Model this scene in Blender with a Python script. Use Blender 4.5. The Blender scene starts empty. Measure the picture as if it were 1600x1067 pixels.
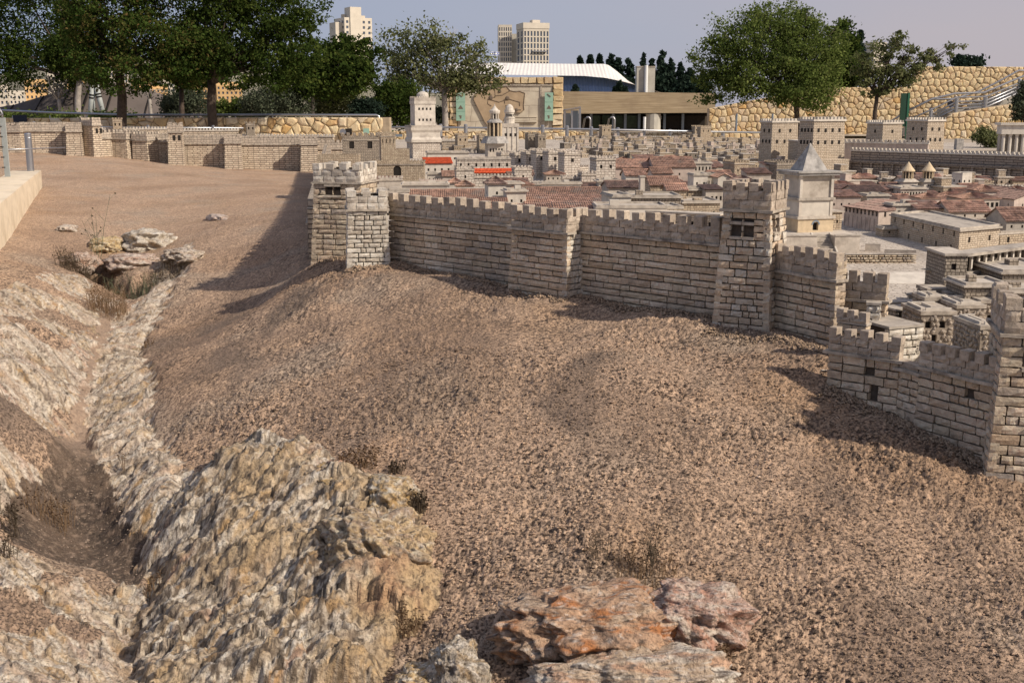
import bpy, math, random
import numpy as np
from math import sin, cos, pi, radians, sqrt, atan2, floor
R = random.Random(7)
RS = np.random.RandomState(11)
sc = bpy.context.scene
COL = sc.collection

# ------------------------------------------------------------------ camera, sky, sun
CZ = 1.7                      # eye height above the zero level
PITCH = math.atan(368.5/1777.8)
F = 1777.8                    # focal length in photo pixels (1600 wide)
cd = bpy.data.cameras.new('camera'); cam = bpy.data.objects.new('camera', cd); COL.objects.link(cam)
cd.sensor_width = 36.0; cd.lens = 40.0; cd.clip_start = 0.05; cd.clip_end = 5000
cam.location = (0, 0, CZ); cam.rotation_euler = (pi/2-PITCH, 0, 0)
sc.camera = cam

SUN_AZ = (0.88, -0.475); SUN_EL = radians(38)
w = bpy.data.worlds.new('World'); sc.world = w; w.use_nodes = True
nt = w.node_tree; nt.nodes.clear()
def wn(t, **k):
    n = nt.nodes.new(t)
    for a, b in k.items(): setattr(n, a, b)
    return n
out = wn('ShaderNodeOutputWorld'); bg = wn('ShaderNodeBackground'); bg2 = wn('ShaderNodeBackground'); mx = wn('ShaderNodeMixShader')
sky = wn('ShaderNodeTexSky', sky_type='NISHITA'); sky.sun_disc = False
sky.sun_elevation = SUN_EL; sky.sun_rotation = atan2(SUN_AZ[0], SUN_AZ[1])
bg.inputs['Strength'].default_value = 0.075
nt.links.new(sky.outputs[0], bg.inputs[0])
# thin overcast veil over the blue: bluer to the left, mauve grey to the right, soft banks
tc = wn('ShaderNodeTexCoord'); sep = wn('ShaderNodeSeparateXYZ'); nt.links.new(tc.outputs['Generated'], sep.inputs[0])
mr = wn('ShaderNodeMapRange'); mr.inputs[1].default_value = -0.45; mr.inputs[2].default_value = 0.4; mr.inputs[3].default_value = -0.2; mr.inputs[4].default_value = 0.7
nt.links.new(sep.outputs[0], mr.inputs[0])
noi = wn('ShaderNodeTexNoise'); noi.inputs['Scale'].default_value = 2.2; noi.inputs['Detail'].default_value = 5
mp = wn('ShaderNodeMapping'); mp.inputs['Scale'].default_value = (1, 1, 4.5)
nt.links.new(tc.outputs['Generated'], mp.inputs[0]); nt.links.new(mp.outputs[0], noi.inputs[0])
ad = wn('ShaderNodeMath', operation='MULTIPLY_ADD'); ad.inputs[1].default_value = 0.55; nt.links.new(noi.outputs[0], ad.inputs[0]); nt.links.new(mr.outputs[0], ad.inputs[2])
cr = wn('ShaderNodeValToRGB'); e = cr.color_ramp.elements
e.new(0.5)
for k_, (p_, c_) in enumerate([(0.12, (0.25, 0.30, 0.43, 1)), (0.60, (0.34, 0.35, 0.435, 1)), (1.0, (0.42, 0.375, 0.415, 1))]): e[k_].position = p_; e[k_].color = c_
nt.links.new(ad.outputs[0], cr.inputs[0]); nt.links.new(cr.outputs[0], bg2.inputs[0]); bg2.inputs['Strength'].default_value = 1.03
mx.inputs[0].default_value = 0.86
nt.links.new(bg.outputs[0], mx.inputs[1]); nt.links.new(bg2.outputs[0], mx.inputs[2]); nt.links.new(mx.outputs[0], out.inputs[0])

sd = bpy.data.lights.new('sun', 'SUN'); sd.energy = 4.1; sd.angle = radians(1.4); sd.color = (1.0, 0.90, 0.77)
so = bpy.data.objects.new('sun', sd); COL.objects.link(so)
from mathutils import Vector, Matrix
sdir = Vector((SUN_AZ[0]*cos(SUN_EL), SUN_AZ[1]*cos(SUN_EL), sin(SUN_EL)))
so.rotation_euler = sdir.to_track_quat('Z', 'Y').to_euler(); so.location = (20, -8, 20)
vs = sc.view_settings; vs.view_transform = 'Standard'; vs.look = 'None'; vs.gamma = 1; vs.use_curve_mapping = False; vs.exposure = 0.24
sc.cycles.max_bounces = 5; sc.cycles.diffuse_bounces = 2; sc.cycles.glossy_bounces = 2; sc.cycles.transparent_max_bounces = 6
sc.cycles.transmission_bounces = 3

# ------------------------------------------------------------------ pixel <-> place helpers (authoring only)
cp, sp_ = cos(PITCH), sin(PITCH)
def S(py):
    v = (py-533.5)/F
    return (sp_+v*cp)/(cp-v*sp_)          # drop below the eye per metre ahead
def Q(px, py):
    v = (py-533.5)/F
    return ((px-800)/F)/(cp-v*sp_)        # metres right per metre ahead
def PT(px, py, Y): return Vector((Q(px, py)*Y, Y, CZ-S(py)*Y))

# ------------------------------------------------------------------ numpy noise
PERM = RS.permutation(4096)
def _h(*c):
    v = np.zeros_like(c[0])
    for k, a in enumerate(c): v = PERM[(v+a*(1+2*k)+k*131) & 4095]
    return v
GR = RS.uniform(0, 2*pi, 4096)
def perlin(x, y, s=0):
    xi = np.floor(x).astype(np.int64); yi = np.floor(y).astype(np.int64); fx = x-xi; fy = y-yi
    u = fx*fx*fx*(fx*(fx*6-15)+10); v = fy*fy*fy*(fy*(fy*6-15)+10)
    def g(ix, iy, dx, dy):
        a = GR[_h(ix, iy, np.full_like(ix, s))]
        return np.cos(a)*dx+np.sin(a)*dy
    a = g(xi, yi, fx, fy); b = g(xi+1, yi, fx-1, fy); c = g(xi, yi+1, fx, fy-1); d = g(xi+1, yi+1, fx-1, fy-1)
    return ((a*(1-u)+b*u)*(1-v)+(c*(1-u)+d*u)*v)*1.5
def fbm(x, y, o=4, s=0, g=0.5):
    r = 0; a = 1; t = 0
    for k in range(o):
        r = r+a*perlin(x*2**k+k*17.3, y*2**k-k*9.1, s+k); t += a; a *= g
    return r/t
def worley_id(x, y, s=0):
    xi = np.floor(x).astype(np.int64); yi = np.floor(y).astype(np.int64); d1 = np.full(x.shape, 9.0); idn = np.zeros(x.shape)
    for i in (-1, 0, 1):
        for j in (-1, 0, 1):
            cx = xi+i; cy = yi+j; h = _h(cx, cy, np.full_like(cx, s+5)); h2 = PERM[(h+77) & 4095]; d = (cx+h/4096-x)**2+(cy+h2/4096-y)**2
            idn = np.where(d < d1, PERM[(h+901) & 4095]/4096, idn); d1 = np.minimum(d1, d)
    return idn
def worley(x, y, s=0):
    xi = np.floor(x).astype(np.int64); yi = np.floor(y).astype(np.int64)
    d1 = np.full(x.shape, 9.0); d2 = np.full(x.shape, 9.0)
    for i in (-1, 0, 1):
        for j in (-1, 0, 1):
            cx = xi+i; cy = yi+j; h = _h(cx, cy, np.full_like(cx, s+5)); h2 = PERM[(h+77) & 4095]
            d = (cx+h/4096-x)**2+(cy+h2/4096-y)**2
            d2 = np.minimum(d2, np.maximum(d, d1)); d1 = np.minimum(d1, d)
    return np.sqrt(d1), np.sqrt(d2)
def sms(a, b, x):
    t = np.clip((x-a)/(b-a), 0, 1); return t*t*(3-2*t)

# ------------------------------------------------------------------ objects
def setp(o, label=None, cat=None, group=None, kind=None):
    if label: o['label'] = label
    if cat: o['category'] = cat
    if group: o['group'] = group
    if kind: o['kind'] = kind
    return o
def thing(name, label, cat, loc=(0, 0, 0), rz=0, group=None):
    o = bpy.data.objects.new(name, None); COL.objects.link(o); o.location = loc; o.rotation_euler = (0, 0, rz); o.empty_display_size = 0.1
    return setp(o, label, cat, group)
def link(name, me, parent=None, loc=None, rz=None, scale=None, kind=None):
    o = bpy.data.objects.new(name, me); COL.objects.link(o)
    if parent: o.parent = parent
    if loc is not None: o.location = loc
    if rz is not None: o.rotation_euler = (0, 0, rz) if not hasattr(rz, '__len__') else rz
    if scale is not None: o.scale = scale
    if kind: o['kind'] = kind
    return o
class MB:
    """collects faces and builds one mesh"""
    def __init__(s): s.v = []; s.f = []; s.m = []
    def face(s, pts, m=0):
        n = len(s.v); s.v += [tuple(p) for p in pts]; s.f.append(tuple(range(n, n+len(pts)))); s.m.append(m)
    def poly(s, verts, faces, m=0):
        n = len(s.v); s.v += [tuple(p) for p in verts]
        for f in faces: s.f.append(tuple(i+n for i in f)); s.m.append(m)
    def box(s, x0, y0, z0, x1, y1, z1, m=0, rz=0, c=None):
        P = [(x0, y0, z0), (x1, y0, z0), (x1, y1, z0), (x0, y1, z0), (x0, y0, z1), (x1, y0, z1), (x1, y1, z1), (x0, y1, z1)]
        if rz:
            cx, cy = c if c else ((x0+x1)/2, (y0+y1)/2)
            P = [(cx+(p[0]-cx)*cos(rz)-(p[1]-cy)*sin(rz), cy+(p[0]-cx)*sin(rz)+(p[1]-cy)*cos(rz), p[2]) for p in P]
        s.poly(P, [(0, 3, 2, 1), (4, 5, 6, 7), (0, 1, 5, 4), (1, 2, 6, 5), (2, 3, 7, 6), (3, 0, 4, 7)], m)
    def tube(s, pts, r, n=6, m=0, cap=True):
        pts = [Vector(p) for p in pts]; rr = r if hasattr(r, '__len__') else [r]*len(pts); rings = []
        for i, p in enumerate(pts):
            t = (pts[min(i+1, len(pts)-1)]-pts[max(i-1, 0)]).normalized()
            a = t.cross(Vector((0, 0, 1)) if abs(t.z) < 0.9 else Vector((1, 0, 0))).normalized(); b = t.cross(a)
            rings.append([p+(a*cos(2*pi*k/n)+b*sin(2*pi*k/n))*rr[i] for k in range(n)])
        V = [q for rg in rings for q in rg]; Fs = []
        for i in range(len(rings)-1):
            for k in range(n): Fs.append((i*n+k, i*n+(k+1) % n, (i+1)*n+(k+1) % n, (i+1)*n+k))
        if cap: Fs += [tuple(range(n))[::-1], tuple((len(rings)-1)*n+k for k in range(n))]
        s.poly(V, Fs, m)
    def lathe(s, prof, n=12, c=(0, 0), m=0, rot=0):
        V = [(c[0]+r*cos(2*pi*k/n+rot), c[1]+r*sin(2*pi*k/n+rot), z) for r, z in prof for k in range(n)]; Fs = []
        for i in range(len(prof)-1):
            for k in range(n): Fs.append((i*n+k, i*n+(k+1) % n, (i+1)*n+(k+1) % n, (i+1)*n+k))
        Fs += [tuple(range(n))[::-1], tuple((len(prof)-1)*n+k for k in range(n))]
        s.poly(V, Fs, m)
    def build(s, name, mats, parent=None, smooth=False, kind=None, link_=True, loc=None):
        me = bpy.data.meshes.new(name); me.from_pydata(s.v, [], s.f)
        if not isinstance(mats, (list, tuple)): mats = [mats]
        for mt in mats: me.materials.append(mt)
        if any(s.m): me.polygons.foreach_set('material_index', s.m)
        if smooth: me.polygons.foreach_set('use_smooth', [True]*len(me.polygons))
        me.update()
        if not link_: return me
        return link(name, me, parent, kind=kind, loc=loc)

# ------------------------------------------------------------------ materials
def mat(name, rough=0.9, metal=0.0):
    m = bpy.data.materials.new(name); m.use_nodes = True; t = m.node_tree
    b = t.nodes['Principled BSDF']; b.inputs['Roughness'].default_value = rough; b.inputs['Metallic'].default_value = metal
    b.inputs['Specular IOR Level'].default_value = 0.25
    return m, t, b
def N(t, typ, **k):
    n = t.nodes.new(typ)
    for a, v in k.items():
        if a in n.inputs.keys() if isinstance(a, str) else False: n.inputs[a].default_value = v
        else: setattr(n, a, v)
    return n
def noise(t, vec, scale, detail=4, rough=0.55):
    n = t.nodes.new('ShaderNodeTexNoise'); n.inputs['Scale'].default_value = scale; n.inputs['Detail'].default_value = detail; n.inputs['Roughness'].default_value = rough
    t.links.new(vec, n.inputs['Vector']); return n.outputs[0]
def ramp(t, fac, stops):
    n = t.nodes.new('ShaderNodeValToRGB'); e = n.color_ramp.elements
    while len(e) < len(stops): e.new(0.5)
    for i, (p, c) in enumerate(stops): e[i].position = p; e[i].color = (*c, 1) if len(c) == 3 else c
    t.links.new(fac, n.inputs[0]); return n.outputs[0]
def mix(t, f, a, b, mode='MIX'):
    n = t.nodes.new('ShaderNodeMix'); n.data_type = 'RGBA'; n.blend_type = mode
    for i, v in ((0, f), (6, a), (7, b)):
        if hasattr(v, 'links') or hasattr(v, 'is_linked'): t.links.new(v, n.inputs[i])
        else: n.inputs[i].default_value = (*v, 1) if hasattr(v, '__len__') else v
    return n.outputs[2]
def mth(t, op, a, b=0.0, c=0.0):
    n = t.nodes.new('ShaderNodeMath'); n.operation = op
    for i, v in enumerate((a, b, c)):
        if hasattr(v, 'is_linked'): t.links.new(v, n.inputs[i])
        else: n.inputs[i].default_value = v
    return n.outputs[0]
def bump(t, b, h, strength=0.5, dist=0.01):
    n = t.nodes.new('ShaderNodeBump'); n.inputs['Strength'].default_value = strength; n.inputs['Distance'].default_value = dist
    t.links.new(h, n.inputs['Height']); t.links.new(n.outputs[0], b.inputs['Normal'])
def objco(t): return t.nodes.new('ShaderNodeTexCoord').outputs['Object']
def worldco(t): return t.nodes.new('ShaderNodeNewGeometry').outputs['Position']
def orand(t): return t.nodes.new('ShaderNodeObjectInfo').outputs['Random']
def boxuv(t):
    """wall coordinates: runs along whichever horizontal axis the face follows"""
    co = objco(t); s = t.nodes.new('ShaderNodeSeparateXYZ'); t.links.new(co, s.inputs[0])
    g = t.nodes.new('ShaderNodeNewGeometry'); vt = t.nodes.new('ShaderNodeVectorTransform'); vt.vector_type = 'NORMAL'; vt.convert_from = 'WORLD'; vt.convert_to = 'OBJECT'
    t.links.new(g.outputs['Normal'], vt.inputs[0]); s2 = t.nodes.new('ShaderNodeSeparateXYZ'); t.links.new(vt.outputs[0], s2.inputs[0])
    f = mth(t, 'GREATER_THAN', mth(t, 'ABSOLUTE', s2.outputs[0]), mth(t, 'ABSOLUTE', s2.outputs[1]))
    u = mth(t, 'ADD', mth(t, 'MULTIPLY', s.outputs[1], f), mth(t, 'MULTIPLY', s.outputs[0], mth(t, 'SUBTRACT', 1.0, f)))
    c = t.nodes.new('ShaderNodeCombineXYZ'); t.links.new(u, c.inputs[0]); t.links.new(s.outputs[2], c.inputs[1]); t.links.new(mth(t, 'MULTIPLY', orand(t), 7.0), c.inputs[2])
    return c.outputs[0], co
def plain(name, col, var=0.25, rough=0.85, scale=30, metal=0, bumpd=0.0, dark=None, obj=0.0, world=False):
    """one colour, mottled and streaked a little"""
    m, t, b = mat(name, rough, metal); co = worldco(t) if world else objco(t)
    n = noise(t, co, scale, 5)
    lo = tuple(c*(1-var) for c in col); hi = tuple(min(1, c*(1+var)) for c in col)
    c = ramp(t, n, [(0.3, lo), (0.7, hi)])
    if dark:
        n2 = noise(t, co, scale*0.35, 6, 0.7)
        f = ramp(t, n2, [(0.5, (0, 0, 0)), (0.68, (1, 1, 1))]); c = mix(t, f, c, dark)
    if obj: 
        k = mth(t, 'MULTIPLY_ADD', orand(t), obj, 1-obj/2); cc = t.nodes.new('ShaderNodeCombineColor')
        for i in range(3): t.links.new(k, cc.inputs[i])
        c = mix(t, 1.0, c, cc.outputs[0], 'MULTIPLY')
    t.links.new(c, b.inputs['Base Color'])
    if bumpd: bump(t, b, noise(t, co, scale*2, 5), 0.6, bumpd)
    return m
def brickmat(name, c1, c2, mortar, bh, bw, rough=0.9, msize=0.12, dist=0.004, dark=(0.13, 0.11, 0.10), stain=0.6):
    m, t, b = mat(name, rough); uv, co = boxuv(t)
    warp = t.nodes.new('ShaderNodeVectorMath'); warp.operation = 'ADD'
    nz = t.nodes.new('ShaderNodeTexNoise'); nz.inputs['Scale'].default_value = 0.5/bh; t.links.new(uv, nz.inputs['Vector'])
    sub = t.nodes.new('ShaderNodeVectorMath'); sub.operation = 'SUBTRACT'; t.links.new(nz.outputs['Color'], sub.inputs[0]); sub.inputs[1].default_value = (.5, .5, .5)
    scl = t.nodes.new('ShaderNodeVectorMath'); scl.operation = 'SCALE'; t.links.new(sub.outputs[0], scl.inputs[0]); scl.inputs['Scale'].default_value = bh*0.5
    t.links.new(uv, warp.inputs[0]); t.links.new(scl.outputs[0], warp.inputs[1])
    br = t.nodes.new('ShaderNodeTexBrick'); t.links.new(warp.outputs[0], br.inputs['Vector'])
    br.inputs['Scale'].default_value = 1.0; br.inputs['Brick Width'].default_value = bw; br.inputs['Row Height'].default_value = bh
    br.inputs['Mortar Size'].default_value = bh*msize; br.inputs['Mortar Smooth'].default_value = 0.4; br.inputs['Bias'].default_value = 0.0
    br.inputs['Color1'].default_value = (*c1, 1); br.inputs['Color2'].default_value = (*c2, 1); br.inputs['Mortar'].default_value = (*mortar, 1)
    br.squash_frequency = 2; br.squash = 0.8
    n = noise(t, co, 1.3/bh, 5); c = mix(t, 0.35, br.outputs[0], ramp(t, n, [(0.25, (0.15, 0.14, 0.13)), (0.75, (0.9, 0.85, 0.8))]), 'OVERLAY')
    n2 = noise(t, co, 0.22/bh, 6, 0.7); f = ramp(t, n2, [(0.52, (0, 0, 0)), (0.75, (stain,)*3)]); c = mix(t, f, c, dark)
    t.links.new(c, b.inputs['Base Color'])
    h = mth(t, 'SUBTRACT', n, mth(t, 'MULTIPLY', br.outputs['Fac'], 1.6)); bump(t, b, h, 0.8, dist)
    return m
def objbrick(name, stops, speck=(0.10, 0.085, 0.07), rough=0.9, sc_=60, dist=0.004, amt=0.75):
    """stone blocks: each object its own tone, pitted and stained"""
    m, t, b = mat(name, rough); co = worldco(t)
    base = ramp(t, orand(t), stops)
    n = noise(t, co, sc_, 6, 0.65); c = mix(t, 0.55, base, ramp(t, n, [(0.28, (0.12, 0.11, 0.10)), (0.72, (0.92, 0.9, 0.88))]), 'OVERLAY')
    n2 = noise(t, co, sc_*0.5, 7, 0.75); f = ramp(t, n2, [(0.54, (0, 0, 0)), (0.66, (amt,)*3)]); c = mix(t, f, c, speck)
    n3 = noise(t, co, 3.5, 4); c = mix(t, ramp(t, n3, [(0.45, (0, 0, 0)), (0.7, (0.45,)*3)]), c, (0.23, 0.19, 0.155))
    t.links.new(c, b.inputs['Base Color']); bump(t, b, mth(t, 'ADD', n, n2), 0.7, dist)
    return m
M = {}
M['brick'] = objbrick('limestone_brick', [(0.0, (0.49, 0.385, 0.275)), (0.3, (0.60, 0.49, 0.37)), (0.6, (0.52, 0.40, 0.285)), (0.85, (0.67, 0.565, 0.445)), (1.0, (0.40, 0.31, 0.23))])
M['brick_pale'] = objbrick('pale_limestone_brick', [(0.0, (0.56, 0.50, 0.42)), (0.5, (0.64, 0.59, 0.51)), (1.0, (0.48, 0.42, 0.34))], amt=0.45)
M['brick_gold'] = objbrick('golden_limestone_brick', [(0.0, (0.48, 0.39, 0.28)), (0.45, (0.57, 0.48, 0.36)), (0.8, (0.42, 0.31, 0.21)), (1.0, (0.40, 0.35, 0.30))], amt=0.6)
M['parapet'] = objbrick('weathered_parapet_stone', [(0.0, (0.42, 0.345, 0.27)), (0.5, (0.50, 0.42, 0.335)), (1.0, (0.33, 0.27, 0.215))], amt=0.9, sc_=45)
M['parapet_pale'] = objbrick('pale_parapet_stone', [(0.0, (0.54, 0.48, 0.40)), (0.5, (0.60, 0.55, 0.48)), (1.0, (0.42, 0.37, 0.31))], amt=0.6, sc_=45)
M['mortar'] = plain('dark_mortar', (0.085, 0.066, 0.052), 0.35, scale=40, bumpd=0.004, world=True)
M['ledge'] = plain('ledge_stone', (0.42, 0.36, 0.29), 0.3, scale=25, dark=(0.16, 0.13, 0.11), bumpd=0.002, world=True)
M['farbrick'] = brickmat('far_wall_masonry', (0.62, 0.52, 0.40), (0.46, 0.375, 0.285), (0.15, 0.12, 0.095), 0.036, 0.115, msize=0.14, dist=0.006, stain=0.45)
M['farpar'] = brickmat('far_parapet_masonry', (0.50, 0.43, 0.35), (0.40, 0.345, 0.285), (0.19, 0.165, 0.14), 0.045, 0.07, msize=0.08, dist=0.003)
M['whitebrick'] = brickmat('white_palace_masonry', (0.64, 0.57, 0.49), (0.50, 0.435, 0.37), (0.20, 0.165, 0.135), 0.030, 0.05, msize=0.09, dist=0.003, stain=0.3)
M['rubble'] = brickmat('tan_rubble_masonry', (0.54, 0.45, 0.33), (0.37, 0.29, 0.21), (0.20, 0.16, 0.12), 0.019, 0.031, msize=0.12, dist=0.004, stain=0.4)
M['rubgrey'] = brickmat('grey_rubble_masonry', (0.41, 0.35, 0.28), (0.29, 0.245, 0.195), (0.14, 0.115, 0.09), 0.020, 0.029, msize=0.14, dist=0.005, stain=0.4)
M['finebrick'] = brickmat('fine_tan_masonry', (0.52, 0.44, 0.345), (0.42, 0.345, 0.26), (0.16, 0.13, 0.10), 0.026, 0.05, msize=0.10, dist=0.003, stain=0.25)
M['smallbrick'] = brickmat('small_tan_masonry', (0.56, 0.475, 0.37), (0.44, 0.36, 0.27), (0.21, 0.17, 0.13), 0.017, 0.034, msize=0.11, dist=0.003, stain=0.3)
M['coursed'] = brickmat('coursed_grey_masonry', (0.33, 0.275, 0.225), (0.26, 0.215, 0.175), (0.11, 0.09, 0.075), 0.036, 0.16, msize=0.14, dist=0.006, stain=0.2)
M['plaster'] = plain('weathered_plaster', (0.48, 0.42, 0.35), 0.16, scale=14, dark=(0.28, 0.235, 0.19), bumpd=0.003, obj=0.25)
M['plaster_pale'] = plain('pale_plaster', (0.58, 0.52, 0.44), 0.12, scale=14, dark=(0.38, 0.33, 0.28), bumpd=0.002, obj=0.15)
M['plaster_pink'] = plain('pinkish_plaster', (0.50, 0.405, 0.34), 0.15, scale=14, dark=(0.30, 0.24, 0.20), bumpd=0.003, obj=0.2)
M['slab'] = plain('roof_slab_stone', (0.44, 0.385, 0.32), 0.2, scale=20, dark=(0.21, 0.18, 0.155), bumpd=0.003, obj=0.35)
M['greystone'] = plain('grey_weathered_stone', (0.36, 0.335, 0.305), 0.3, scale=18, dark=(0.15, 0.14, 0.13), bumpd=0.004)
M['tile'] = plain('weathered_roof_tiles', (0.37, 0.225, 0.165), 0.5, scale=16, dark=(0.30, 0.24, 0.20), bumpd=0.004, obj=0.4)
M['tile_brown'] = plain('brown_roof_tiles', (0.25, 0.165, 0.135), 0.35, scale=28, dark=(0.15, 0.12, 0.10), bumpd=0.004, obj=0.3)
M['tile_red'] = plain('bright_red_roof_tiles', (0.62, 0.105, 0.035), 0.22, scale=35, bumpd=0.002)
M['dark'] = plain('dark_opening', (0.022, 0.018, 0.015), 0.3, scale=10)
M['wood'] = plain('brown_shutter', (0.10, 0.08, 0.06), 0.3, scale=40)
M['gold'] = plain('gilded_edge', (0.58, 0.38, 0.12), 0.25, 0.5, metal=0.3)
M['column'] = plain('column_stone', (0.56, 0.44, 0.29), 0.15, scale=20)
M['steel'] = plain('brushed_steel', (0.42, 0.42, 0.43), 0.08, 0.38, scale=80, metal=0.9)
M['greypaint'] = plain('grey_painted_steel', (0.36, 0.38, 0.36), 0.08, 0.5, scale=40)
M['bluegrey'] = plain('blue_grey_painted_steel', (0.20, 0.24, 0.29), 0.1, 0.5, scale=40)
# ------------------------------------------------------------------ terrain surface from surveyed points
TP = []
def tp(px, py, Y): TP.append((Q(px, py)*Y, Y, S(py)*Y))
for a in [(40,237,20.5),(145,243,20.7),(262,256,21.1),(400,265,21.4),(490,267,21.5),
          (200,256,19),(150,300,14.2),(90,262,18),(65,290,14.8),(0,372,10),(0,440,8),(0,500,6.8),(0,600,5.4),(0,700,4.6),(0,850,3.9),(0,1060,2.95),
          (60,340,11.6),(60,420,8.6),(60,500,6.9),(60,580,5.75),(50,660,4.95),
          (200,330,12.4),(130,380,10.4),(200,405,10.3),(150,430,9.6),(180,470,8.8),(190,500,8.4),(150,560,7.15),(150,620,6.4),(110,700,5.55),(90,800,4.75),(150,860,4.4),(200,890,4.17),(240,960,3.82),(300,1060,3.33),(100,960,3.6),
          (300,330,12.6),(350,350,10.9),(300,400,9.7),(270,430,8.9),(400,300,14),(450,330,11.6),(480,403,8.05),(470,350,10.2),(430,460,7.9),(360,430,9.2),(300,470,8.3),(440,525,6.25),(350,548,6.2),(400,600,5.45),(300,600,5.7),(240,560,6.4),(225,620,5.75),
          (300,700,4.87),(380,680,4.9),(450,700,4.66),(240,800,4.42),(330,800,4.33),(400,900,3.83),(500,800,4.1),(650,800,3.96),(600,900,3.68),(450,1060,3.1),(650,1060,3.06),(800,1060,3.02),(1000,1060,2.98),
          (545,430,7.25),(560,460,6.75),(600,520,5.97),(520,500,6.25),(480,440,7.35),(620,418,7.4),(800,445,6.7),(900,458,6.4),(1000,470,6.15),(1110,495,5.75),(1190,530,5.47),(1290,560,5.1),
          (700,520,5.93),(700,600,5.0),(900,600,4.95),(900,500,5.93),(800,700,4.35),(900,800,3.84),(1100,600,4.9),(1100,800,3.84),(1200,700,4.37),(1100,690,4.42),(1000,900,3.45),
          (1290,619,4.9),(1342,660,4.72),(1443,682,4.55),(1540,730,4.28),(1300,700,4.45),(1450,800,3.9),(1300,900,3.5),(1300,1060,3.05),(1590,760,4.15),(1590,900,3.55),(1590,1060,2.98)]:
    tp(*a)
TP += [(1,8,1.25),(3,8,1.4),(3,6,1.45),(0,10,1.25),(5,12,1.5),(-.8,14,1.22),(0,20,1.3),(7,20,1.5),(3.2,4.2,1.44),(3.2,3,1.62),(3.5,5,1.4),(-3,24,1.1),(-9,24,.85),(-12,21,.8),(-8,30,1.1),(8,30,1.5),(15,22,1.5),
       (-9,15,1.0),(-7,10,1.05),(-5,7,1.1),(-4.5,5,1.25),(-3.5,3.5,1.45),(-2.5,2.2,1.6),(0,2.0,1.72),(2.5,2.0,1.7)]
TP = np.array(TP); 
def tps_fit(P, lam=0.0006):
    n = len(P); d = np.hypot(P[:, None, 0]-P[None, :, 0], P[:, None, 1]-P[None, :, 1]); K = np.where(d > 0, d*d*np.log(d+1e-12), 0)+lam*n*np.eye(n)
    A = np.zeros((n+3, n+3)); A[:n, :n] = K; A[:n, n] = 1; A[:n, n+1:] = P[:, :2]; A[n, :n] = 1; A[n+1:, :n] = P[:, :2].T
    return np.linalg.solve(A, np.r_[P[:, 2], 0, 0, 0])
# work in a compressed distance so near detail is respected as well as far
def cmpr(x, y): 
    k = 1/np.sqrt(1+(y/7.0)**2); return x*k*1.6, np.log(np.maximum(y, .5))*5.5
_c = cmpr(TP[:, 0], TP[:, 1]); _P = np.c_[_c[0], _c[1], TP[:, 2]]; TW = tps_fit(_P)
def drop(x, y):
    x = np.asarray(x, float); y = np.asarray(y, float); sh = x.shape; cx, cy = cmpr(x.ravel(), y.ravel()); r = np.empty(cx.shape)
    for i in range(0, len(cx), 60000):
        a = cx[i:i+60000]; b = cy[i:i+60000]; d2 = (a[:, None]-_P[None, :, 0])**2+(b[:, None]-_P[None, :, 1])**2
        r[i:i+60000] = (0.5*d2*np.log(d2+1e-12))@TW[:-3]+TW[-3]+TW[-2]*a+TW[-1]*b
    return r.reshape(sh)
_YY = np.geomspace(1.8, 40, 1500)
def W(px, py):
    """where the line of sight through a photo point meets the terrain"""
    y = _YY; x = Q(px, py)*y; d = drop(x, y); s = S(py)*y; k = np.where(s >= d)[0]
    j = k[0] if len(k) else len(y)-1
    return (x[j], y[j], d[j])
def gz(x, y): return CZ-float(drop(np.array([x]), np.array([y]))[0])

def poly_sd(X, Y, P):
    """signed distance to a polygon, positive inside"""
    ins = np.zeros(X.shape, bool); d = np.full(X.shape, 1e9); n = len(P)
    for i in range(n):
        x0, y0 = P[i]; x1, y1 = P[(i+1) % n]
        c = ((y0 > Y) != (y1 > Y)) & (X < (x1-x0)*(Y-y0)/((y1-y0) if y1 != y0 else 1e-9)+x0); ins ^= c
        ex, ey = x1-x0, y1-y0; t = np.clip(((X-x0)*ex+(Y-y0)*ey)/(ex*ex+ey*ey+1e-12), 0, 1)
        d = np.minimum(d, np.hypot(X-x0-t*ex, Y-y0-t*ey))
    return np.where(ins, d, -d)
def WP(pts): return [W(a, b)[:2] for a, b in pts]
ZM = WP([(296,748),(345,708),(430,694),(505,702),(532,726),(562,750),(600,742),(625,760),(660,790),(655,815),(668,850),(690,930),(655,985),(612,1012),(600,1075),(220,1090),(200,1000),(235,930),(215,880),(255,800)])
ZB = WP([(300,378),(300,410),(262,468),(222,545),(246,600),(232,640),(268,690),(305,745),(330,820),(215,900),(150,860),(120,760),(110,700),(125,640),(145,560),(170,505),(215,470),(230,430),(265,400)])
ZC = WP([(55,432),(120,430),(195,470),(165,520),(140,560),(120,640),(80,700),(30,800),(20,850),(100,880),(190,910),(250,940),(240,1000),(260,1120)]) + [(-2.6, 2.2), (-3.2, 4), (-3.4, 6.2)]
ZD = WP([(160,478),(182,490),(150,560),(132,620),(140,690),(200,825),(240,870),(240,905),(205,925),(140,892),(20,852),(5,790),(75,720),(118,640),(140,560)])
ZP = WP([(92,405),(150,395),(215,425),(300,405),(300,425),(235,455),(205,470),(140,440)])   # hollow at the valley head

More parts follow.
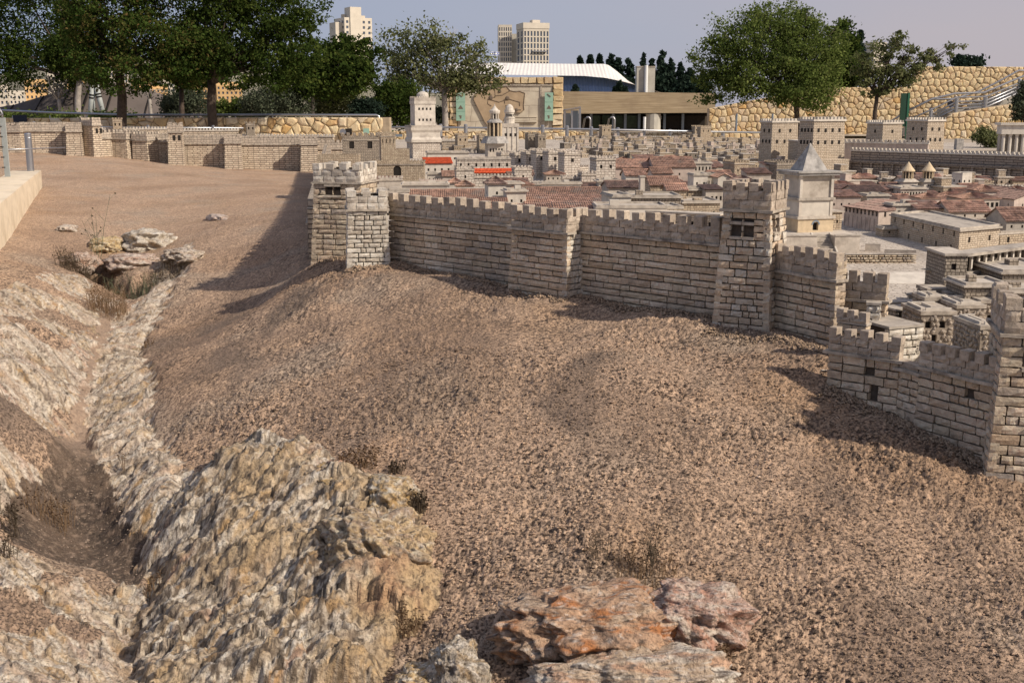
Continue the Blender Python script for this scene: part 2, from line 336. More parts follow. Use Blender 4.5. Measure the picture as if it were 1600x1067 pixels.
na, nr = 860, 960
th = np.linspace(radians(-33), radians(33), na); rr = np.geomspace(2.05, 27.5, nr)
TH, RR = np.meshgrid(th, rr); X = np.sin(TH)*RR; Y = np.cos(TH)*RR
D = drop(X, Y)
near = 1-sms(7, 13, RR)
wx = fbm(X*9, Y*9, 3, 31)*0.05; wy = fbm(X*9, Y*9, 3, 57)*0.05
sM = poly_sd(X+wx, Y+wy, ZM); sB = poly_sd(X+wx*2, Y+wy*2, ZB); sC = poly_sd(X+wx*2, Y+wy*2, ZC); sD = poly_sd(X+wx*1.4, Y+wy*1.4, ZD); sP = poly_sd(X, Y, ZP)
inM = sM > 0; inD = (sD > 0) & ~inM; inB = (sB > 0) & ~inM & ~inD
patch = fbm(X*2.1+5, Y*2.1, 4, 91)
inC = (sC > 0) & ~inM & ~inD & (patch > -0.13)
kind = np.zeros(X.shape, int); kind[inC] = 2; kind[inB] = 3; kind[inM] = 1; kind[inD] = 4
# --- stucco-like earth relief
lump = fbm(X*33, Y*33, 3, 3); lump2 = fbm(X*75, Y*75, 2, 8); w1, w2 = worley(X*50+wx*20, Y*34+wy*20, 2)
rough = 0.35+1.15*sms(-.25, .35, fbm(X*1.3, Y*1.3, 3, 44))
dirt = (lump*0.008+lump2*0.0085+fbm(X*15, Y*15, 2, 331)*.003-(1-np.clip(w1*1.4, 0, 1))*0.007+fbm(X*6, Y*6, 3, 15)*0.018)*rough
dirt += fbm(X*1.7, Y*1.7, 3, 16)*0.045+fbm(X*.9, Y*.9, 2, 18)*.05*near
# --- strata-like rock relief: streaks run down into the valley
def streak(ax, ay, fa, fb, s):
    u = X*ax+Y*ay; v = -X*ay+Y*ax
    u = u+fbm(X*3, Y*3, 3, s+3)*0.12; v = v+fbm(X*3, Y*3, 3, s+4)*0.10
    return u*fa, v*fb
uB, vB = streak(-.80, -.60, 5, 22, 61); uC, vC = streak(.78, -.62, 5, 20, 71); uM, vM = streak(-.62, -.78, 5, 17, 81)
_cw = fbm(X*6, Y*6, 3, 401)*.30; blk = worley_id(X*6.5+_cw, Y*6.5+fbm(X*6, Y*6, 3, 402)*.30, 403); blk2 = worley_id(X*15+_cw*2, Y*15, 405)
def rock(u, v, s):
    a = fbm(u, v, 5, s); r = 1-np.abs(fbm(u*.7, v*.7, 4, s+9))*2.6; w_, w3 = worley(u*.8, v*.55, s+2)
    return a, r, w3-w_
isM = inM; isC = inC
U = np.where(isM, uM, np.where(isC, uC, uB)); V = np.where(isM, vM, np.where(isC, vC, vB))
ra, rg, rw = rock(U, V, 101)
craig = fbm(X*7, Y*7, 5, 121, .6); pits = worley(X*9+craig, Y*9, 131)[0]
c1_, c2_ = worley(X*4.2+fbm(X*5, Y*5, 3, 301)*.35, Y*4.2+fbm(X*5, Y*5, 3, 302)*.35, 303); crack = c2_-c1_
c3_, c4_ = worley(U*.55+fbm(X*9, Y*9, 2, 305)*.3, V*.22+fbm(X*9, Y*9, 2, 306)*.3, 307); facet = PERM[(np.floor(c3_*40).astype(int)) & 4095]/4096
bed = ((V*.16+fbm(X*2.2, Y*2.2, 3, 309)*1.2) % 1.0)
rel = ra*0.022+(rg-.5)*0.022+np.clip(rw, 0, .5)*0.030+craig*0.038-(1-sms(0.02, .26, pits))*0.020-(1-sms(0, .09, crack))*0.030+(1-sms(0.0, .12, c4_-c3_))*-0.014+bed*0.016
wDd = sms(-.03, .10, sD)*(1-sms(-.03, .03, sM)); wM = sms(-.02, .04, sM); wB = sms(-.04, .05, sB)*(1-wM); wC = sms(-.04, .05, sC)*(1-wM)*sms(-.22, -.04, patch)
fine_ = fbm(X*19, Y*19, 5, 321, .65)*.030-(1-sms(0, .3, worley(X*26+craig, Y*26, 322)[0]))*.012
rel = ra*0.020+(rg-.5)*0.014+craig*0.034+bed*.012-(1-sms(0, .05, crack))*.018
Hr = rel*.95+fine_*.35+(blk-.5)*.024-(1-sms(0, .13, sB))*sms(-.05, 0, sB)*.045+.008+fbm(X*2.2, Y*2.2, 3, 17)*.05
Hm = rel*.60+fine_*.30+craig*.040+(blk-.5)*.040+(blk2-.5)*.014+fbm(X*2.6, Y*2.6, 4, 19)*.07+sms(0, .20, sM)*.060+sms(0, .05, sM)*.040+sms(.0, .5, sM)*0.015
wR = np.clip(np.maximum(wB, wC), 0, 1)
H = dirt*(1-wR)+Hr*wR; H = H*(1-wDd)+(fbm(X*40, Y*40, 3, 5)*0.010-0.012)*wDd; H = H*(1-wM)+Hm*wM
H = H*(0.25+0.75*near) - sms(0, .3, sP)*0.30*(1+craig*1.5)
edge = np.where((sB > -.02) & (sB < .02), -0.01, 0)
Z = CZ-D+H
# --- colours of the material, plus painted shade in the hollow
def lerp(a, b, f): return a*(1-f[..., None])+b*f[..., None]
def C(*c): return np.array(c)[None, None, :]*np.ones(X.shape+(1,))
col = C(.515, .362, .250)
col = lerp(col, C(.43, .295, .20), sms(-.1, .35, fbm(X*.9, Y*.9, 4, 201)))
col = lerp(col, C(.45, .345, .255), sms(.05, .42, fbm(X*1.4+3, Y*1.4, 4, 202))*.85)
col = lerp(col, C(.41, .26, .15), sms(.05, .45, fbm(X*1.1+9, Y*1.1, 4, 203))*.4)
spk = sms(.05, .22, fbm(X*66, Y*66, 3, 204)-lump*.55-lump2*.25)*(0.40+.6*sms(-.25, .3, fbm(X*2.3, Y*2.3, 3, 205)))*near
col = lerp(col, C(.085, .062, .048), np.clip(spk*.97, 0, 1))
dark_zone = sms(.15, .45, fbm(X*1.8, Y*.9, 3, 206)+.25*sms(0, .35, poly_sd(X, Y, WP([(660,800),(760,790),(800,880),(900,880),(980,860),(1040,890),(800,920),(760,1000),(690,1000)]))))
col = lerp(col, C(.20, .15, .115), dark_zone*.85*(.15+.85*near))  # broad darker zones, heaviest in a patch right of the outcrop
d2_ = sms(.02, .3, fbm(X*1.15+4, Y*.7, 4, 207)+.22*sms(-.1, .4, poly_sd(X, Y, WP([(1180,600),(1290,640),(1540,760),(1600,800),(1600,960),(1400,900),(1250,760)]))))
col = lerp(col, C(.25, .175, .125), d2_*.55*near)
rk = C(.49, .365, .23)
rk = lerp(rk, C(.53, .44, .33), sms(-.14, .18, fbm(U*.5+3, V*.5, 4, 211)))
rk = lerp(rk, C(.72, .65, .55), sms(.10, .28, fbm(U*.9, V*1.5, 5, 212, .6))*.85)
rk = lerp(rk, C(.50, .30, .215), sms(.18, .42, fbm(U*.3, V*.35, 4, 213))*.8)
rk = lerp(rk, C(.38, .33, .27), sms(.10, .36, fbm(X*3.1, Y*3.1, 5, 214, .6))*.7)
rk = lerp(rk, C(.44, .26, .10), sms(.10, .32, fbm(X*7, Y*7, 5, 215, .6))*.8)
rk = lerp(rk, C(.10, .08, .065), sms(.10, .27, fbm(X*22, Y*22, 5, 216, .65)-.1*rg)*.95)
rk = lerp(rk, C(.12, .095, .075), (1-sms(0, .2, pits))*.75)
rk = lerp(rk, C(.11, .085, .07), (1-sms(0, .07, crack))*.85)
rk = lerp(rk, C(.16, .125, .10), (1-sms(0, .06, c4_-c3_))*.6)
rk = lerp(rk, C(.66, .60, .52), (1-sms(0, .10, np.abs(fbm(U*.6, V*.9, 3, 311))))*sms(-.05, .2, fbm(X*2, Y*2, 3, 312))*.9)
slab_ = (kind == 2) | (kind == 3)
_ws = sms(.04, .20, fbm(U*.7+9, V*1.9, 5, 421, .62))
rk = np.where(slab_[..., None], lerp(rk, C(.58, .46, .36), sms(-.25, .25, fbm(U*.35, V*.5, 4, 411))*.6), rk)
wm_ = (kind == 1)
rk = np.where(slab_[..., None], lerp(rk, C(.74, .66, .55), _ws*.65), lerp(rk, C(.72, .64, .53), _ws*.6))
rk = lerp(rk, C(.10, .078, .06), sms(.17, .33, fbm(U*1.3, V*2.6, 5, 422, .62))*.8)
rk = np.where(wm_[..., None], lerp(rk, C(.50, .36, .205), sms(-.15, .3, fbm(X*1.9+7, Y*1.9, 4, 412))*.85), rk)
rk = np.where(wm_[..., None], lerp(rk, C(.095, .072, .052), sms(.12, .26, fbm(X*30+3, Y*30, 4, 431, .6)+.25*fbm(X*3, Y*3, 3, 432))*.9), rk)
red = poly_sd(X+wx*3, Y+wy*3, WP([(590,925),(640,915),(655,960),(605,985),(575,960)]))
rk = lerp(rk, C(.47, .27, .155), sms(-.06, .06, red+craig*.1)*(.6*(kind == 1)))
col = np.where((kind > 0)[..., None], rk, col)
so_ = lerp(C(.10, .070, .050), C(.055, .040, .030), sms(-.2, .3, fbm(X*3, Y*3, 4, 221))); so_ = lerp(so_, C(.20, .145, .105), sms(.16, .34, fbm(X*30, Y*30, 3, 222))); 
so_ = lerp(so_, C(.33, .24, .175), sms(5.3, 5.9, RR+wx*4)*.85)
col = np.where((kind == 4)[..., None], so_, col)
col = lerp(col, C(.10, .075, .055), sms(0, .25, sP+craig*.2)*.85)  # shade of the valley-head hollow put into its soil colour
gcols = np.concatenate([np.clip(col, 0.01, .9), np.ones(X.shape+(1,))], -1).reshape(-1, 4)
gv = np.stack([X, Y, Z], -1).reshape(-1, 3)
ii = np.arange(nr*na).reshape(nr, na); fq = np.stack([ii[:-1, :-1], ii[:-1, 1:], ii[1:, 1:], ii[1:, :-1]], -1).reshape(-1, 4)
fk = kind[:-1, :-1].reshape(-1)

def earthmat(name, sc1, dist, speck, sa, clump=.8, ov=.6):
    m, t, b = mat(name, 0.95); co = worldco(t); a = t.nodes.new('ShaderNodeAttribute'); a.attribute_name = 'Col'
    n = noise(t, co, sc1, 6, 0.7); n2 = noise(t, co, sc1*2.3, 4, 0.6)
    c = mix(t, ov, a.outputs['Color'], ramp(t, n, [(0.3, (0.16, 0.15, 0.14)), (0.7, (0.86, 0.84, 0.82))]), 'OVERLAY')
    f = ramp(t, n2, [(0.53, (0, 0, 0)), (0.62, (sa,)*3)]); c = mix(t, f, c, speck)
    nc = noise(t, co, sc1*.22, 7, 0.75); c = mix(t, ramp(t, nc, [(0.47, (0, 0, 0)), (0.62, (0.26,)*3)]), c, (0.19, 0.135, 0.10))
    t.links.new(c, b.inputs['Base Color']); bump(t, b, mth(t, 'ADD', mth(t, 'MULTIPLY', nc, clump), mth(t, 'SUBTRACT', n, mth(t, 'MULTIPLY', f, .5))), 0.9, dist)
    return m
M['earth'] = earthmat('rough_tan_earth_render', 42, 0.016, (0.10, 0.072, 0.055), 0.85)
M['rock'] = earthmat('streaked_limestone_rock', 38, 0.016, (0.12, 0.09, 0.065), 0.42, 2.2, .45)
M['soil'] = earthmat('dark_valley_soil', 50, 0.008, (0.42, 0.33, 0.25), 0.25)
def submesh(name, mask, m):
    f = fq[mask]; u, inv = np.unique(f, return_inverse=True); f = inv.reshape(-1, 4)
    me = bpy.data.meshes.new(name); me.vertices.add(len(u)); me.vertices.foreach_set('co', gv[u].ravel())
    me.loops.add(f.size); me.loops.foreach_set('vertex_index', f.ravel().astype(np.int32)); me.polygons.add(len(f))
    me.polygons.foreach_set('loop_start', np.arange(0, f.size, 4, dtype=np.int32)); me.polygons.foreach_set('loop_total', np.full(len(f), 4, np.int32))
    me.polygons.foreach_set('use_smooth', np.ones(len(f), bool)); me.update(calc_edges=True)
    at = me.color_attributes.new('Col', 'FLOAT_COLOR', 'POINT'); at.data.foreach_set('color', gcols[u].ravel())
    me.materials.append(m); return link(name, me)
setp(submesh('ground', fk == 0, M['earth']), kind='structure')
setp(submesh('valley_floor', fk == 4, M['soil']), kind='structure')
setp(submesh('rocky_slope', (fk == 3), M['rock']), kind='structure')
setp(submesh('rocky_bank', (fk == 2), M['rock']), kind='structure')
setp(submesh('rock_outcrop', fk == 1, M['rock']), 'large craggy ochre and cream rock outcrop rising beside the valley floor in the foreground', 'rock outcrop')
def detail_z(x, y):
    r = math.hypot(x, y); t_ = atan2(x, y); i = int(np.searchsorted(rr, r)); j = int(np.searchsorted(th, t_))
    return float(Z[min(max(i, 0), nr-1), min(max(j, 0), na-1)])
def GP(px, py):
    x, y, _ = W(px, py); return Vector((x, y, detail_z(x, y)))

# wide surrounding land out to the horizon, well below and beyond everything
mb = MB(); 
_r = [0.0, 60, 200, 700, 2500, 4800]
for i in range(1, len(_r)):
    for k in range(40):
        a0, a1 = 2*pi*k/40, 2*pi*(k+1)/40
        mb.face([(_r[i-1]*cos(a0), _r[i-1]*sin(a0), -4.2-.012*_r[i-1]), (_r[i]*cos(a0), _r[i]*sin(a0), -4.2-.012*_r[i]), (_r[i]*cos(a1), _r[i]*sin(a1), -4.2-.012*_r[i]), (_r[i-1]*cos(a1), _r[i-1]*sin(a1), -4.2-.012*_r[i-1])])
M['land'] = plain('distant_land', (0.22, 0.20, 0.14), 0.4, scale=0.02, world=True)
setp(mb.build('terrain', M['land']), kind='structure')

# ------------------------------------------------------------------ boulders
def boulder(px, py, wpx, hpx, dep, label, pal, seed, sub=6, sink=0.35, tall=None, rz=0, streakdir=None, group=None):
    """rock centred on photo point, wpx wide; real size from its distance"""
    import bmesh
    g = W(px, py+hpx*0.25); x, y = g[0], g[1]; s = y/F
    rx = wpx*s/2; rz_ = (tall if tall else hpx*s*0.75); ry = dep
    bm = bmesh.new(); bmesh.ops.create_icosphere(bm, subdivisions=sub, radius=1.0)
    P = np.array([v.co[:] for v in bm.verts]); n = P.copy()
    o = seed*13.7
    a = fbm(P[:, 0]*1.3+o, P[:, 1]*1.3+P[:, 2]*1.7, 4, seed); b_ = fbm(P[:, 0]*3+o, P[:, 1]*3-P[:, 2]*3.5, 4, seed+1); c_ = 1-np.abs(fbm(P[:, 0]*5+P[:, 2]*3+o, P[:, 1]*5+P[:, 2]*5, 4, seed+2))*2
    wr, wr2 = worley(P[:, 0]*2.2+P[:, 2]*1.3+o, P[:, 1]*2.2-P[:, 2]*1.9, seed)
    f1 = fbm(P[:, 0]*9+P[:, 2]*4+o, P[:, 1]*9-P[:, 2]*8, 4, seed+3); r = 1+a*.50+b_*.20+(c_-.5)*.045+f1*.05+np.clip(wr2-wr, 0, .5)*.20-.07*(1-sms(.03, .22, wr))
    P = P*r[:, None]
    P[:, 2] = np.where(P[:, 2] > .55, .55+(P[:, 2]-.55)*.55, P[:, 2])
    P *= np.array([rx, ry, rz_])
    ca, sa = cos(rz), sin(rz); P[:, :2] = np.c_[P[:, 0]*ca-P[:, 1]*sa, P[:, 0]*sa+P[:, 1]*ca]
    for v, p in zip(bm.verts, P): v.co = p
    me = bpy.data.meshes.new('boulder'); bm.to_mesh(me); bm.free(); me.polygons.foreach_set('use_smooth', [True]*len(me.polygons))
    q = n; base, pale, acc, dk = [np.array(c) for c in pal]
    f = lambda a_, b2, v: sms(a_, b2, v)[:, None]
    cl = base[None]*np.ones((len(q), 1)); k1 = f(-.05, .3, fbm(q[:, 0]*2+o, q[:, 1]*2+q[:, 2]*3, 4, seed+5)); cl = cl*(1-k1)+pale*k1
    k2 = f(.02, .3, fbm(q[:, 0]*3+q[:, 2]*2-o, q[:, 1]*3+q[:, 2], 4, seed+6)); cl = cl*(1-k2)+acc*k2
    k3 = f(.22, .36, fbm(q[:, 0]*9+o, q[:, 1]*9+q[:, 2]*9, 4, seed+7)); cl = cl*(1-k3)+dk*k3
    k5 = 1-f(.0, .07, wr2-wr); cl = cl*(1-k5*.8)+dk*k5*.8
    k4 = f(.88, 1.0, c_)*.55; cl = cl*(1-k4)+np.array([.68, .62, .55])*k4
    at = me.color_attributes.new('Col', 'FLOAT_COLOR', 'POINT'); at.data.foreach_set('color', np.c_[np.clip(cl, .01, .9), np.ones(len(cl))].ravel())
    me.materials.append(M['rock']); o_ = link('boulder', me, loc=(x, y, CZ-g[2]+rz_*(1-2*sink)*.5)); return setp(o_, label, 'boulder', group)
PINK = ((.48, .31, .20), (.52, .39, .28), (.45, .19, .075), (.12, .085, .065)); CREAM = ((.50, .38, .27), (.62, .56, .48), (.52, .33, .22), (.15, .12, .10)); GREYR = ((.42, .36, .28), (.60, .54, .46), (.40, .29, .17), (.09, .075, .06)); OCH = ((.55, .40, .22), (.64, .57, .46), (.46, .30, .13), (.14, .11, .08))
boulder(925, 968, 290, 110, .19, 'broad pinkish orange boulder with rusty hollows at the foot of the slope', PINK, 3, rz=.15, tall=.13)
boulder(1080, 950, 170, 95, .15, 'pink boulder with a pale ridge leaning on the right of the broad orange boulder', ((.52, .35, .27), (.58, .48, .39), (.48, .27, .19), (.15, .11, .09)), 5, rz=-.35, tall=.12)
boulder(985, 1058, 340, 80, .15, 'cream and tan boulder lying nearest the camera below the orange boulder', CREAM, 8, tall=.115)
boulder(712, 1045, 100, 90, .09, 'small pitted grey boulder standing at the bottom edge of the view', GREYR, 12, tall=.12)
boulder(650, 1062, 80, 40, .08, 'small ochre rock wedged left of the pitted grey boulder', OCH, 15, tall=.05, sub=5)
boulder(612, 765, 90, 70, .13, 'squarish golden rock block at the upper right of the large outcrop', OCH, 17, rz=.3, tall=.085, sub=5)
boulder(520, 745, 85, 60, .13, 'tan rock block beside the dark mossy hollow on top of the outcrop', OCH, 19, rz=.5, tall=.075, sub=5)
boulder(590, 850, 160, 100, .20, 'rounded knob of cream veined rock at the head of the outcrop', ((.52, .38, .22), (.60, .50, .36), (.40, .29, .20), (.11, .09, .07)), 23, rz=.5, tall=.17)
boulder(232, 372, 74, 48, .22, 'whitish rock with holes exposed at the top of the valley', ((.60, .54, .45), (.70, .65, .57), (.50, .40, .28), (.2, .16, .13)), 31, sub=5, tall=.15)
boulder(165, 380, 48, 30, .18, 'small yellow ochre rock at the left of the whitish valley rock', ((.58, .44, .24), (.64, .55, .40), (.50, .34, .15), (.2, .15, .1)), 33, sub=5, tall=.10)
boulder(210, 408, 90, 24, .2, 'long flat pinkish rock just above the dark hollow in the valley', ((.55, .42, .34), (.64, .57, .49), (.48, .33, .26), (.2, .15, .13)), 35, sub=5, tall=.10)
boulder(125, 405, 50, 36, .2, 'pinkish brown rock on the left rim of the dark hollow', ((.50, .36, .28), (.56, .46, .38), (.44, .28, .2), (.16, .12, .1)), 37, sub=5, tall=.10)
boulder(285, 400, 54, 20, .22, 'narrow pale rock on the right rim of the dark hollow', ((.56, .47, .37), (.64, .57, .49), (.48, .36, .27), (.2, .15, .13)), 41, sub=5, tall=.09, rz=.7)
boulder(340, 341, 26, 7, .2, 'thin pale pink sliver of rock on the upper right slope', ((.60, .49, .42), (.66, .57, .5), (.56, .43, .36), (.3, .22, .2)), 39, sub=4, tall=.05, rz=.6)
boulder(105, 357, 26, 10, .15, 'small pale slab of rock high on the left bank', ((.60, .52, .42), (.66, .59, .5), (.56, .45, .36), (.3, .22, .2)), 43, sub=4, tall=.05)
# loose crumbs and pebbles
def crumbs(name, regions, n, smin, smax, m):
    V = []; Fs = []; cols = []; oct_ = np.array([(1, 0, 0), (-1, 0, 0), (0, 1, 0), (0, -1, 0), (0, 0, 1), (0, 0, -1)], float)
    fc = [(0, 2, 4), (2, 1, 4), (1, 3, 4), (3, 0, 4), (2, 0, 5), (1, 2, 5), (3, 1, 5), (0, 3, 5)]
    for k in range(n):
        x0, x1, y0, y1 = regions[k % len(regions)]; t_ = R.uniform(x0, x1); r = R.uniform(y0**.5, y1**.5)**2
        x = sin(t_)*r; y = cos(t_)*r; i = min(int(np.searchsorted(rr, r)), nr-2); j = min(int(np.searchsorted(th, t_)), na-2)
        if name == 'pebbles' and kind[i, j] != 4: continue
        if name == 'crumbs' and kind[i, j] != 0: continue
        s = R.uniform(smin, smax)*R.uniform(.6, 1)*(1.9 if R.random() < .012 else 1); q = oct_*(s*RS.uniform(.6, 1.3, (6, 1)))*np.array([R.uniform(.7, 1.4), 1, .7]); a = R.uniform(0, 6.3)
        q = np.c_[q[:, 0]*cos(a)-q[:, 1]*sin(a), q[:, 0]*sin(a)+q[:, 1]*cos(a), q[:, 2]]+np.array([x, y, Z[i, j]+s*.25]); b0 = len(V); V += q.tolist(); Fs += [(f[0]+b0, f[1]+b0, f[2]+b0) for f in fc]
        c = np.clip(gcols[i*na+j]*R.uniform(.85, 1.25), 0, .8) *(np.array((1.45, 1.6, 1.8, 1)) if R.random() < .01 else 1) if name == 'crumbs' else np.array((.34, .26, .2, 1))*R.uniform(.4, 1.2); cols += [c.tolist()]*6
    me = bpy.data.meshes.new(name); me.from_pydata(V, [], Fs); me.materials.append(m); at = me.color_attributes.new('Col', 'FLOAT_COLOR', 'POINT')
    at.data.foreach_set('color', np.array(cols, float).ravel()); setp(link(name, me), kind='stuff')
crumbs('crumbs', [(-.3, .45, 2.9, 5.6)], 22000, .003, .0095, M['earth'])
crumbs('pebbles', [(-.44, -.2, 3.7, 5.6)], 1500, .003, .008, M['soil'])
# ------------------------------------------------------------------ city ground inside the walls
def cdrop(X_, Y_):
    s = lambda a, b, x: float(sms(a, b, np.float64(x)))
    return .98+.19*s(0, .3, X_-.2*Y_)*(1-.5*s(10, 16, Y_))-.0*s(17, 33, Y_)
def cz(x, y): return CZ-cdrop(x, y)

# base line of the near wall (x, y) from photo bearings and distances
def XY(px, py, Y_): return Vector((Q(px, py)*Y_, Y_))
A0 = XY(484, 403, 8.0); A1 = XY(546, 400, 7.75)
WL = dict(a=XY(484,403,8.0), b=XY(543,428,7.35), c=XY(607,428,7.3), d=XY(617,418,7.42), e=XY(800,445,6.72), f=XY(800,445,6.66), g=XY(886,456,6.38), h=XY(897,455,6.44), i=XY(900,460,6.43), j=XY(1116,490,5.83))
inner = [(-3.25, 22.4), (-1.15, 8.4), (-.9, 7.6), (0, 6.85), (.4, 6.6), (1.05, 5.95), (1.3, 5.78), (1.42, 5.3), (1.42, 5.06), (1.92, 4.5), (2.2, 4.35), (4.2, 3.6), (9, 8), (26, 34.6), (-26, 34.6), (-14, 23.0)]
cx = np.arange(-26, 26.01, .25); mb = MB()
gx = np.concatenate([np.arange(-14, 4, .5), np.arange(4, 26.1, 1.0)]); 
def city_grid(x0, x1, y0, y1, st):
    xs = np.arange(x0, x1, st); ys = np.arange(y0, y1, st); XX, YY2 = np.meshgrid(xs+st/2, ys+st/2)
    ins = poly_sd(XX, YY2, inner) > (-st*.3 if st < .3 else st*.55)
    for iy in range(len(ys)):
        for ix in range(len(xs)):
            if ins[iy, ix]:
                p = [(xs[ix], ys[iy]), (xs[ix]+st, ys[iy]), (xs[ix]+st, ys[iy]+st), (xs[ix], ys[iy]+st)]
                mb.face([(a, b, cz(a, b)) for a, b in p])
city_grid(-4, 8, 4.0, 14, .1); city_grid(-27, 27, 14, 42, 1.0)
city_grid(8, 27, 6, 14, 1.0)
def pavemat():
    m, t, b = mat('worn_city_paving', 0.92); co = worldco(t)
    v = t.nodes.new('ShaderNodeTexVoronoi'); v.inputs['Scale'].default_value = 22; t.links.new(co, v.inputs[0]); v.feature = 'DISTANCE_TO_EDGE'
    v2 = t.nodes.new('ShaderNodeTexVoronoi'); v2.inputs['Scale'].default_value = 22; t.links.new(co, v2.inputs[0])
    sp3 = t.nodes.new('ShaderNodeSeparateColor'); t.links.new(v2.outputs['Color'], sp3.inputs[0])
    c = ramp(t, sp3.outputs[0], [(0, (0.45, 0.385, 0.315)), (1, (0.58, 0.51, 0.43))])
    f = ramp(t, v.outputs[0], [(0.0, (1, 1, 1)), (0.08, (0, 0, 0))]); c = mix(t, f, c, (0.22, 0.18, 0.145))
    n = noise(t, co, 1.7, 6, .7); c = mix(t, ramp(t, n, [(0.5, (0, 0, 0)), (0.62, (.55,)*3)]), c, (0.26, 0.215, 0.175)); t.links.new(c, b.inputs['Base Color'])
    bump(t, b, mth(t, 'SUBTRACT', noise(t, co, 60, 4), f), .6, .004); return m
M['pave'] = pavemat()
setp(mb.build('pavement', M['pave']), kind='structure')

# ------------------------------------------------------------------ brick parts
def brick_mesh(seed, m, name='brick', rough=.0035, dep=.036):
    r = random.Random(seed); nx, nz = 4, 3; V = []; Fs = []
    for j in range(nz):
        for i in range(nx):
            u, v = i/(nx-1), j/(nz-1); e = i in (0, nx-1) or j in (0, nz-1)
            V.append((u+(r.uniform(-.02, .02) if e else 0), (0.0035 if e else 0)+r.uniform(-rough, rough*.5), v+(r.uniform(-.05, .05) if e else 0)))
    for j in range(nz-1):
        for i in range(nx-1): a = j*nx+i; Fs.append((a, a+1, a+nx+1, a+nx))
    ring = [i for i in range(nx)]+[j*nx+nx-1 for j in range(1, nz)]+[(nz-1)*nx+i for i in range(nx-2, -1, -1)]+[j*nx for j in range(nz-2, 0, -1)]
    n = len(V)
    for k in ring: V.append((V[k][0], dep, V[k][2]))
    L = len(ring)
    for k in range(L): Fs.append((ring[(k+1) % L], ring[k], n+k, n+(k+1) % L))
    me = bpy.data.meshes.new(name); me.from_pydata(V, [], Fs); me.materials.append(m); me.update(); return me
BR = {k: [brick_mesh(s, M[k]) for s in range(8)] for k in ('brick', 'brick_pale', 'brick_gold')}
PB = {k: [brick_mesh(s+20, M[k], 'parapet_block', .0015) for s in range(5)] for k in ('parapet', 'parapet_pale')}
def merlon_mesh(m, seed):
    r = random.Random(seed); mb = MB(); c = .06
    P = [(0, 0, 0), (1, 0, 0), (1, 1, 0), (0, 1, 0), (0, 0, 1-c), (1, 0, 1-c), (1, 1, 1-c), (0, 1, 1-c), (c, c, 1), (1-c, c, 1), (1-c, 1-c, 1), (c, 1-c, 1)]
    P = [(p[0]+r.uniform(-.05, .05), p[1]+r.uniform(-.05, .05), p[2]+(r.uniform(-.05, .05) if p[2] > .5 else 0)) for p in P]
    mb.poly(P, [(0, 1, 5, 4), (1, 2, 6, 5), (2, 3, 7, 6), (3, 0, 4, 7), (4, 5, 9, 8), (5, 6, 10, 9), (6, 7, 11, 10), (7, 4, 8, 11), (8, 9, 10, 11)])
    return mb.build('merlon', m, link_=False)
MER = {k: [merlon_mesh(M[k], s) for s in range(5)] for k in ('parapet', 'parapet_pale')}
UW = MB(); UW.box(0, 0, 0, 1, 1, 1); WINM = UW.build('window', M['dark'], link_=False)

def brick_face(T, loc, p0, p1, zt, zb0, zb1, hc=.036, lc=.085, kind='brick', batter=.0, gap=.0062, holes=(), trim=(0, 0), mixk=None, jit=.0):
    """courses of separate blocks between two plan points; outward side is right of p0->p1"""
    d = (p1-p0); L0 = d.length; ux = d/L0; n = Vector((ux.y, -ux.x)); a = atan2(ux.y, ux.x); row = 0; z = zt
    while z > min(zb0, zb1)-.04:
        h = hc*R.uniform(.86, 1.14); z1 = z; z0 = z-h; b = batter*(zt-(z0+z1)/2)
        s = -b; e = L0+b; s += trim[0] if row % 2 else 0; u = s
        while u < e-.004:
            l = lc*R.choice([.55, .8, 1.0, 1.0, 1.25, 1.5]); 
            if u+l > e-lc*.4: l = e-u
            for h0, h1, g0, g1 in holes:
                if min(z1, g1)-max(z0, g0) > .35*h:
                    if u < h0 and u+l > h0: l = max(.004, h0-u)
                    elif h0 <= u < h1-.001: u = h1; l = min(l, e-u)
            if u >= e-.004: break
            mid = (u+l/2)/max(L0, .01); zb = zb0+(zb1-zb0)*mid
            if l < .007: u += l; continue
            if z1 > zb-.03 and not any(u+l/2 > h0 and u+l/2 < h1 and (z0+z1)/2 > g0 and (z0+z1)/2 < g1 for h0, h1, g0, g1 in holes):
                q = p0+ux*(u+gap/2)+n*(b+R.uniform(-.0035, .0035)+jit*R.uniform(-1, 1)); k = mixk if mixk and R.random() < .25 else kind
                link('brick', BR[k][R.randrange(8)], T, (q.x-loc.x, q.y-loc.y, z0+gap/2-loc.z), a+R.uniform(-.012, .012), (l-gap, 1, h-gap))
            u += l
        z = z0; row += 1
def core(T, loc, pts, zt, zb, inset=.024, batter=0, m=None):
    """solid behind the blocks, plan polygon pts counter-clockwise seen from above"""
    n = len(pts); c = sum(pts, Vector((0, 0)))/n; mb = MB(); V = []
    for z, k in ((zb, batter*(zt-zb)), (zt, 0)):
        for i in range(n):
            e1 = (pts[i]-pts[i-1]).normalized(); e2 = (pts[(i+1) % n]-pts[i]).normalized(); n1 = Vector((e1.y, -e1.x)); n2 = Vector((e2.y, -e2.x)); b = (n1+n2); b = b/max(.3, b.dot(n1))
            p = pts[i]+b*(k-inset); V.append((p.x-loc.x, p.y-loc.y, z-loc.z))
    mb.poly(V, [tuple(range(n))[::-1], tuple(range(n, 2*n))]+[(i, (i+1) % n, n+(i+1) % n, n+i) for i in range(n)])
    return mb.build('core', m or M['mortar'], T)
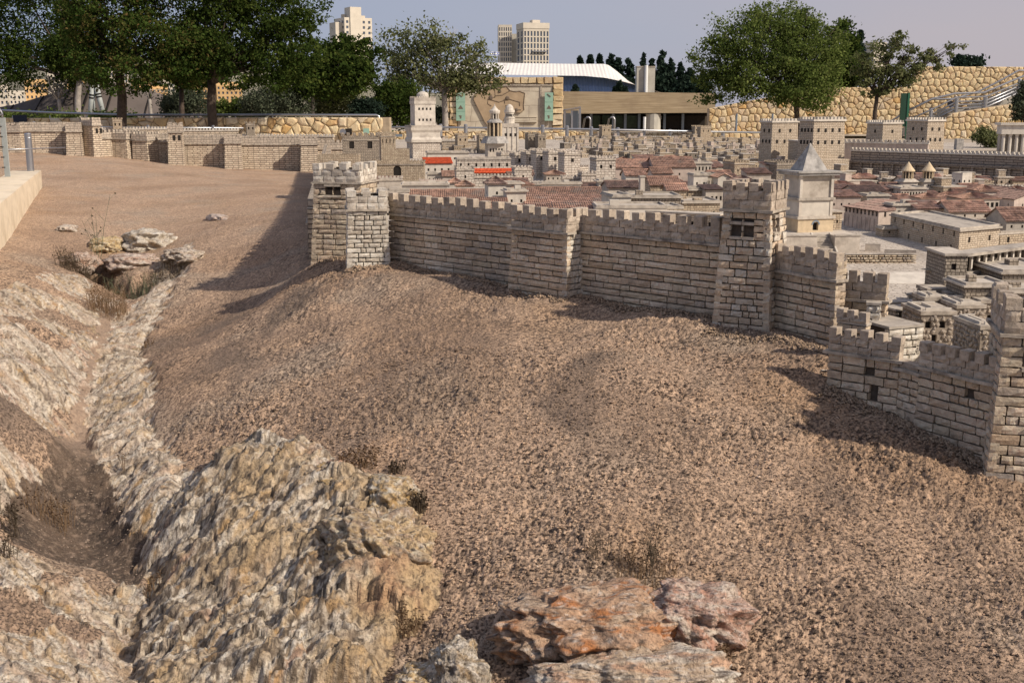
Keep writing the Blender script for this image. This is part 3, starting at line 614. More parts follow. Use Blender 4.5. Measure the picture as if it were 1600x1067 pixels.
def ledge(T, loc, p0, p1, z, h=.012, out=.018, m='ledge', back=.06):
    d = (p1-p0); L0 = d.length; ux = d/L0; n = Vector((ux.y, -ux.x)); mb = MB(); k = max(2, int(L0/.08)); prev = None
    for i in range(k+1):
        q = p0+ux*(L0*i/k-(out if i == 0 else 0)+(out if i == k else 0)); o = out*R.uniform(.85, 1.1); dz = R.uniform(-.0015, .0015)
        ring = [(q+n*o), (q+n*o), (q-n*back), (q-n*back)]; zz = [z+dz, z+h+dz, z+h+dz, z+dz]; ring = [(r.x-loc.x, r.y-loc.y, zc-loc.z) for r, zc in zip(ring, zz)]
        if prev:
            for j in range(4): mb.face([prev[j], ring[j], ring[(j+1) % 4], prev[(j+1) % 4]])
        else: mb.face(ring[::-1])
        prev = ring
    mb.face(prev); return mb.build('string_course', M[m], T)
def parapet(T, loc, p0, p1, z, rows=2, h=.042, kind='parapet', ph=.105, mw=.058, mh=.052, thick=.05, ends=True, out=.006):
    d = (p1-p0); L0 = d.length; ux = d/L0; n = Vector((ux.y, -ux.x)); a = atan2(ux.y, ux.x)
    for r in range(rows):
        u = 0
        while u < L0-.004:
            l = R.uniform(.055, .095); l = L0-u if u+l > L0-.035 else l
            q = p0+ux*(u+.0015)+n*(out+R.uniform(-.002, .002)); link('parapet_block', PB[kind][R.randrange(5)], T, (q.x-loc.x, q.y-loc.y, z+r*h-loc.z), a, (l-.003, thick/.036, h-.002)); u += l
    k = max(1, int(round((L0-mw)/ph))); st = (L0-mw)/k if k else 0
    for i in range(k+1):
        q = p0+ux*(i*st)+n*(out+R.uniform(-.002, .002)); link('merlon', MER[kind][R.randrange(5)], T, (q.x-loc.x, q.y-loc.y, z+rows*h-.004-loc.z), a+R.uniform(-.03, .03), (mw*R.uniform(.9, 1.1), thick, mh*R.uniform(.86, 1.1)))
def window(T, loc, p, ux, u, z0, z1, w_, back=.02, lint=True, m='dark'):
    """opening set into a face: p plan corner, u along it"""
    n = Vector((ux.y, -ux.x)); a = atan2(ux.y, ux.x); q = p+ux*u-n*.0215; 
    mb = MB(); mb.box(0, 0, z0-z0, w_, .003, z1-z0, 0)
    o = mb.build('window', M[m], T); o.location = (q.x-loc.x, q.y-loc.y, z0-loc.z); o.rotation_euler = (0, 0, a)
    if lint:
        for nm, za, zc in (('lintel', z1, z1+.014), ('sill', z0-.013, z0)):
            mb = MB(); mb.box(-.012, -.034, za-z0, w_+.012, 0, zc-z0); s = mb.build(nm, M['ledge'], o)

def V2(x, y): return Vector((x, y))
def rect(p0, p1, dep):
    ux = (p1-p0).normalized(); n = Vector((ux.y, -ux.x)); return [p0, p1, p1-n*dep, p0-n*dep]
def zrow(py, Y_): return CZ-S(py)*Y_

def gzv(p): return gz(p.x, p.y)
def wall_seg(name, label, pa, pb, zcor, kind='brick', batter=.05, dep=.07, par='parapet', lc=.1, mixk=None, rows=2, mh=.052, ph=.105, hpar=.042, mw=.055, group=None, floor_=None, ends='', holes=()):
    loc = Vector((pa.x, pa.y, gzv(pa))); T = thing(name, label, 'wall', loc, group=group)
    core(T, loc, rect(pa, pb, dep), zcor+.001+hpar*rows-.012, min(gzv(pa), gzv(pb))-.15 if floor_ is None else floor_)
    brick_face(T, loc, pa, pb, zcor-.001, gzv(pa), gzv(pb), lc=lc, kind=kind, batter=batter, mixk=mixk, holes=holes)
    ledge(T, loc, pa, pb, zcor); parapet(T, loc, pa, pb, zcor+.012, rows=rows, h=hpar, kind=par, mh=mh, ph=ph, mw=mw, thick=.05)
    if 'r' in ends:
        q = rect(pa, pb, dep); brick_face(T, loc, q[1], q[2], zcor+.012+hpar*rows, gzv(pb), gzv(pb), lc=lc*.7, kind='brick_gold')
    return T, loc
def tower(name, label, pa, pb, side, zcor, ztop, kind='brick', batter=.045, par='parapet', lc=.075, faces='flr', hpar=.05, rows=2, ph=.085, wins=(), mixk=None, mh=.05, hc=.036):
    P = rect(pa, pb, side); loc = Vector((pa.x, pa.y, gzv(pa))); T = thing(name, label, 'tower', loc)
    zb = [gz(p.x, p.y) for p in P]; core(T, loc, P, zcor+.002, min(zb)-.25, batter=batter)
    F_ = {'f': (0, 1), 'r': (1, 2), 'b': (2, 3), 'l': (3, 0)}
    for c in faces:
        i, j = F_[c]; hs = [(w_[1]-.008, w_[1]+w_[2]+.008, w_[3]-.004, w_[4]+.018) for w_ in wins if w_[0] == c]
        brick_face(T, loc, P[i], P[j], zcor-.001, zb[i]-.02, zb[j]-.02, lc=lc, kind=kind, batter=batter, holes=hs, mixk=mixk, hc=hc)
    for c in 'frbl':
        i, j = F_[c]; ledge(T, loc, P[i], P[j], zcor, out=.014)
        parapet(T, loc, P[i], P[j], zcor+.012, rows=rows, h=hpar, kind=par, ph=ph, mh=mh, mw=min(.052, ph*.62))
    ux = None
    for w_ in wins:
        i, j = F_[w_[0]]; ux = (P[j]-P[i]).normalized(); window(T, loc, P[i], ux, w_[1], w_[3], w_[4], w_[2])
    mb = MB(); q = [(p.x-loc.x, p.y-loc.y, zcor+.03-loc.z) for p in P]; mb.face(q); mb.build('deck', M['slab'], T)
    return T, loc
# --- tower pair at the left end of the near wall
pa = XY(487, 403, 8.05); pb = XY(566, 401, 7.98)
ztA = zrow(288, 8.0)
tower('city_tower', 'golden brown brick tower with two dark windows at the left end of the near wall', pa+V2(.03, 0), pb, .36, ztA, 0, kind='brick_gold', batter=.055, par='parapet_pale', hpar=.045, ph=.10, mh=.042, wins=[('f', .095, .035, zrow(306, 8), zrow(292, 8)), ('f', .155, .035, zrow(306, 8), zrow(292, 8))], mixk='brick', lc=.09)
pa = XY(543, 430, 7.32); pb = XY(610, 424, 7.36)
tower('city_tower', 'bright whitish brick tower without windows standing in front of the golden tower', pa+V2(.012, 0), pb-V2(.012, 0), .30, zrow(331, 7.3), 0, kind='brick_pale', batter=.045, par='parapet_pale', lc=.06, hpar=.042, ph=.10, mh=.038, hc=.03)
pa = V2(-3.35, 20.6); pb = V2(-1.50, 8.35); _v = pb-pa
_T = thing('city_wall', 'long side wall running back from the golden tower towards the far wall', 'wall', (pa.x, pa.y, CZ-1.5), atan2(_v.y, _v.x)); mb = MB(); mb.box(0, 0, 0, _v.length, .12, 1.5-.74); mb.build('masonry', M['farbrick'], _T)
mb = MB(); _n = int(_v.length/.105)
for _k in range(_n): mb.box(_k*.105, 0, 1.5-.7395, _k*.105+.058, .05, 1.5-.685)
mb.build('merlons', M['farpar'], _T, kind='stuff'); mb = MB(); mb.box(0, -.016, 1.5-.86, _v.length, -.0005, 1.5-.845); mb.build('string_course', M['ledge'], _T)
# --- wall 1, bastion, wall 2
d = XY(609, 418, 7.50); e = XY(800, 445, 6.74)
zc = zrow(356, 6.7)
wall_seg('city_wall', 'grey brown brick wall between the whitish tower and the shallow bastion', d, e, zc, rows=2, mixk='brick_gold', lc=.11)
f_ = XY(799, 446, 6.64); g_ = XY(885, 456, 6.33)
T, loc = wall_seg('wall_bastion', 'shallow brick bastion in the middle of the near wall with a sunlit right edge', f_, g_, zc-.001, dep=.12, lc=.10)
q = rect(f_, g_, .12); brick_face(T, loc, q[1], q[2], zc-.001, gzv(g_), gzv(g_), lc=.05, kind='brick_pale', batter=.05)  # paler bricks put the sunlight on this side face into the colour
parapet(T, loc, q[1], q[2], zc+.012, rows=2, h=.042, mw=.05)
i_ = XY(897, 458, 6.45); j_ = XY(1120, 492, 5.80)
wall_seg('city_wall', 'long dark jointed brick wall between the shallow bastion and the tall windowed tower', i_, j_, zc-.002, lc=.115, mixk='brick_gold')
# --- tall tower
pa = XY(1123, 500, 5.70); ux = V2(.868, -.497).normalized(); pb = pa+ux*.245
Zc3 = zrow(333, 5.6)
tower('city_tower', 'tall square brick tower with double windows rising from the middle of the near wall', pa, pb, .26, Zc3, 0, batter=.05, par='parapet', lc=.062, hpar=.048, ph=.072, mh=.045, faces='flr', mixk='brick_pale',
      wins=[('f', .055, .036, zrow(371, 5.62), zrow(352, 5.62)), ('f', .118, .036, zrow(372, 5.6), zrow(353, 5.6)), ('r', .05, .03, zrow(366, 5.55), zrow(343, 5.55)), ('r', .11, .03, zrow(366, 5.6), zrow(343, 5.6)), ('r', .16, .04, zrow(408, 5.65), zrow(390, 5.65))])
# --- lower walls to the right
pa = XY(1200, 532, 5.66); pb = XY(1300, 556, 5.28)
wall_seg('city_wall', 'short brick wall just right of the tall windowed tower with golden stains', pa, pb, zrow(438, 5.35), lc=.09, ph=.078, mw=.045, ends='r', mixk='brick_gold')
pa = XY(1302, 470, 5.42); pb = XY(1384, 476, 5.30)
wall_seg('city_wall', 'upper recessed wall with four merlons above the low steps', pa, pb, zrow(472, 5.35), lc=.09, ph=.063, mw=.046, ends='r', mixk='brick_gold', par='parapet')
zc6 = CZ-1.072
p1 = XY(1290, 619, 4.93); p2 = XY(1398, 668, 4.72); p3 = XY(1428, 676, 4.62); p4 = XY(1546, 735, 4.30)
wall_seg('city_wall', 'left half of the bent front wall with old square drain holes', p1, p2, zc6, lc=.07, mh=.04, hpar=.034, ph=.064, mw=.038, dep=.08, mixk='brick_gold', batter=.02, holes=[(.17, .215, CZ-1.145, CZ-1.11), (.2, .235, CZ-1.24, CZ-1.21)])
T, loc = wall_seg('wall_joint', 'plain brick strip without merlons joining the two halves of the bent front wall', p2, p3, zc6-.03, lc=.07, rows=1, mh=.001, hpar=.03, batter=.02)
wall_seg('city_wall', 'right half of the bent front wall running down to the near corner tower', p3, p4, zc6, lc=.08, mh=.04, hpar=.034, ph=.064, mw=.042, dep=.08, batter=.02, mixk='brick_gold', holes=[(.23, .27, CZ-1.155, CZ-1.125)])
# --- near right tower, mostly out of the frame
pa = XY(1541, 738, 4.22)+V2(.02, 0); ux = V2(.97, -.24).normalized(); pb = pa+ux*.36
tower('city_tower', 'nearest brick tower cut off by the right edge of the photo', pa, pb, .32, zrow(528, 4.2), 0, kind='brick', mixk='brick_gold', lc=.085, hpar=.048, rows=2, ph=.14, mh=.055, hc=.038, faces='fl', wins=[('f', .085, .04, zrow(575, 4.2), zrow(548, 4.2))])
# --- fighting platform with steps behind the front wall
pz = CZ-1.10
def block_thing(name, label, cat, pa, pb, dep, z0, z1, m, brick=None, lc=.07, top='slab', hc=.034, cap=.012):
    loc = Vector((pa.x, pa.y, z0)); T = thing(name, label, cat, loc); P = rect(pa, pb, dep)
    core(T, loc, P, z1-.001, z0, inset=.0 if not brick else .02, m=M[m] if m else None)
    if brick:
        brick_face(T, loc, P[0], P[1], z1-.002, z0, z0, lc=lc, kind=brick, hc=hc); brick_face(T, loc, P[1], P[2], z1-.002, z0, z0, lc=lc, kind=brick, hc=hc)
    mb = MB(); V = [(p.x-loc.x, p.y-loc.y, z) for z in (z1-z0, z1-z0+cap) for p in P]; mb.poly(V, [(3, 2, 1, 0), (4, 5, 6, 7), (0, 1, 5, 4), (1, 2, 6, 5), (2, 3, 7, 6), (3, 0, 4, 7)]); mb.build('capping', M[top], T)
    return T, loc
# platform, steps and block behind the front wall
pa = XY(1306, 520, 5.12); pb = XY(1353, 522, 5.02)
T, loc = block_thing('rampart', 'small sunlit rampart with pale merlons behind the left end of the front wall', 'wall', pa, pb, .05, pz-.12, zrow(505, 5.1), None, 'brick_gold', lc=.05)
parapet(T, loc, pa, pb, zrow(505, 5.1)+.01, rows=1, h=.02, kind='parapet', ph=.05, mw=.036, mh=.04, thick=.04)
pa = XY(1388, 535, 5.05); pb = XY(1443, 528, 5.12)
block_thing('stone_block', 'square brick fighting platform with a worn flat top beside the little steps', 'platform', pa, pb, .28, pz-.14, zrow(513, 5.08), None, 'brick_pale', lc=.055, hc=.03)
mb = MB(); loc = Vector((*XY(1362, 528, 5.2), pz-.1))
T = thing('stone_steps', 'four worn little steps climbing to the brick fighting platform', 'steps', loc)
for k in range(5):
    mb = MB(); mb.box(0, 0, 0, .12, .16-k*.03, .06+k*.026); o = mb.build('step', M['slab'], T); o.location = (k*.012, k*.03, 0); o.rotation_euler = (0, 0, -.2)
pa = XY(1352, 500, 5.22); pb = XY(1376, 500, 5.20)
block_thing('stone_pier', 'small stepped pier of pale blocks at the top of the little steps', 'pier', pa, pb, .06, pz-.12, zrow(478, 5.2), None, 'brick_pale', lc=.05)

# ------------------------------------------------------------------ houses
WINS = {}
def winmesh(key):
    if key not in WINS:
        mb = MB(); mb.box(0, -.0015, 0, 1, .0015, 1, 0); WINS[key] = mb.build('window', [M[key]], link_=False)
    return WINS[key]
def facade(mb, o, a, w_, h_, wins, t=.012):
    """wall face with real openings. wins: (x, z, w, h)"""
    ux = Vector((cos(a), sin(a), 0)); n = Vector((sin(a), -cos(a), 0)); up = Vector((0, 0, 1)); o = Vector(o)
    xs = sorted({0, w_} | {q for x in wins for q in (x[0], x[0]+x[2])}); zs = sorted({0, h_} | {q for x in wins for q in (x[1], x[1]+x[3])})
    P = lambda x, z, d=0: o+ux*x+up*z-n*d
    for i in range(len(xs)-1):
        for j in range(len(zs)-1):
            xm, zm = (xs[i]+xs[i+1])/2, (zs[j]+zs[j+1])/2
            if any(x[0] < xm < x[0]+x[2] and x[1] < zm < x[1]+x[3] for x in wins): continue
            mb.face([P(xs[i], zs[j]), P(xs[i+1], zs[j]), P(xs[i+1], zs[j+1]), P(xs[i], zs[j+1])])
    for x, z, ww, hh in wins:
        for q in (((x, z), (x+ww, z)), ((x+ww, z), (x+ww, z+hh)), ((x+ww, z+hh), (x, z+hh)), ((x, z+hh), (x, z))):
            (a0, b0), (a1, b1) = q; mb.face([P(a1, b1), P(a0, b0), P(a0, b0, t), P(a1, b1, t)])
def slope_tiles(mb, e0, e1, r1, r0, pitch=.017, rows=4, th=.006):
    """tiled roof plane, eave e0->e1, ridge r0->r1, with rounded cover tiles in courses"""
    e0, e1, r0, r1 = map(Vector, (e0, e1, r0, r1)); n = (e1-e0).cross(r0-e0).normalized(); L_ = (e1-e0).length; k = max(2, int(L_/pitch))
    g = lambda u, v: (e0.lerp(e1, u)).lerp(r0.lerp(r1, u), v)
    for j in range(rows):
        v0, v1 = j/rows, min(1, (j+1)/rows+.02)
        for i in range(k):
            w_ = R.uniform(-.0012, .0012); u0, u1, um = i/k, (i+1)/k, (i+.5)/k; lift = th*.7
            a = [g(u0, v0)+n*(lift), g(um, v0)+n*(th+lift+w_), g(u1, v0)+n*lift]; b = [g(u0, v1), g(um, v1)+n*(th+w_), g(u1, v1)]
            mb.face([a[0], a[1], b[1], b[0]]); mb.face([a[1], a[2], b[2], b[1]])
    mb.face([e0-n*.002, e1-n*.002, r1-n*.002, r0-n*.002])
FOOT = []
def house(px0, px1, ytop, Y0, dep, rot, label=None, m='plaster', roof='flat', rm='tile', nw=3, wz=.6, ws=(.018, .026), hr=.05, ov=.016, side=2, z0=None, name='model_house', group=None, cat='house', rows=None, door=False, merl=None, arch=False, rows2=None, winm='dark', cols=None, base_py=None):
    """one model building: front-left corner seen at px0, front edge reaches px1, eave at row ytop"""
    if base_py: Y0 = (CZ-cz(Q(px0, base_py)*Y0, Y0))/S(base_py)
    q0, q1 = Q(px0, ytop), Q(px1, ytop); x0 = q0*Y0; w_ = (q1*Y0-x0)/(cos(rot)-q1*sin(rot)); zt = zrow(ytop, Y0); g = cz(x0, Y0) if z0 is None else z0
    h_ = max(.03, zt-g)+.03; T = thing(name, label or 'x', cat, (x0, Y0, g-.03), rot, group); h0 = h_
    FOOT.append((x0+w_/2*cos(rot), Y0+dep/2, max(w_, dep)/2))
    mb = MB(); ww, wh = ws; z1 = h_*wz if h_ < .25 else h_-.09; z1 = min(z1, h_-wh-.012)
    fw = [] if not nw else [((i+.5)*w_/nw-ww/2, z1, ww, wh) for i in range(nw)]
    if rows2 and nw: fw += [((i+.5)*w_/nw-ww/2, z1-rows2, ww, wh) for i in range(nw) if z1-rows2 > .01]
    if door and nw: fw.append((w_*.5-ww*.8, .0302, ww*1.2, wh*1.3))
    sw = [] if not side else [((i+.5)*dep/side-ww/2, z1, ww, wh) for i in range(side)]
    faces = [((0, 0, 0), 0, w_, fw), ((w_, 0, 0), pi/2, dep, sw), ((w_, dep, 0), pi, w_, []), ((0, dep, 0), -pi/2, dep, sw)]
    for o, a, l, ws_ in faces:
        ws_ = [x for x in ws_ if x[0] > .004 and x[0]+x[2] < l-.004]; facade(mb, o, a, l, h_, ws_)
        ux = Vector((cos(a), sin(a), 0)); n = Vector((sin(a), -cos(a), 0))
        for x in ws_:
            p = Vector(o)+ux*x[0]-n*.011; link('window', winmesh(winm), T, (p.x, p.y, x[1]), a, (x[2], 1, x[3]))
            if arch:
                P = lambda X_, Z_: Vector(o)+ux*X_+Vector((0, 0, Z_))-n*.001
                xa, xb, zt_ = x[0], x[0]+x[2], x[1]+x[3]; c = x[2]*.38
                mb.face([P(xa, zt_), P(xa, zt_-c), P(xa+c*.3, zt_-c*.3), P(xa+c, zt_)]); mb.face([P(xb, zt_), P(xb-c, zt_), P(xb-c*.3, zt_-c*.3), P(xb, zt_-c)])
    mb.face([(0, 0, h_-.001), (w_, 0, h_-.001), (w_, dep, h_-.001), (0, dep, h_-.001)])
    if roof in ('gablex', 'gabley'):
        if roof == 'gabley': mb.face([(0, 0, h_), (w_, 0, h_), (w_/2, 0, h_+hr)]); mb.face([(w_, dep, h_), (0, dep, h_), (w_/2, dep, h_+hr)])
        else: mb.face([(0, dep, h_), (0, 0, h_), (0, dep/2, h_+hr)]); mb.face([(w_, 0, h_), (w_, dep, h_), (w_, dep/2, h_+hr)])
    mb.build('wall', M[m], T)
    rb = MB(); nr_ = rows or max(2, int(min(6, dep/.045))); x0_, x1_, y0_, y1_ = -ov, w_+ov, -ov, dep+ov
    if roof == 'flat':
        rb.box(-ov, -ov, h_, w_+ov, dep+ov, h_+.011); rb.build('roof', M['slab'], T)
        if w_ > .12 and dep > .1:
            pb_ = MB()
            for q in ((.0, .0, w_, .014), (.0, dep-.014, w_, dep), (.0, .0141, .014, dep-.0141), (w_-.014, .0141, w_, dep-.0141)): pb_.box(q[0], q[1], h_+.0111, q[2], q[3], h_+.024)
            pb_.build('roof_kerb', M['slab'], T)
            if w_ > .16:
                a_, b_ = R.uniform(.1, .6)*w_, R.uniform(.2, .55)*dep; hb = MB(); hb.box(a_, b_, h_+.0111, a_+R.uniform(.04, .09), b_+R.uniform(.04, .07), h_+R.uniform(.028, .05)); hb.build('roof_hut', M[m], T)
    elif roof == 'parapet':
        for q in ((0, 0, w_, .014), (0, dep-.014, w_, dep), (0, .0141, .014, dep-.0141), (w_-.014, .0141, w_, dep-.0141)): rb.box(q[0], q[1], h_, q[2], q[3], h_+.028)
        rb.build('roof_parapet', M[m], T)
    elif roof == 'gablex':
        slope_tiles(rb, (x0_, y0_, h_), (x1_, y0_, h_), (x1_, dep/2, h_+hr), (x0_, dep/2, h_+hr), rows=nr_); slope_tiles(rb, (x1_, y1_, h_), (x0_, y1_, h_), (x0_, dep/2, h_+hr), (x1_, dep/2, h_+hr), rows=nr_)
        rb.box(x0_, dep/2-.006, h_+hr, x1_, dep/2+.006, h_+hr+.009); rb.build('roof', M[rm], T)
    elif roof == 'gabley':
        slope_tiles(rb, (x0_, y1_, h_), (x0_, y0_, h_), (w_/2, y0_, h_+hr), (w_/2, y1_, h_+hr), rows=nr_); slope_tiles(rb, (x1_, y0_, h_), (x1_, y1_, h_), (w_/2, y1_, h_+hr), (w_/2, y0_, h_+hr), rows=nr_)
        rb.box(w_/2-.006, y0_, h_+hr, w_/2+.006, y1_, h_+hr+.009); rb.build('roof', M[rm], T)
    elif roof == 'shed':
        slope_tiles(rb, (x0_, y0_, h_), (x1_, y0_, h_), (x1_, y1_, h_+hr), (x0_, y1_, h_+hr), rows=nr_); rb.build('roof', M[rm], T)
        kb = MB(); kb.poly([(0, 0, h_), (0, dep, h_), (0, dep, h_+hr-.004)], [(0, 1, 2)]); kb.poly([(w_, 0, h_), (w_, dep, h_), (w_, dep, h_+hr-.004)], [(0, 1, 2)]); kb.poly([(0, dep, h_), (w_, dep, h_), (w_, dep, h_+hr-.004), (0, dep, h_+hr-.004)], [(0, 1, 2, 3)]); kb.build('roof_end', M[m], T)
    elif roof == 'hip':
        i = min(w_, dep)/2+ov; 
        if w_ >= dep: ra_, rb_ = (x0_+i, dep/2, h_+hr), (x1_-i, dep/2, h_+hr)
        else: ra_, rb_ = (w_/2, y0_+i, h_+hr), (w_/2, y1_-i, h_+hr)
        c = [(x0_, y0_, h_), (x1_, y0_, h_), (x1_, y1_, h_), (x0_, y1_, h_)]
        if w_ >= dep: Fs = [(c[0], c[1], rb_, ra_), (c[1], c[2], rb_, rb_), (c[2], c[3], ra_, rb_), (c[3], c[0], ra_, ra_)]
        else: Fs = [(c[0], c[1], ra_, ra_), (c[1], c[2], rb_, ra_), (c[2], c[3], rb_, rb_), (c[3], c[0], ra_, rb_)]
        for f in Fs: slope_tiles(rb, *f, rows=nr_)
        rb.box(x0_, y0_, h_-.004, x1_, y1_, h_+.001); rb.build('roof', M[rm], T)
    elif roof == 'merlon':
        kb = MB(); kb.box(-.008, -.008, h_, w_+.008, dep+.008, h_+.01); kb.build('ledge', M['ledge'], T)
        s_ = merl or .022; hz = h_+.01
        for q in ((0, 0, w_, .012), (0, dep-.012, w_, dep), (0, .0121, .012, dep-.0121), (w_-.012, .0121, w_, dep-.0121)): rb.box(q[0], q[1], hz, q[2], q[3], hz+s_*.9)
        mm = MB()
        for (ax, ay, bx_, by) in ((0, .006, w_, .006), (0, dep-.006, w_, dep-.006), (.006, 0, .006, dep), (w_-.006, 0, w_-.006, dep)):
            L_ = math.hypot(bx_-ax, by-ay); k = max(2, int(L_/(s_*1.7)))
            for i in range(k+1):
                u = i/k; cx_, cy_ = ax+(bx_-ax)*u, ay+(by-ay)*u; r_ = s_*.45; mm.box(cx_-r_, cy_-r_ if ax != bx_ else cy_-.0062, hz+s_*.9, cx_+r_, cy_+r_ if ax != bx_ else cy_+.0062, hz+s_*1.8) if ax == bx_ else mm.box(cx_-r_, cy_-.0062, hz+s_*.9, cx_+r_, cy_+.0062, hz+s_*1.8)
        rb.build('roof_parapet', M[m], T); mm.build('merlons', M[m], T, kind='stuff')
    if cols:
        n_, cw, ch, cd_ = cols
        for i in range(n_):
            cb = MB(); cb.lathe([(cw*1.3, 0), (cw*1.3, .006), (cw, .008), (cw*.9, ch-.008), (cw*1.4, ch-.004), (cw*1.4, ch)], 8); o = cb.build('column', M['column'], T, smooth=False); o.location = (w_*(i+.5)/n_, -cd_, h_-ch)
    return T, (x0, Y0, w_, dep, h_, rot)

H = house
# --- long red tiled roofs and houses directly behind the near wall
H(628, 700, 290, 11.4, .3, .05, 'long low house with flat stone roof slab right behind the paired left towers', m='plaster_pale', nw=4, roof='flat')
H(640, 762, 309, 10.3, .4, .06, 'low tiled market roof left of the little pyramid roofed house', m='plaster_pink', roof='gablex', hr=.055, nw=6)
H(690, 792, 318, 9.3, .24, .05, 'front tiled roof running just above the merlons behind the left wall', m='plaster_pale', roof='shed', hr=.028, nw=7)
H(763, 790, 288, 9.75, .16, .22, 'small square pale house with a brown pyramid roof among the red roofs', m='plaster_pale', roof='hip', hr=.06, nw=1, rm='tile_brown', side=1)
H(792, 822, 300, 9.55, .16, .2, 'little flat roofed block with overhanging slab between the red roofs', m='plaster_pale', roof='flat', nw=2, ov=.02)
H(783, 815, 288, 10.9, .14, .15, 'open fronted flat roofed shed beside the pyramid roofed house', m='plaster_pale', roof='flat', nw=3, ov=.03)
H(802, 968, 305, 10.7, .42, .04, 'widest weathered red tile roof in the middle of the market quarter', m='plaster_pink', roof='gablex', hr=.055, nw=9)
H(822, 948, 319, 9.5, .32, .05, 'big patched red tile roof in front of the widest market roof', m='plaster_pink', roof='shed', hr=.05, nw=6)
H(758, 874, 328, 8.6, .22, .03, 'nearest stained red tile roof above the merlons in the middle of the wall', m='plaster_pale', roof='shed', hr=.025, nw=6)
H(868, 932, 331, 8.3, .28, .03, 'small red roofed house touching the long plastered wall with arched windows', m='plaster_pale', roof='shed', hr=.045, nw=2)
H(932, 1042, 326, 8.15, .32, .02, 'long cream plastered building with a row of small arched windows behind the wall', m='plaster_pale', roof='flat', nw=6, wz=.55, ws=(.022, .024), arch=True, ov=.006)
H(1040, 1068, 327, 8.35, .30, .15, 'pale brick cube with one square window at the end of the arched window building', m='rubble', roof='flat', nw=1, side=1, ov=.004)
H(986, 1064, 310, 8.9, .4, .03, 'rough stone house with a flat lipped roof above the arched window building', m='rubgrey', roof='flat', nw=0, side=0)
H(958, 986, 309, 8.75, .35, .18, 'white plastered house with two tiny square windows under a flat roof', m='plaster_pale', roof='flat', nw=2, ov=.012)
H(1068, 1125, 318, 9.3, .4, .1, 'stone house with an arched door left of the slanting tan building', m='rubble', roof='flat', nw=3, arch=True, side=0)
H(1123, 1130, 337, 7.9, .9, 1.05, 'tan coursed building seen end on with rows of narrow windows by the tall tower', m='smallbrick', roof='flat', nw=1, side=7, wz=.5, ws=(.02, .04), rows2=.06)
H(951, 1000, 294, 9.9, .3, .12, 'low portico house with brown tiles left of the chimney like tower', m='plaster', roof='gablex', hr=.05, nw=3, rm='tile_brown')
H(1001, 1008, 277, 9.8, .05, .2, 'slim chimney like stone tower standing among the tiled roofs', m='plaster', roof='flat', nw=0, side=0, ov=.006, cat='tower', name='model_tower')
H(1016, 1062, 290, 10.4, .28, .08, 'house with a curved reddish tile roof right of the slim chimney tower', m='rubble', roof='gablex', hr=.07, nw=2)
H(1043, 1073, 298, 9.6, .2, .1, 'little gabled house with whitened gable ends and one window', m='rubble', roof='gablex', hr=.05, nw=1)
H(1075, 1103, 298, 9.9, .25, .1, 'ochre rubble house with two dark windows behind the flat roofs', m='rubble', roof='flat', nw=2)
H(1103, 1130, 297, 9.8, .22, .15, 'dark colonnaded house with a brown roof left of the tall tower', m='plaster', roof='shed', hr=.03, nw=4, ws=(.018, .035), rm='tile_brown')
H(1084, 1106, 275, 11.6, .2, .15, 'white domed lid house in the middle of the roofs', m='plaster_pale', roof='flat', nw=2, ov=.01)
H(1106, 1124, 275, 11.8, .25, .1, 'narrow house with dark pillared upper gallery beside the white lidded house', m='plaster', roof='flat', nw=4, ws=(.012, .04))
H(1122, 1142, 278, 11.5, .2, .15, 'small gable fronted house with a single arched opening', m='plaster_pale', roof='gabley', hr=.04, nw=1, arch=True, ws=(.03, .035))
H(1149, 1180, 283, 11.2, .22, .15, 'square pillared pavilion with a low brown pyramid roof', m='plaster', roof='hip', hr=.045, nw=5, ws=(.018, .045), rm='tile_brown')
H(1020, 1050, 272, 12.0, .25, .1, 'small house under a steep weathered red roof behind the chimney tower', m='plaster_pink', roof='gablex', hr=.06, nw=2)
H(978, 1036, 275, 12.4, .35, .05, 'tile roofed hall with an open pillared front', m='plaster_pale', roof='gablex', hr=.06, nw=5, ws=(.025, .04))
H(962, 1022, 263, 13.6, .5, .03, 'far left half of the long red tiled hall', m='plaster_pink', roof='gablex', hr=.09, nw=4)
H(1022, 1086, 262, 13.4, .55, .05, 'right half of the long red tiled hall above a bare pale wall', m='plaster_pink', roof='gablex', hr=.11, nw=4, wz=.8)
H(1085, 1112, 256, 15.0, .3, .1, 'house with a dark row of columns under a flat grey roof', m='plaster', roof='flat', nw=5, ws=(.02, .05))
H(1148, 1170, 257, 14.2, .3, .3, 'small castle block with merlons and two dark slits in the middle distance', m='rubble', roof='merlon', nw=2, side=1, cat='tower', name='model_tower')
H(1196, 1216, 258, 14.8, .2, .2, 'tiny house with a bright reddish roof below the first fortress tower', m='plaster_pale', roof='shed', hr=.03, nw=3, rm='tile')
H(1214, 1250, 258, 14.6, .35, .25, 'rubble castle gate with merlons below the fortress', m='rubgrey', roof='merlon', nw=3, cat='castle', name='model_castle')
H(1168, 1205, 272, 13.0, .3, .05, 'low row house with grey plaster front right of the small castle block', m='plaster', roof='shed', hr=.05, nw=4)
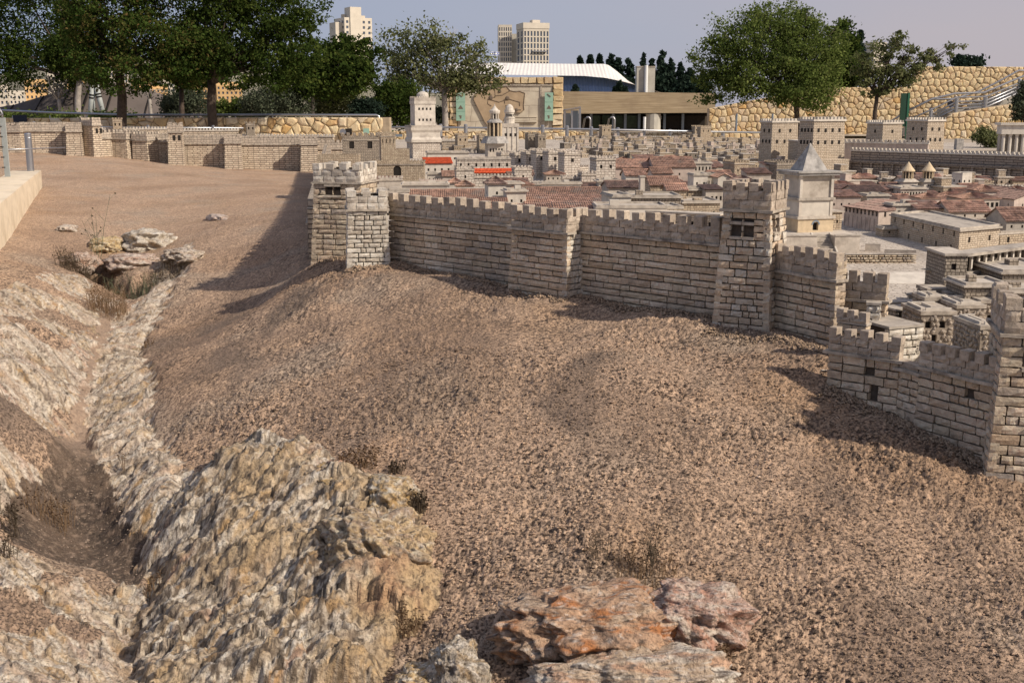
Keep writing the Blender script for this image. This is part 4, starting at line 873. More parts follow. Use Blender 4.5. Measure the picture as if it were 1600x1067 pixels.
# --- palace quarter at the left
H(668, 733, 240, 16.8, .4, .12, 'rear palace wing with an orange edge and a row of ten small windows', m='plaster_pale', roof='flat', rm='tile_red', nw=10, ws=(.022, .03), wz=.45)
H(664, 706, 256, 15.4, .3, .15, 'palace side wing under a bright orange red roof', m='plaster_pale', roof='shed', rm='tile_red', hr=.07, nw=4, ws=(.025, .035), side=1)
H(714, 798, 250, 14.8, .35, .1, 'main palace wing with seven tall windows and gilded cornice', m='whitebrick', roof='flat', nw=7, ws=(.026, .045), wz=.7, ov=.01)
H(738, 802, 271, 14.0, .12, .1, 'narrow bright orange red lean-to roof in front of the palace', m='whitebrick', roof='shed', rm='tile_red', hr=.05, nw=0, side=0)
H(713, 741, 267, 13.6, .22, .15, 'left white brick palace bastion with merlons and one small window', m='whitebrick', roof='merlon', nw=1, side=1, ws=(.022, .035), cat='tower', name='model_tower')
H(804, 831, 267, 13.4, .22, .15, 'right white brick palace bastion with merlons and one small window', m='whitebrick', roof='merlon', nw=1, side=1, ws=(.022, .035), cat='tower', name='model_tower')
H(741, 806, 279, 13.3, .06, .04, 'white brick palace curtain wall with rounded merlons between the two bastions', m='whitebrick', roof='merlon', nw=0, side=0, cat='wall', name='model_wall')
H(831, 880, 290, 12.6, .06, -.02, 'low crenellated white wall right of the palace bastion', m='whitebrick', roof='merlon', nw=0, side=0, cat='wall', name='model_wall')
H(878, 910, 281, 12.8, .06, .1, 'raised crenellated wall stretch leading to the white corner block', m='whitebrick', roof='merlon', nw=0, side=0, cat='wall', name='model_wall')
H(909, 931, 275, 12.7, .2, .15, 'white brick corner block with merlons beside the tall white tower', m='whitebrick', roof='merlon', nw=1, ws=(.05, .02), side=0, cat='tower', name='model_tower')
H(846, 908, 288, 12.3, .12, .02, 'long low shed with thin posts and arched niches below the white wall', m='plaster_pale', roof='flat', nw=6, ws=(.03, .035), arch=True, ov=.015)
H(932, 962, 251, 13.0, .28, .2, 'tall white brick tower with a double window in the middle of the model', m='whitebrick', roof='merlon', nw=2, ws=(.028, .04), side=0, wz=.8, cat='tower', name='model_tower')
H(936, 968, 284, 12.4, .18, .12, 'pillared lean-to shed at the foot of the tall white tower', m='plaster_pale', roof='flat', nw=4, ws=(.022, .05), ov=.03)
H(702, 722, 286, 12.0, .14, .15, 'left of two tiny kiosks with brown pyramid roofs before the palace', m='plaster', roof='hip', hr=.045, nw=1, side=1)
H(714, 740, 291, 11.7, .16, .12, 'right of two tiny kiosks with brown pyramid roofs before the palace', m='plaster', roof='hip', hr=.05, nw=2, side=1)
H(655, 712, 285, 13.0, .08, .03, 'pale garden wall with a row of tiny merlons left of the kiosks', m='plaster_pink', roof='merlon', merl=.014, nw=0, side=0, cat='wall', name='model_wall')
H(592, 628, 283, 12.5, .1, .05, 'short plastered wall with merlons behind the whitish tower', m='plaster', roof='merlon', nw=0, side=0, cat='wall', name='model_wall')
H(668, 700, 273, 14.2, .2, .1, 'low pale palace annex with a row of tiny arches', m='plaster_pale', roof='flat', nw=5, arch=True)
# --- white castle with a row of turrets
for k, (a, b, yt, Yk) in enumerate([(783, 801, 243, 16.6), (804, 820, 244, 16.3), (822, 836, 242, 16.0), (838, 855, 240, 15.7), (857, 878, 241, 15.4), (882, 907, 243, 15.0)]):
    H(a, b, yt, Yk, .25, .3, ['first and farthest', 'second', 'third', 'fourth', 'fifth', 'largest and nearest sunlit'][k]+' turret in the row of white castle turrets with dark windows', m='whitebrick', roof='merlon', nw=1, ws=(.04, .05), side=0, wz=.7, cat='tower', name='castle_turret', merl=.03)
q0 = V2(Q(797, 262)*16.5, 16.5); q1 = V2(Q(903, 268)*14.9, 14.9)
T, g_ = H(800, 884, 262, 16.2, .5, -.72, 'long shaded flank wall joining the white castle turrets', m='whitebrick', roof='merlon', nw=4, ws=(.03, .06), side=0, arch=True, cat='wall', name='castle_wall')
# --- gate complex behind the golden tower
H(579, 662, 258, 13.4, .25, .02, 'rough gate wall with a round arched doorway behind the paired towers', m='rubble', roof='merlon', nw=1, ws=(.09, .11), wz=.02, arch=True, side=0, cat='gate', name='model_gate')
H(535, 592, 220, 15.0, .5, .15, 'big grey rubble gatehouse with two square openings', m='rubgrey', roof='merlon', nw=2, ws=(.06, .09), wz=.7, side=0, cat='gatehouse', name='gatehouse', merl=.045)
H(595, 618, 214, 16.5, .3, .2, 'slender pale gatehouse tower with merlons and paired slits', m='rubble', roof='merlon', nw=4, ws=(.012, .06), side=0, cat='tower', name='model_tower', merl=.03)
H(618, 640, 236, 16.0, .25, .1, 'stepped rubble block left of the tall flared tower', m='rubble', roof='parapet', nw=0, side=0, cat='wall', name='model_wall')
H(495, 560, 246, 13.0, .3, .05, 'rubble building with a long lintel slit left of the gatehouse', m='rubble', roof='parapet', nw=1, ws=(.2, .02), side=0)
# --- tomb with pyramid roof
Yt = 9.4; loc = Vector((Q(1246, 365)*Yt, Yt, CZ-1.17)); T = thing('pyramid_tomb', 'tall square tomb tower with a pointed grey pyramid roof and an arched doorway', 'monument', loc, .28)
sT = lambda py, Y_=Yt: (zrow(py, Y_)-loc.z)
wd = (Q(1301, 360)-Q(1246, 360))*Yt/(cos(.28)-Q(1302, 360)*sin(.28)) ; D_ = wd*.92
def tier(name, ins, y0, y1, m, ext=0):
    mb = MB(); mb.box(ins, ins, sT(y0), wd-ins, D_-ins, sT(y1)); return mb.build(name, M[m], T)
mb = MB(); facade(mb, (0, 0, 0), 0, wd, sT(343), [(wd/2-.026, sT(361), .052, .066)], .03)
for o, a, l in (((wd, 0, 0), pi/2, D_), ((wd, D_, 0), pi, wd), ((0, D_, 0), -pi/2, D_)): facade(mb, o, a, l, sT(343), [])
mb.face([(0, 0, sT(343)), (wd, 0, sT(343)), (wd, D_, sT(343)), (0, D_, sT(343))]); mb.build('base', M['column'], T)
o = link('doorway', winmesh('dark'), T, (wd/2-.026, .027, sT(361)), 0, (.052, 1, .066))
mb = MB()
for k in range(7):
    a0, a1 = pi*k/7, pi*(k+1)/7; mb.poly([(wd/2+.038*cos(a), y_, sT(352)+.038*sin(a)+dz) for a, dz in ((a0, 0), (a1, 0)) for y_ in (-.004,)]+[(wd/2+.027*cos(a), -.004, sT(352)+.027*sin(a)) for a in (a1, a0)], [(0, 1, 2, 3)])
mb.build('door_arch', M['bluegrey'], T)
tier('plinth', -.012, 343.2, 339, 'slab'); tier('lower_storey', .012, 338.9, 314, 'plaster_pale'); tier('middle_cornice', -.006, 313.9, 310, 'slab')
tier('upper_storey', .022, 309.9, 275, 'plaster'); tier('top_cornice', -.022, 274.9, 271, 'greystone'); tier('roof_slab', -.035, 270.9, 268, 'greystone')
for x_, y_ in ((.008, .008), (wd-.032, .008), (wd-.032, D_-.032), (.008, D_-.032)):
    mb = MB(); mb.box(x_, y_, sT(309.8), x_+.024, y_+.024, sT(275.1)); mb.build('corner_pilaster', M['plaster_pale'], T)
    mb = MB(); mb.box(x_-.002, y_-.002, sT(338.8), x_+.022, y_+.022, sT(314.1)); mb.build('corner_block', M['plaster'], T)
mb = MB(); a = .048
b0 = [(a, a), (wd-a, a), (wd-a, D_-a), (a, D_-a)]; zb_ = sT(267.9); za = sT(225); mb.poly([(p[0], p[1], zb_) for p in b0]+[(wd/2-.003, D_/2-.003, za), (wd/2+.003, D_/2-.003, za), (wd/2+.003, D_/2+.003, za), (wd/2-.003, D_/2+.003, za)], [(0, 1, 5, 4), (1, 2, 6, 5), (2, 3, 7, 6), (3, 0, 4, 7), (4, 5, 6, 7)]); mb.build('pyramid_roof', M['greystone'], T)
mb = MB()
for k in range(16): mb.box(.04+k*(wd-.08)/16, .012, sT(278), .04+k*(wd-.08)/16+.007, .021, sT(276))
mb.build('dentils', M['plaster_pale'], T, kind='stuff')
# podium, stair and low walls in front of the tomb
loc = Vector((Q(1228, 392)*9.12, 9.12, CZ-1.18)); T = thing('podium', 'plastered podium with a central stair in front of the pyramid roofed tomb', 'podium', loc, .06)
wp = (Q(1345, 392)-Q(1228, 392))*9.12; hp = .15
mb = MB(); mb.box(-.4, 0, 0, wp*.42, .95, hp); mb.box(wp*.66, 0, 0, wp, .95, hp); mb.box(wp*.42, .16, 0, wp*.66, .9501, hp-.0005); mb.build('terrace', M['plaster'], T)
for k in range(8):
    mb = MB(); mb.box(wp*.422, -.06+k*.028, 0, wp*.658, .16, .014+k*.0172); mb.build('step', M['slab'], T)
for x_ in (.405, .66):
    mb = MB(); mb.poly([(wp*x_+dx, y_, z_) for dx in (0, .012) for y_, z_ in ((-.08, 0), (.16, 0), (.16, hp+.012), (.14, hp+.012), (-.08, .014))], [(4, 3, 2, 1, 0), (5, 6, 7, 8, 9), (0, 1, 6, 5), (1, 2, 7, 6), (2, 3, 8, 7), (3, 4, 9, 8), (4, 0, 5, 9)]); mb.build('stair_cheek', M['plaster_pale'], T)
mb = MB(); mb.box(wp*.66, -.006, hp+.0005, wp+.01, .02, hp+.01); mb.box(-.4, -.006, hp+.0005, wp*.42, .02, hp+.01); mb.build('edge', M['slab'], T)
def lowwall(px0, px1, py, Y0, h_, rot, label, brick=True, dep=.03):
    x0 = Q(px0, py)*Y0; q1 = Q(px1, py); w_ = (q1*Y0-x0)/(cos(rot)-q1*sin(rot)); pa = V2(x0, Y0); pb = pa+V2(cos(rot), sin(rot))*w_
    T, loc = block_thing('low_wall', label, 'wall', pa, pb, dep, CZ-1.175, CZ-1.175+h_, None if brick else 'plaster', 'brick_gold' if brick else None, lc=.032, hc=.0175, cap=.005)
lowwall(1228, 1298, 404, 8.55, .07, .02, 'low golden brick wall with white coping left of the tomb stair')
lowwall(1321, 1432, 404, 8.55, .072, .02, 'longer low golden brick wall with white coping right of the tomb stair')
lowwall(1382, 1432, 390, 9.1, .04, -.35, 'slanting shaded low wall meeting the end of the longer brick wall', False)
lowwall(1352, 1376, 382, 9.3, .06, -.3, 'short dark sided low wall beside the podium corner', False)
# sloping stone ramps in the square
for (a, b, py, Y_, lab) in ((1384, 1478, 436, 7.55, 'pale sloping stone ramp with raised edges crossing the square'), (1308, 1370, 430, 7.6, 'flat white paved slab at the left of the sloping ramp')):
    x0 = Q(a, py)*Y_; w_ = Q(b, py)*Y_-x0; T = thing('ramp', lab, 'ramp', (x0, Y_, CZ-1.172)); r_ = .045 if a == 1384 else .012
    mb = MB(); mb.poly([(0, 0, 0), (w_, 0, 0), (w_-.05, .26, 0), (.02, .26, 0), (0, 0, .004), (w_, 0, .004), (w_-.05, .26, r_), (.02, .26, r_)], [(4, 5, 6, 7), (0, 1, 5, 4), (1, 2, 6, 5), (2, 3, 7, 6), (3, 0, 4, 7)]); mb.build('slab', M['plaster_pale'], T)
    if a == 1384:
        for x_, s_ in ((-.012, .012), (w_-.04, -.02)):
            mb = MB(); mb.poly([(x_+dx, y_, z_) for dx in (0, .018) for y_, z_ in ((-.01, 0), (.28, 0), (.28, .065), (-.01, .012))], [(3, 2, 1, 0), (4, 5, 6, 7), (0, 1, 5, 4), (1, 2, 6, 5), (2, 3, 7, 6), (3, 0, 4, 7)]); mb.build('raised_edge', M['slab'], T)
# --- buildings right of the tomb
H(1398, 1600, 369, 8.7, 1.2, 1.0, 'x')if False else None
def wedge_house(pl, pc, pr, label, m, ztop, side_wins, front_wins, roof=None, rm='tile', hr=.05, ws=(.03, .046), arch=False, front_m=None, kerb=True):
    """corner building: pl, pc, pr are (px, base row) of far left end, near corner, right end on the plaza"""
    P = []
    for a in (pl, pc, pr):
        Y_ = (1.175)/S(a[1]); Y_ = cdrop(Q(*a)*Y_, Y_)/S(a[1]); P.append(V2(Q(*a)*Y_, Y_))
    v1 = P[1]-P[0]; L1 = v1.length; a1 = atan2(v1.y, v1.x); v2 = P[2]-P[1]; L2 = v2.length; a2 = atan2(v2.y, v2.x)
    g = cz(P[1].x, P[1].y); ztop = zrow(ztop, P[1].y); loc = Vector((P[1].x, P[1].y, g-.02)); T = thing('model_building', label, 'building', loc); h_ = ztop-g+.02
    mb = MB(); o0 = (P[0].x-loc.x, P[0].y-loc.y, 0); P3 = P[0]+v2
    def row(L_, n, zf): return [((i+.5)*L_/n-ws[0]/2, h_*zf, ws[0], ws[1]) for i in range(n)]
    w1 = [x for n, zf in side_wins for x in row(L1, n, zf)]; w2 = [x for n, zf in front_wins for x in row(L2, n, zf)]
    for o, a, L_, ws_ in ((o0, a1, L1, w1), ((0, 0, 0), a2, L2, w2), ((v2.x, v2.y, 0), a1+pi, L1, []), ((P3.x-loc.x, P3.y-loc.y, 0), a2+pi, L2, [])):
        facade(mb, o, a, L_, h_, ws_); ux = Vector((cos(a), sin(a), 0)); n = Vector((sin(a), -cos(a), 0))
        for x in ws_: p = Vector(o)+ux*x[0]-n*.011; link('window', winmesh('dark'), T, (p.x, p.y, x[1]), a, (x[2], 1, x[3]))
    if roof == 'tile':
        for i in range(8):
            u = (i+.05)*L1/8; q = V2(*o0[:2])+V2(cos(a1), sin(a1))*u; mb_ = MB(); mb_.box(0, -.006, 0, .012, -.0005, h_*.66); ob = mb_.build('pier', M[m], T); ob.location = (q.x, q.y, 0); ob.rotation_euler = (0, 0, a1)
    c = [(P[0].x-loc.x, P[0].y-loc.y), (0, 0), (v2.x, v2.y), (P3.x-loc.x, P3.y-loc.y)]
    mb.face([(p[0], p[1], h_-.001) for p in c]); mb.build('wall', M[m], T)
    rb = MB(); cc = V2(sum(p[0] for p in c)/4, sum(p[1] for p in c)/4); E = [V2(*p)+(V2(*p)-cc).normalized()*.025 for p in c]
    if roof == 'tile':
        i0 = (E[0]+E[3])/2; i1 = (E[1]+E[2])/2
        slope_tiles(rb, (*E[0], h_), (*E[1], h_), (*i1, h_+hr), (*i0, h_+hr), rows=5); slope_tiles(rb, (*E[2], h_), (*E[3], h_), (*i0, h_+hr), (*i1, h_+hr), rows=5); rb.face([(*E[1], h_), (*E[2], h_), (*i1, h_+hr)]); rb.face([(*E[0], h_), (*E[3], h_), (*i0, h_+hr)]); rb.build('roof', M[rm], T)
    else:
        rb.poly([(*p, z) for z in (h_, h_+.014) for p in E], [(0, 1, 5, 4), (1, 2, 6, 5), (2, 3, 7, 6), (3, 0, 4, 7), (4, 5, 6, 7), (3, 2, 1, 0)]); rb.build('roof', M['slab'], T)
        if kerb:
            kb = MB()
            for i in range(4):
                a_, b_ = V2(*c[i]), V2(*c[(i+1) % 4]); u = (b_-a_).normalized(); nn = V2(-u.y, u.x)*.02; q = [a_+u*.001, b_-u*.021, b_-u*.021+nn, a_+u*.001+nn]; kb.poly([(*p, z) for z in (h_+.0141, h_+.03) for p in q], [(0, 1, 5, 4), (1, 2, 6, 5), (2, 3, 7, 6), (3, 0, 4, 7), (4, 5, 6, 7)])
            kb.build('roof_kerb', M['slab'], T)
    return T
wedge_house((1390, 367), (1497, 396), (1560, 389), 'long tan brick building with arched doors seen corner on across the square', 'smallbrick', 362, [(7, .74), (5, .15)], [(2, .5)])
wedge_house((1318, 352), (1371, 363), (1470, 352), 'long plastered storehouse with wall piers and a brown tiled roof behind the tomb', 'plaster_pink', 331, [(9, .78)], [(5, .74)], roof='tile', rm='tile_brown', hr=.05)
wedge_house((1560, 388), (1561, 389), (1640, 384), 'pale rubble house at the right edge behind the colonnaded building', 'rubble', 367, [], [(3, .5)])
H(1484, 1548, 332, 10.6, .35, .1, 'gabled hall with a tiled roof and grey triangular gable in the square', m='plaster', roof='gablex', hr=.09, nw=4, wz=.8, z0=CZ-1.17)
H(1573, 1640, 346, 9.7, .35, .1, 'gabled hall cut by the right edge with a large grey gable', m='plaster', roof='gablex', hr=.10, nw=4, wz=.75, z0=CZ-1.17)
H(1396, 1434, 322, 10.8, .2, .12, 'flat roofed block with two square windows projecting from the storehouse', m='plaster', roof='flat', nw=2, ws=(.028, .045), z0=CZ-1.17)
H(1434, 1476, 327, 10.7, .22, .12, 'low tiled wing right of the flat roofed storehouse block', m='plaster_pink', roof='shed', hr=.06, nw=1, z0=CZ-1.17)
H(1302, 1316, 332, 9.6, .2, .25, 'small rubble cube with one window just right of the tomb base', m='rubble', roof='flat', nw=1, side=0, z0=CZ-1.17)
H(1470, 1600, 352, 9.9, .15, .03, 'long low courtyard wall between the gabled halls', m='plaster', roof='parapet', nw=0, side=0, z0=CZ-1.17, cat='wall', name='model_wall')
H(1298, 1335, 296, 13.0, .3, .1, 'house with a row of square windows under a reddish roof right of the pyramid', m='plaster_pink', roof='shed', hr=.04, nw=4)
H(1298, 1345, 308, 11.8, .3, .1, 'low red roofed row house right of the tomb upper storey', m='plaster_pink', roof='shed', hr=.05, nw=4, rm='tile')
H(1336, 1384, 300, 12.6, .35, .12, 'dark brown tiled hall behind the storehouse', m='plaster', roof='gablex', hr=.06, nw=3, rm='tile_brown')
H(1355, 1390, 307, 11.9, .25, .1, 'flat slab roofed house with two dark openings behind the storehouse', m='plaster', roof='flat', nw=2, ws=(.035, .03))
H(1384, 1406, 297, 13.0, .25, .15, 'small plaster house with an arched doorway beside the colonnaded hall', m='plaster_pink', roof='shed', hr=.03, nw=2, arch=True)
H(1408, 1448, 296, 12.8, .35, .1, 'dark colonnaded hall in front of the two cone roofed towers', m='plaster', roof='flat', nw=9, ws=(.018, .065))
H(1440, 1470, 310, 11.8, .25, .12, 'little pillared house with a pale reddish roof and white finial', m='plaster_pink', roof='hip', hr=.04, nw=4, ws=(.025, .03))
H(1504, 1562, 311, 11.9, .35, .1, 'wide portico with white posts under a reddish tiled roof', m='plaster', roof='hip', hr=.05, nw=8, ws=(.032, .05), rm='tile')
H(1532, 1558, 299, 12.6, .3, .12, 'upper storey with a bright red hipped roof behind the wide portico', m='plaster_pink', roof='hip', hr=.06, nw=0, rm='tile')
H(1560, 1600, 305, 12.9, .35, .3, 'dark brown gabled house left of the right edge', m='plaster', roof='gabley', hr=.08, nw=2, rm='tile_brown')
H(1585, 1640, 312, 12.2, .35, .3, 'brown gabled house at the extreme right edge of the roofs', m='plaster_pink', roof='gabley', hr=.08, nw=2, rm='tile_brown')
H(1496, 1530, 303, 13.2, .3, .1, 'low house with a small red roof below the square lookout tower', m='plaster', roof='gablex', hr=.05, nw=2, rm='tile')
H(1504, 1519, 274, 14.0, .17, .45, 'square pale lookout tower with three rows of windows', m='plaster_pale', roof='parapet', nw=2, side=2, ws=(.025, .03), wz=.8, rows2=.07, cat='tower', name='model_tower')
H(1524, 1552, 289, 14.2, .2, .1, 'crenellated rubble wall right of the lookout tower', m='rubble', roof='merlon', nw=0, side=0, cat='wall', name='model_wall')
H(1552, 1640, 296, 14.0, .08, .05, 'long pale crenellated wall running to the right edge below the great wall', m='plaster_pale', roof='merlon', nw=0, side=0, cat='wall', name='model_wall')
H(1378, 1398, 282, 15.0, .2, .1, 'small white crenellated ruin at the foot of the great wall', m='whitebrick', roof='merlon', nw=0, side=0, cat='wall', name='model_wall')
# two cone-roofed towers
for cx_, lab in ((1418, 'left of the two slender towers with cone roofs and golden columns'), (1450, 'right of the two slender towers with cone roofs and golden columns')):
    Y_ = 13.6; x_ = Q(cx_, 280)*Y_; g = cz(x_, Y_); T = thing('cone_roof_tower', lab, 'tower', (x_, Y_, g), .2, 'twin cone roofed towers'); z_ = lambda py: zrow(py, Y_)-g; s = Y_/F
    mb = MB(); mb.box(-11.5*s, -9*s, 0, 11.5*s, 9*s, z_(284)); mb.build('base', M['plaster_pale'], T)
    mb = MB(); mb.poly([(-14*s, -12*s, z_(284)), (14*s, -12*s, z_(284)), (14*s, 12*s, z_(284)), (-14*s, 12*s, z_(284)), (-8*s, -7*s, z_(279)), (8*s, -7*s, z_(279)), (8*s, 7*s, z_(279)), (-8*s, 7*s, z_(279))], [(0, 3, 2, 1), (4, 5, 6, 7), (0, 1, 5, 4), (1, 2, 6, 5), (2, 3, 7, 6), (3, 0, 4, 7)]); mb.build('skirt_roof', M['slab'], T)
    mb = MB(); mb.lathe([(5.5*s, z_(280)), (5.5*s, z_(267))], 12); mb.build('drum', M['wood'], T)
    for k in range(10):
        a = 2*pi*k/10; mb = MB(); mb.lathe([(1.0*s, z_(279.5)), (1.0*s, z_(267.5))], 6, (7.6*s*cos(a), 7.6*s*sin(a))); mb.build('column', M['column'], T)
    mb = MB(); mb.lathe([(10.5*s, z_(268)), (10.5*s, z_(266.5)), (6*s, z_(261)), (2.5*s, z_(256)), (.4*s, z_(253))], 16); mb.build('cone_roof', M['column'], T, smooth=False)
    for k in range(4): link('window', winmesh('dark'), T, (-5*s+k*3*s, -9.1*s-.001, z_(291)), 0, (1.6*s, 1, 2.4*s))
# --- colonnaded building on the right
Yc = 6.35; p0 = XY(1473, 470, Yc); g = CZ-1.18; hgt = zrow(401, Yc)-g
T = thing('colonnade_building', 'large brick building with a roofed colonnade of pale posts at the right edge', 'building', (p0.x, p0.y, g), 0)
def tb(name, m, x0, y0, z0, x1, y1, z1, mw=None): mb = MB(); mb.box(x0, y0, z0, x1, y1, z1); return mb.build(name, M[m], T)
zz = lambda py, Y_=Yc: zrow(py, Y_)-g
w1 = (Q(1507, 430)-Q(1473, 430))*Yc
mb = MB(); facade(mb, (0, 0, 0), 0, w1, zz(400), [(w1*.28, zz(422), .028, .036), (w1*.5, zz(448), .03, .036)]); facade(mb, (w1, 0, 0), pi/2, .3, zz(400), []); facade(mb, (0, .3, 0), -pi/2, .3, zz(400), []); mb.face([(0, 0, zz(400)), (w1, 0, zz(400)), (w1, .3, zz(400)), (0, .3, zz(400))]); mb.build('end_block', M['rubgrey'], T)
for x_, py in ((w1*.28, 422), (w1*.5, 448)): link('window', winmesh('dark'), T, (x_, .011, zz(py)), 0, (.03, 1, .036))
# terrace running back and right
ra = .62; dx, dy = cos(ra), sin(ra)
Lt = .85
def onrun(u, off, z): return (w1+.002+u*dx-off*dy, .02+u*dy+off*dx, z)
mb = MB(); facade(mb, onrun(0, 0, 0), ra, Lt, zz(431), [(u, zz(447), .016, .024) for u in (.08, .18, .3, .4)]); mb.face([onrun(0, 0, zz(431)), onrun(Lt, 0, zz(431)), onrun(Lt, .3, zz(431)), onrun(0, .3, zz(431))]); mb.build('terrace_wall', M['rubble'], T)
for u in (.08, .18, .3, .4): link('window', winmesh('dark'), T, Vector(onrun(u, .011, zz(447))), ra, (.016, 1, .024))
mb = MB(); V = [onrun(u, o_, z) for z in (zz(431)+.001, zz(431)+.016) for u, o_ in ((0, -.012), (Lt, -.012), (Lt, .02), (0, .02))]; mb.poly(V, [(0, 1, 5, 4), (1, 2, 6, 5), (2, 3, 7, 6), (3, 0, 4, 7), (4, 5, 6, 7), (3, 2, 1, 0)]); mb.build('terrace_edge', M['slab'], T)
for k in range(12):
    u = .03+k*.07; mb = MB(); mb.box(-.007, -.007, zz(431)+.016, .007, .007, zz(403)); o = mb.build('post', M['plaster_pale'], T); q = onrun(u, .035, 0); o.location = (q[0], q[1], 0); o.rotation_euler = (0, 0, ra)
mb = MB(); V = [onrun(u, o_, z) for z in (zz(431), zz(402)) for u, o_ in ((0, .09), (Lt, .09), (Lt, .12), (0, .12))]; mb.poly(V, [(0, 1, 5, 4), (1, 2, 6, 5), (2, 3, 7, 6), (3, 0, 4, 7), (4, 5, 6, 7)]); mb.build('back_wall', M['wood'], T)
mb = MB(); V = [onrun(u, o_, z) for z in (zz(402.5), zz(398)) for u, o_ in ((-.02, 0), (Lt, 0), (Lt, .13), (-.02, .13))]; mb.poly(V, [(0, 1, 5, 4), (1, 2, 6, 5), (2, 3, 7, 6), (3, 0, 4, 7), (4, 5, 6, 7), (3, 2, 1, 0)]); mb.build('colonnade_roof', M['slab'], T)
tb('block_roof', 'slab', -.012, -.012, zz(400)+.001, w1+.012, .31, zz(400)+.014)
# right end of the same complex, brick terrace and stair
H(1567, 1660, 428, 6.15, .5, .02, 'grey brick wing with dark square windows right of the slanting terrace wall', m='rubgrey', roof='flat', nw=4, ws=(.03, .04), z0=CZ-1.18)
H(1509, 1575, 449, 5.95, .26, .02, 'flat topped brick block with a raised kerb in front of the terrace', m='rubgrey', roof='flat', nw=2, ws=(.028, .036), z0=CZ-1.18)
H(1572, 1660, 458, 5.85, .3, .02, 'lowest grey brick annex with one square window at the right edge', m='rubgrey', roof='flat', nw=3, ws=(.03, .04), z0=CZ-1.18)
# rough stone houses of the lower quarter
def stonehouse(px0, px1, ytop, ybase, Y0, dep, rot, label, wins, kerbs=True, door=None):
    x0 = Q(px0, ytop)*Y0; q1 = Q(px1, ytop); w_ = (q1*Y0-x0)/(cos(rot)-q1*sin(rot)); z0 = zrow(ybase, Y0); h_ = zrow(ytop, Y0)-z0; T = thing('stone_house', label, 'house', (x0, Y0, z0-.04), rot); h_ += .04
    mb = MB(); ws_ = [(x*w_, z*h_, ww, hh) for x, z, ww, hh in wins]; facade(mb, (0, 0, 0), 0, w_, h_, ws_, .02)
    for o, a, l in (((w_, 0, 0), pi/2, dep), ((w_, dep, 0), pi, w_), ((0, dep, 0), -pi/2, dep)): facade(mb, o, a, l, h_, [])
    mb.build('wall', M['stuccostone'], T)
    # facing stones
    def stones(o, a, L_, skip):
        ux = Vector((cos(a), sin(a), 0)); n = Vector((sin(a), -cos(a), 0)); pts = []; c = .021; nz_ = int(h_/c); nx = int(L_/c)
        for j in range(nz_+1):
            for i in range(nx+1): pts.append(((i+.5*(j % 2))*c+R.uniform(-.35, .35)*c, (j+.3)*c+R.uniform(-.3, .3)*c))
        for p in pts:
            if not (0.006 < p[0] < L_-.004 and p[1] < h_-.008) or any(x-.008 < p[0] < x+ww+.008 and z-.008 < p[1] < z+hh+.008 for x, z, ww, hh in skip): continue
            k = R.randrange(8); q = Vector(o)+ux*p[0]+n*.001; s_ = R.uniform(.8, 1.15); a_ = R.uniform(0, 6.28)
            ob = link('stone', STONES[k], T, (q.x, q.y, p[1])); ob.matrix_basis = Matrix.Translation((q.x, q.y, p[1])) @ Matrix.Rotation(a, 4, 'Z') @ Matrix.Rotation(a_, 4, 'Y') @ Matrix.Diagonal((c*.62*s_, .007, c*.5*s_, 1))
    stones((0, 0, 0), 0, w_, ws_)
    if rot > -.1: stones((0, dep, 0), -pi/2, dep, [])
    for x in ws_: link('window' if x[1] > .06 else 'door', winmesh('dark'), T, (x[0], .019, x[1]), 0, (x[2], 1, x[3]))
    mb = MB(); mb.box(-.008, -.008, h_, w_+.008, dep+.008, h_+.018); mb.build('roof', M['ledge'], T)
    if kerbs:
        for q in ((.01, dep*.15, .022, dep*.9), (w_*.45, dep*.3, w_*.48, dep*.8), (.03, dep*.84, w_*.9, dep*.9), (.03, dep*.1, w_*.95, dep*.14)):
            mb = MB(); mb.box(q[0], q[1], h_+.018, q[2], q[3], h_+.030); mb.build('roof_kerb', M['plaster_pale'], T)
M['stuccostone'] = plain('rubble_mortar', (0.27, 0.22, 0.17), .3, scale=50, bumpd=.004)
M['stonefac'] = objbrick('facing_rubble_stone', [(0, (.36, .30, .24)), (.5, (.45, .38, .30)), (1, (.30, .255, .215))], sc_=70)
STONES = []
for s in range(8):
    r = random.Random(s+50); mb = MB(); n = r.choice([5, 6, 7]); an = sorted(r.uniform(-.3, .3)+2*pi*k/n for k in range(n)); rad = [r.uniform(.8, 1.15) for _ in range(n)]
    V = [(rad[k]*cos(a), 0, rad[k]*sin(a)) for k, a in enumerate(an)]+[(rad[k]*.75*cos(a), -r.uniform(.7, 1.1), rad[k]*.75*sin(a)) for k, a in enumerate(an)]+[(r.uniform(-.2, .2), -r.uniform(1, 1.5), 0)]
    mb.poly(V, [(k, (k+1) % n, n+(k+1) % n, n+k) for k in range(n)]+[(n+k, n+(k+1) % n, 2*n) for k in range(n)]); STONES.append(mb.build('stone', M['stonefac'], link_=False))
stonehouse(1440, 1492, 492, 535, 5.5, .24, .05, 'nearest rough stone house with two windows and a door behind the front wall', [(.13, .62, .03, .034), (.56, .62, .03, .034), (.35, .16, .026, .05)])
stonehouse(1496, 1538, 482, 530, 5.75, .26, .05, 'second rough stone house with small dark openings right of the nearest one', [(.2, .5, .022, .028), (.7, .5, .022, .028), (.5, .12, .03, .03)])
stonehouse(1446, 1482, 470, 495, 5.95, .16, .05, 'small upper stone house with a framed roof behind the nearest stone house', [])
stonehouse(1450, 1484, 456, 480, 6.2, .14, .05, 'rounded grey stone hut at the back of the rough stone houses', [], False)
stonehouse(1483, 1533, 463, 485, 6.1, .12, .05, 'long low rubble block behind the second stone house', [], False)
stonehouse(1534, 1585, 474, 500, 5.85, .12, .05, 'low rubble wall block left of the nearest tower top', [(.2, .3, .03, .028)], False)
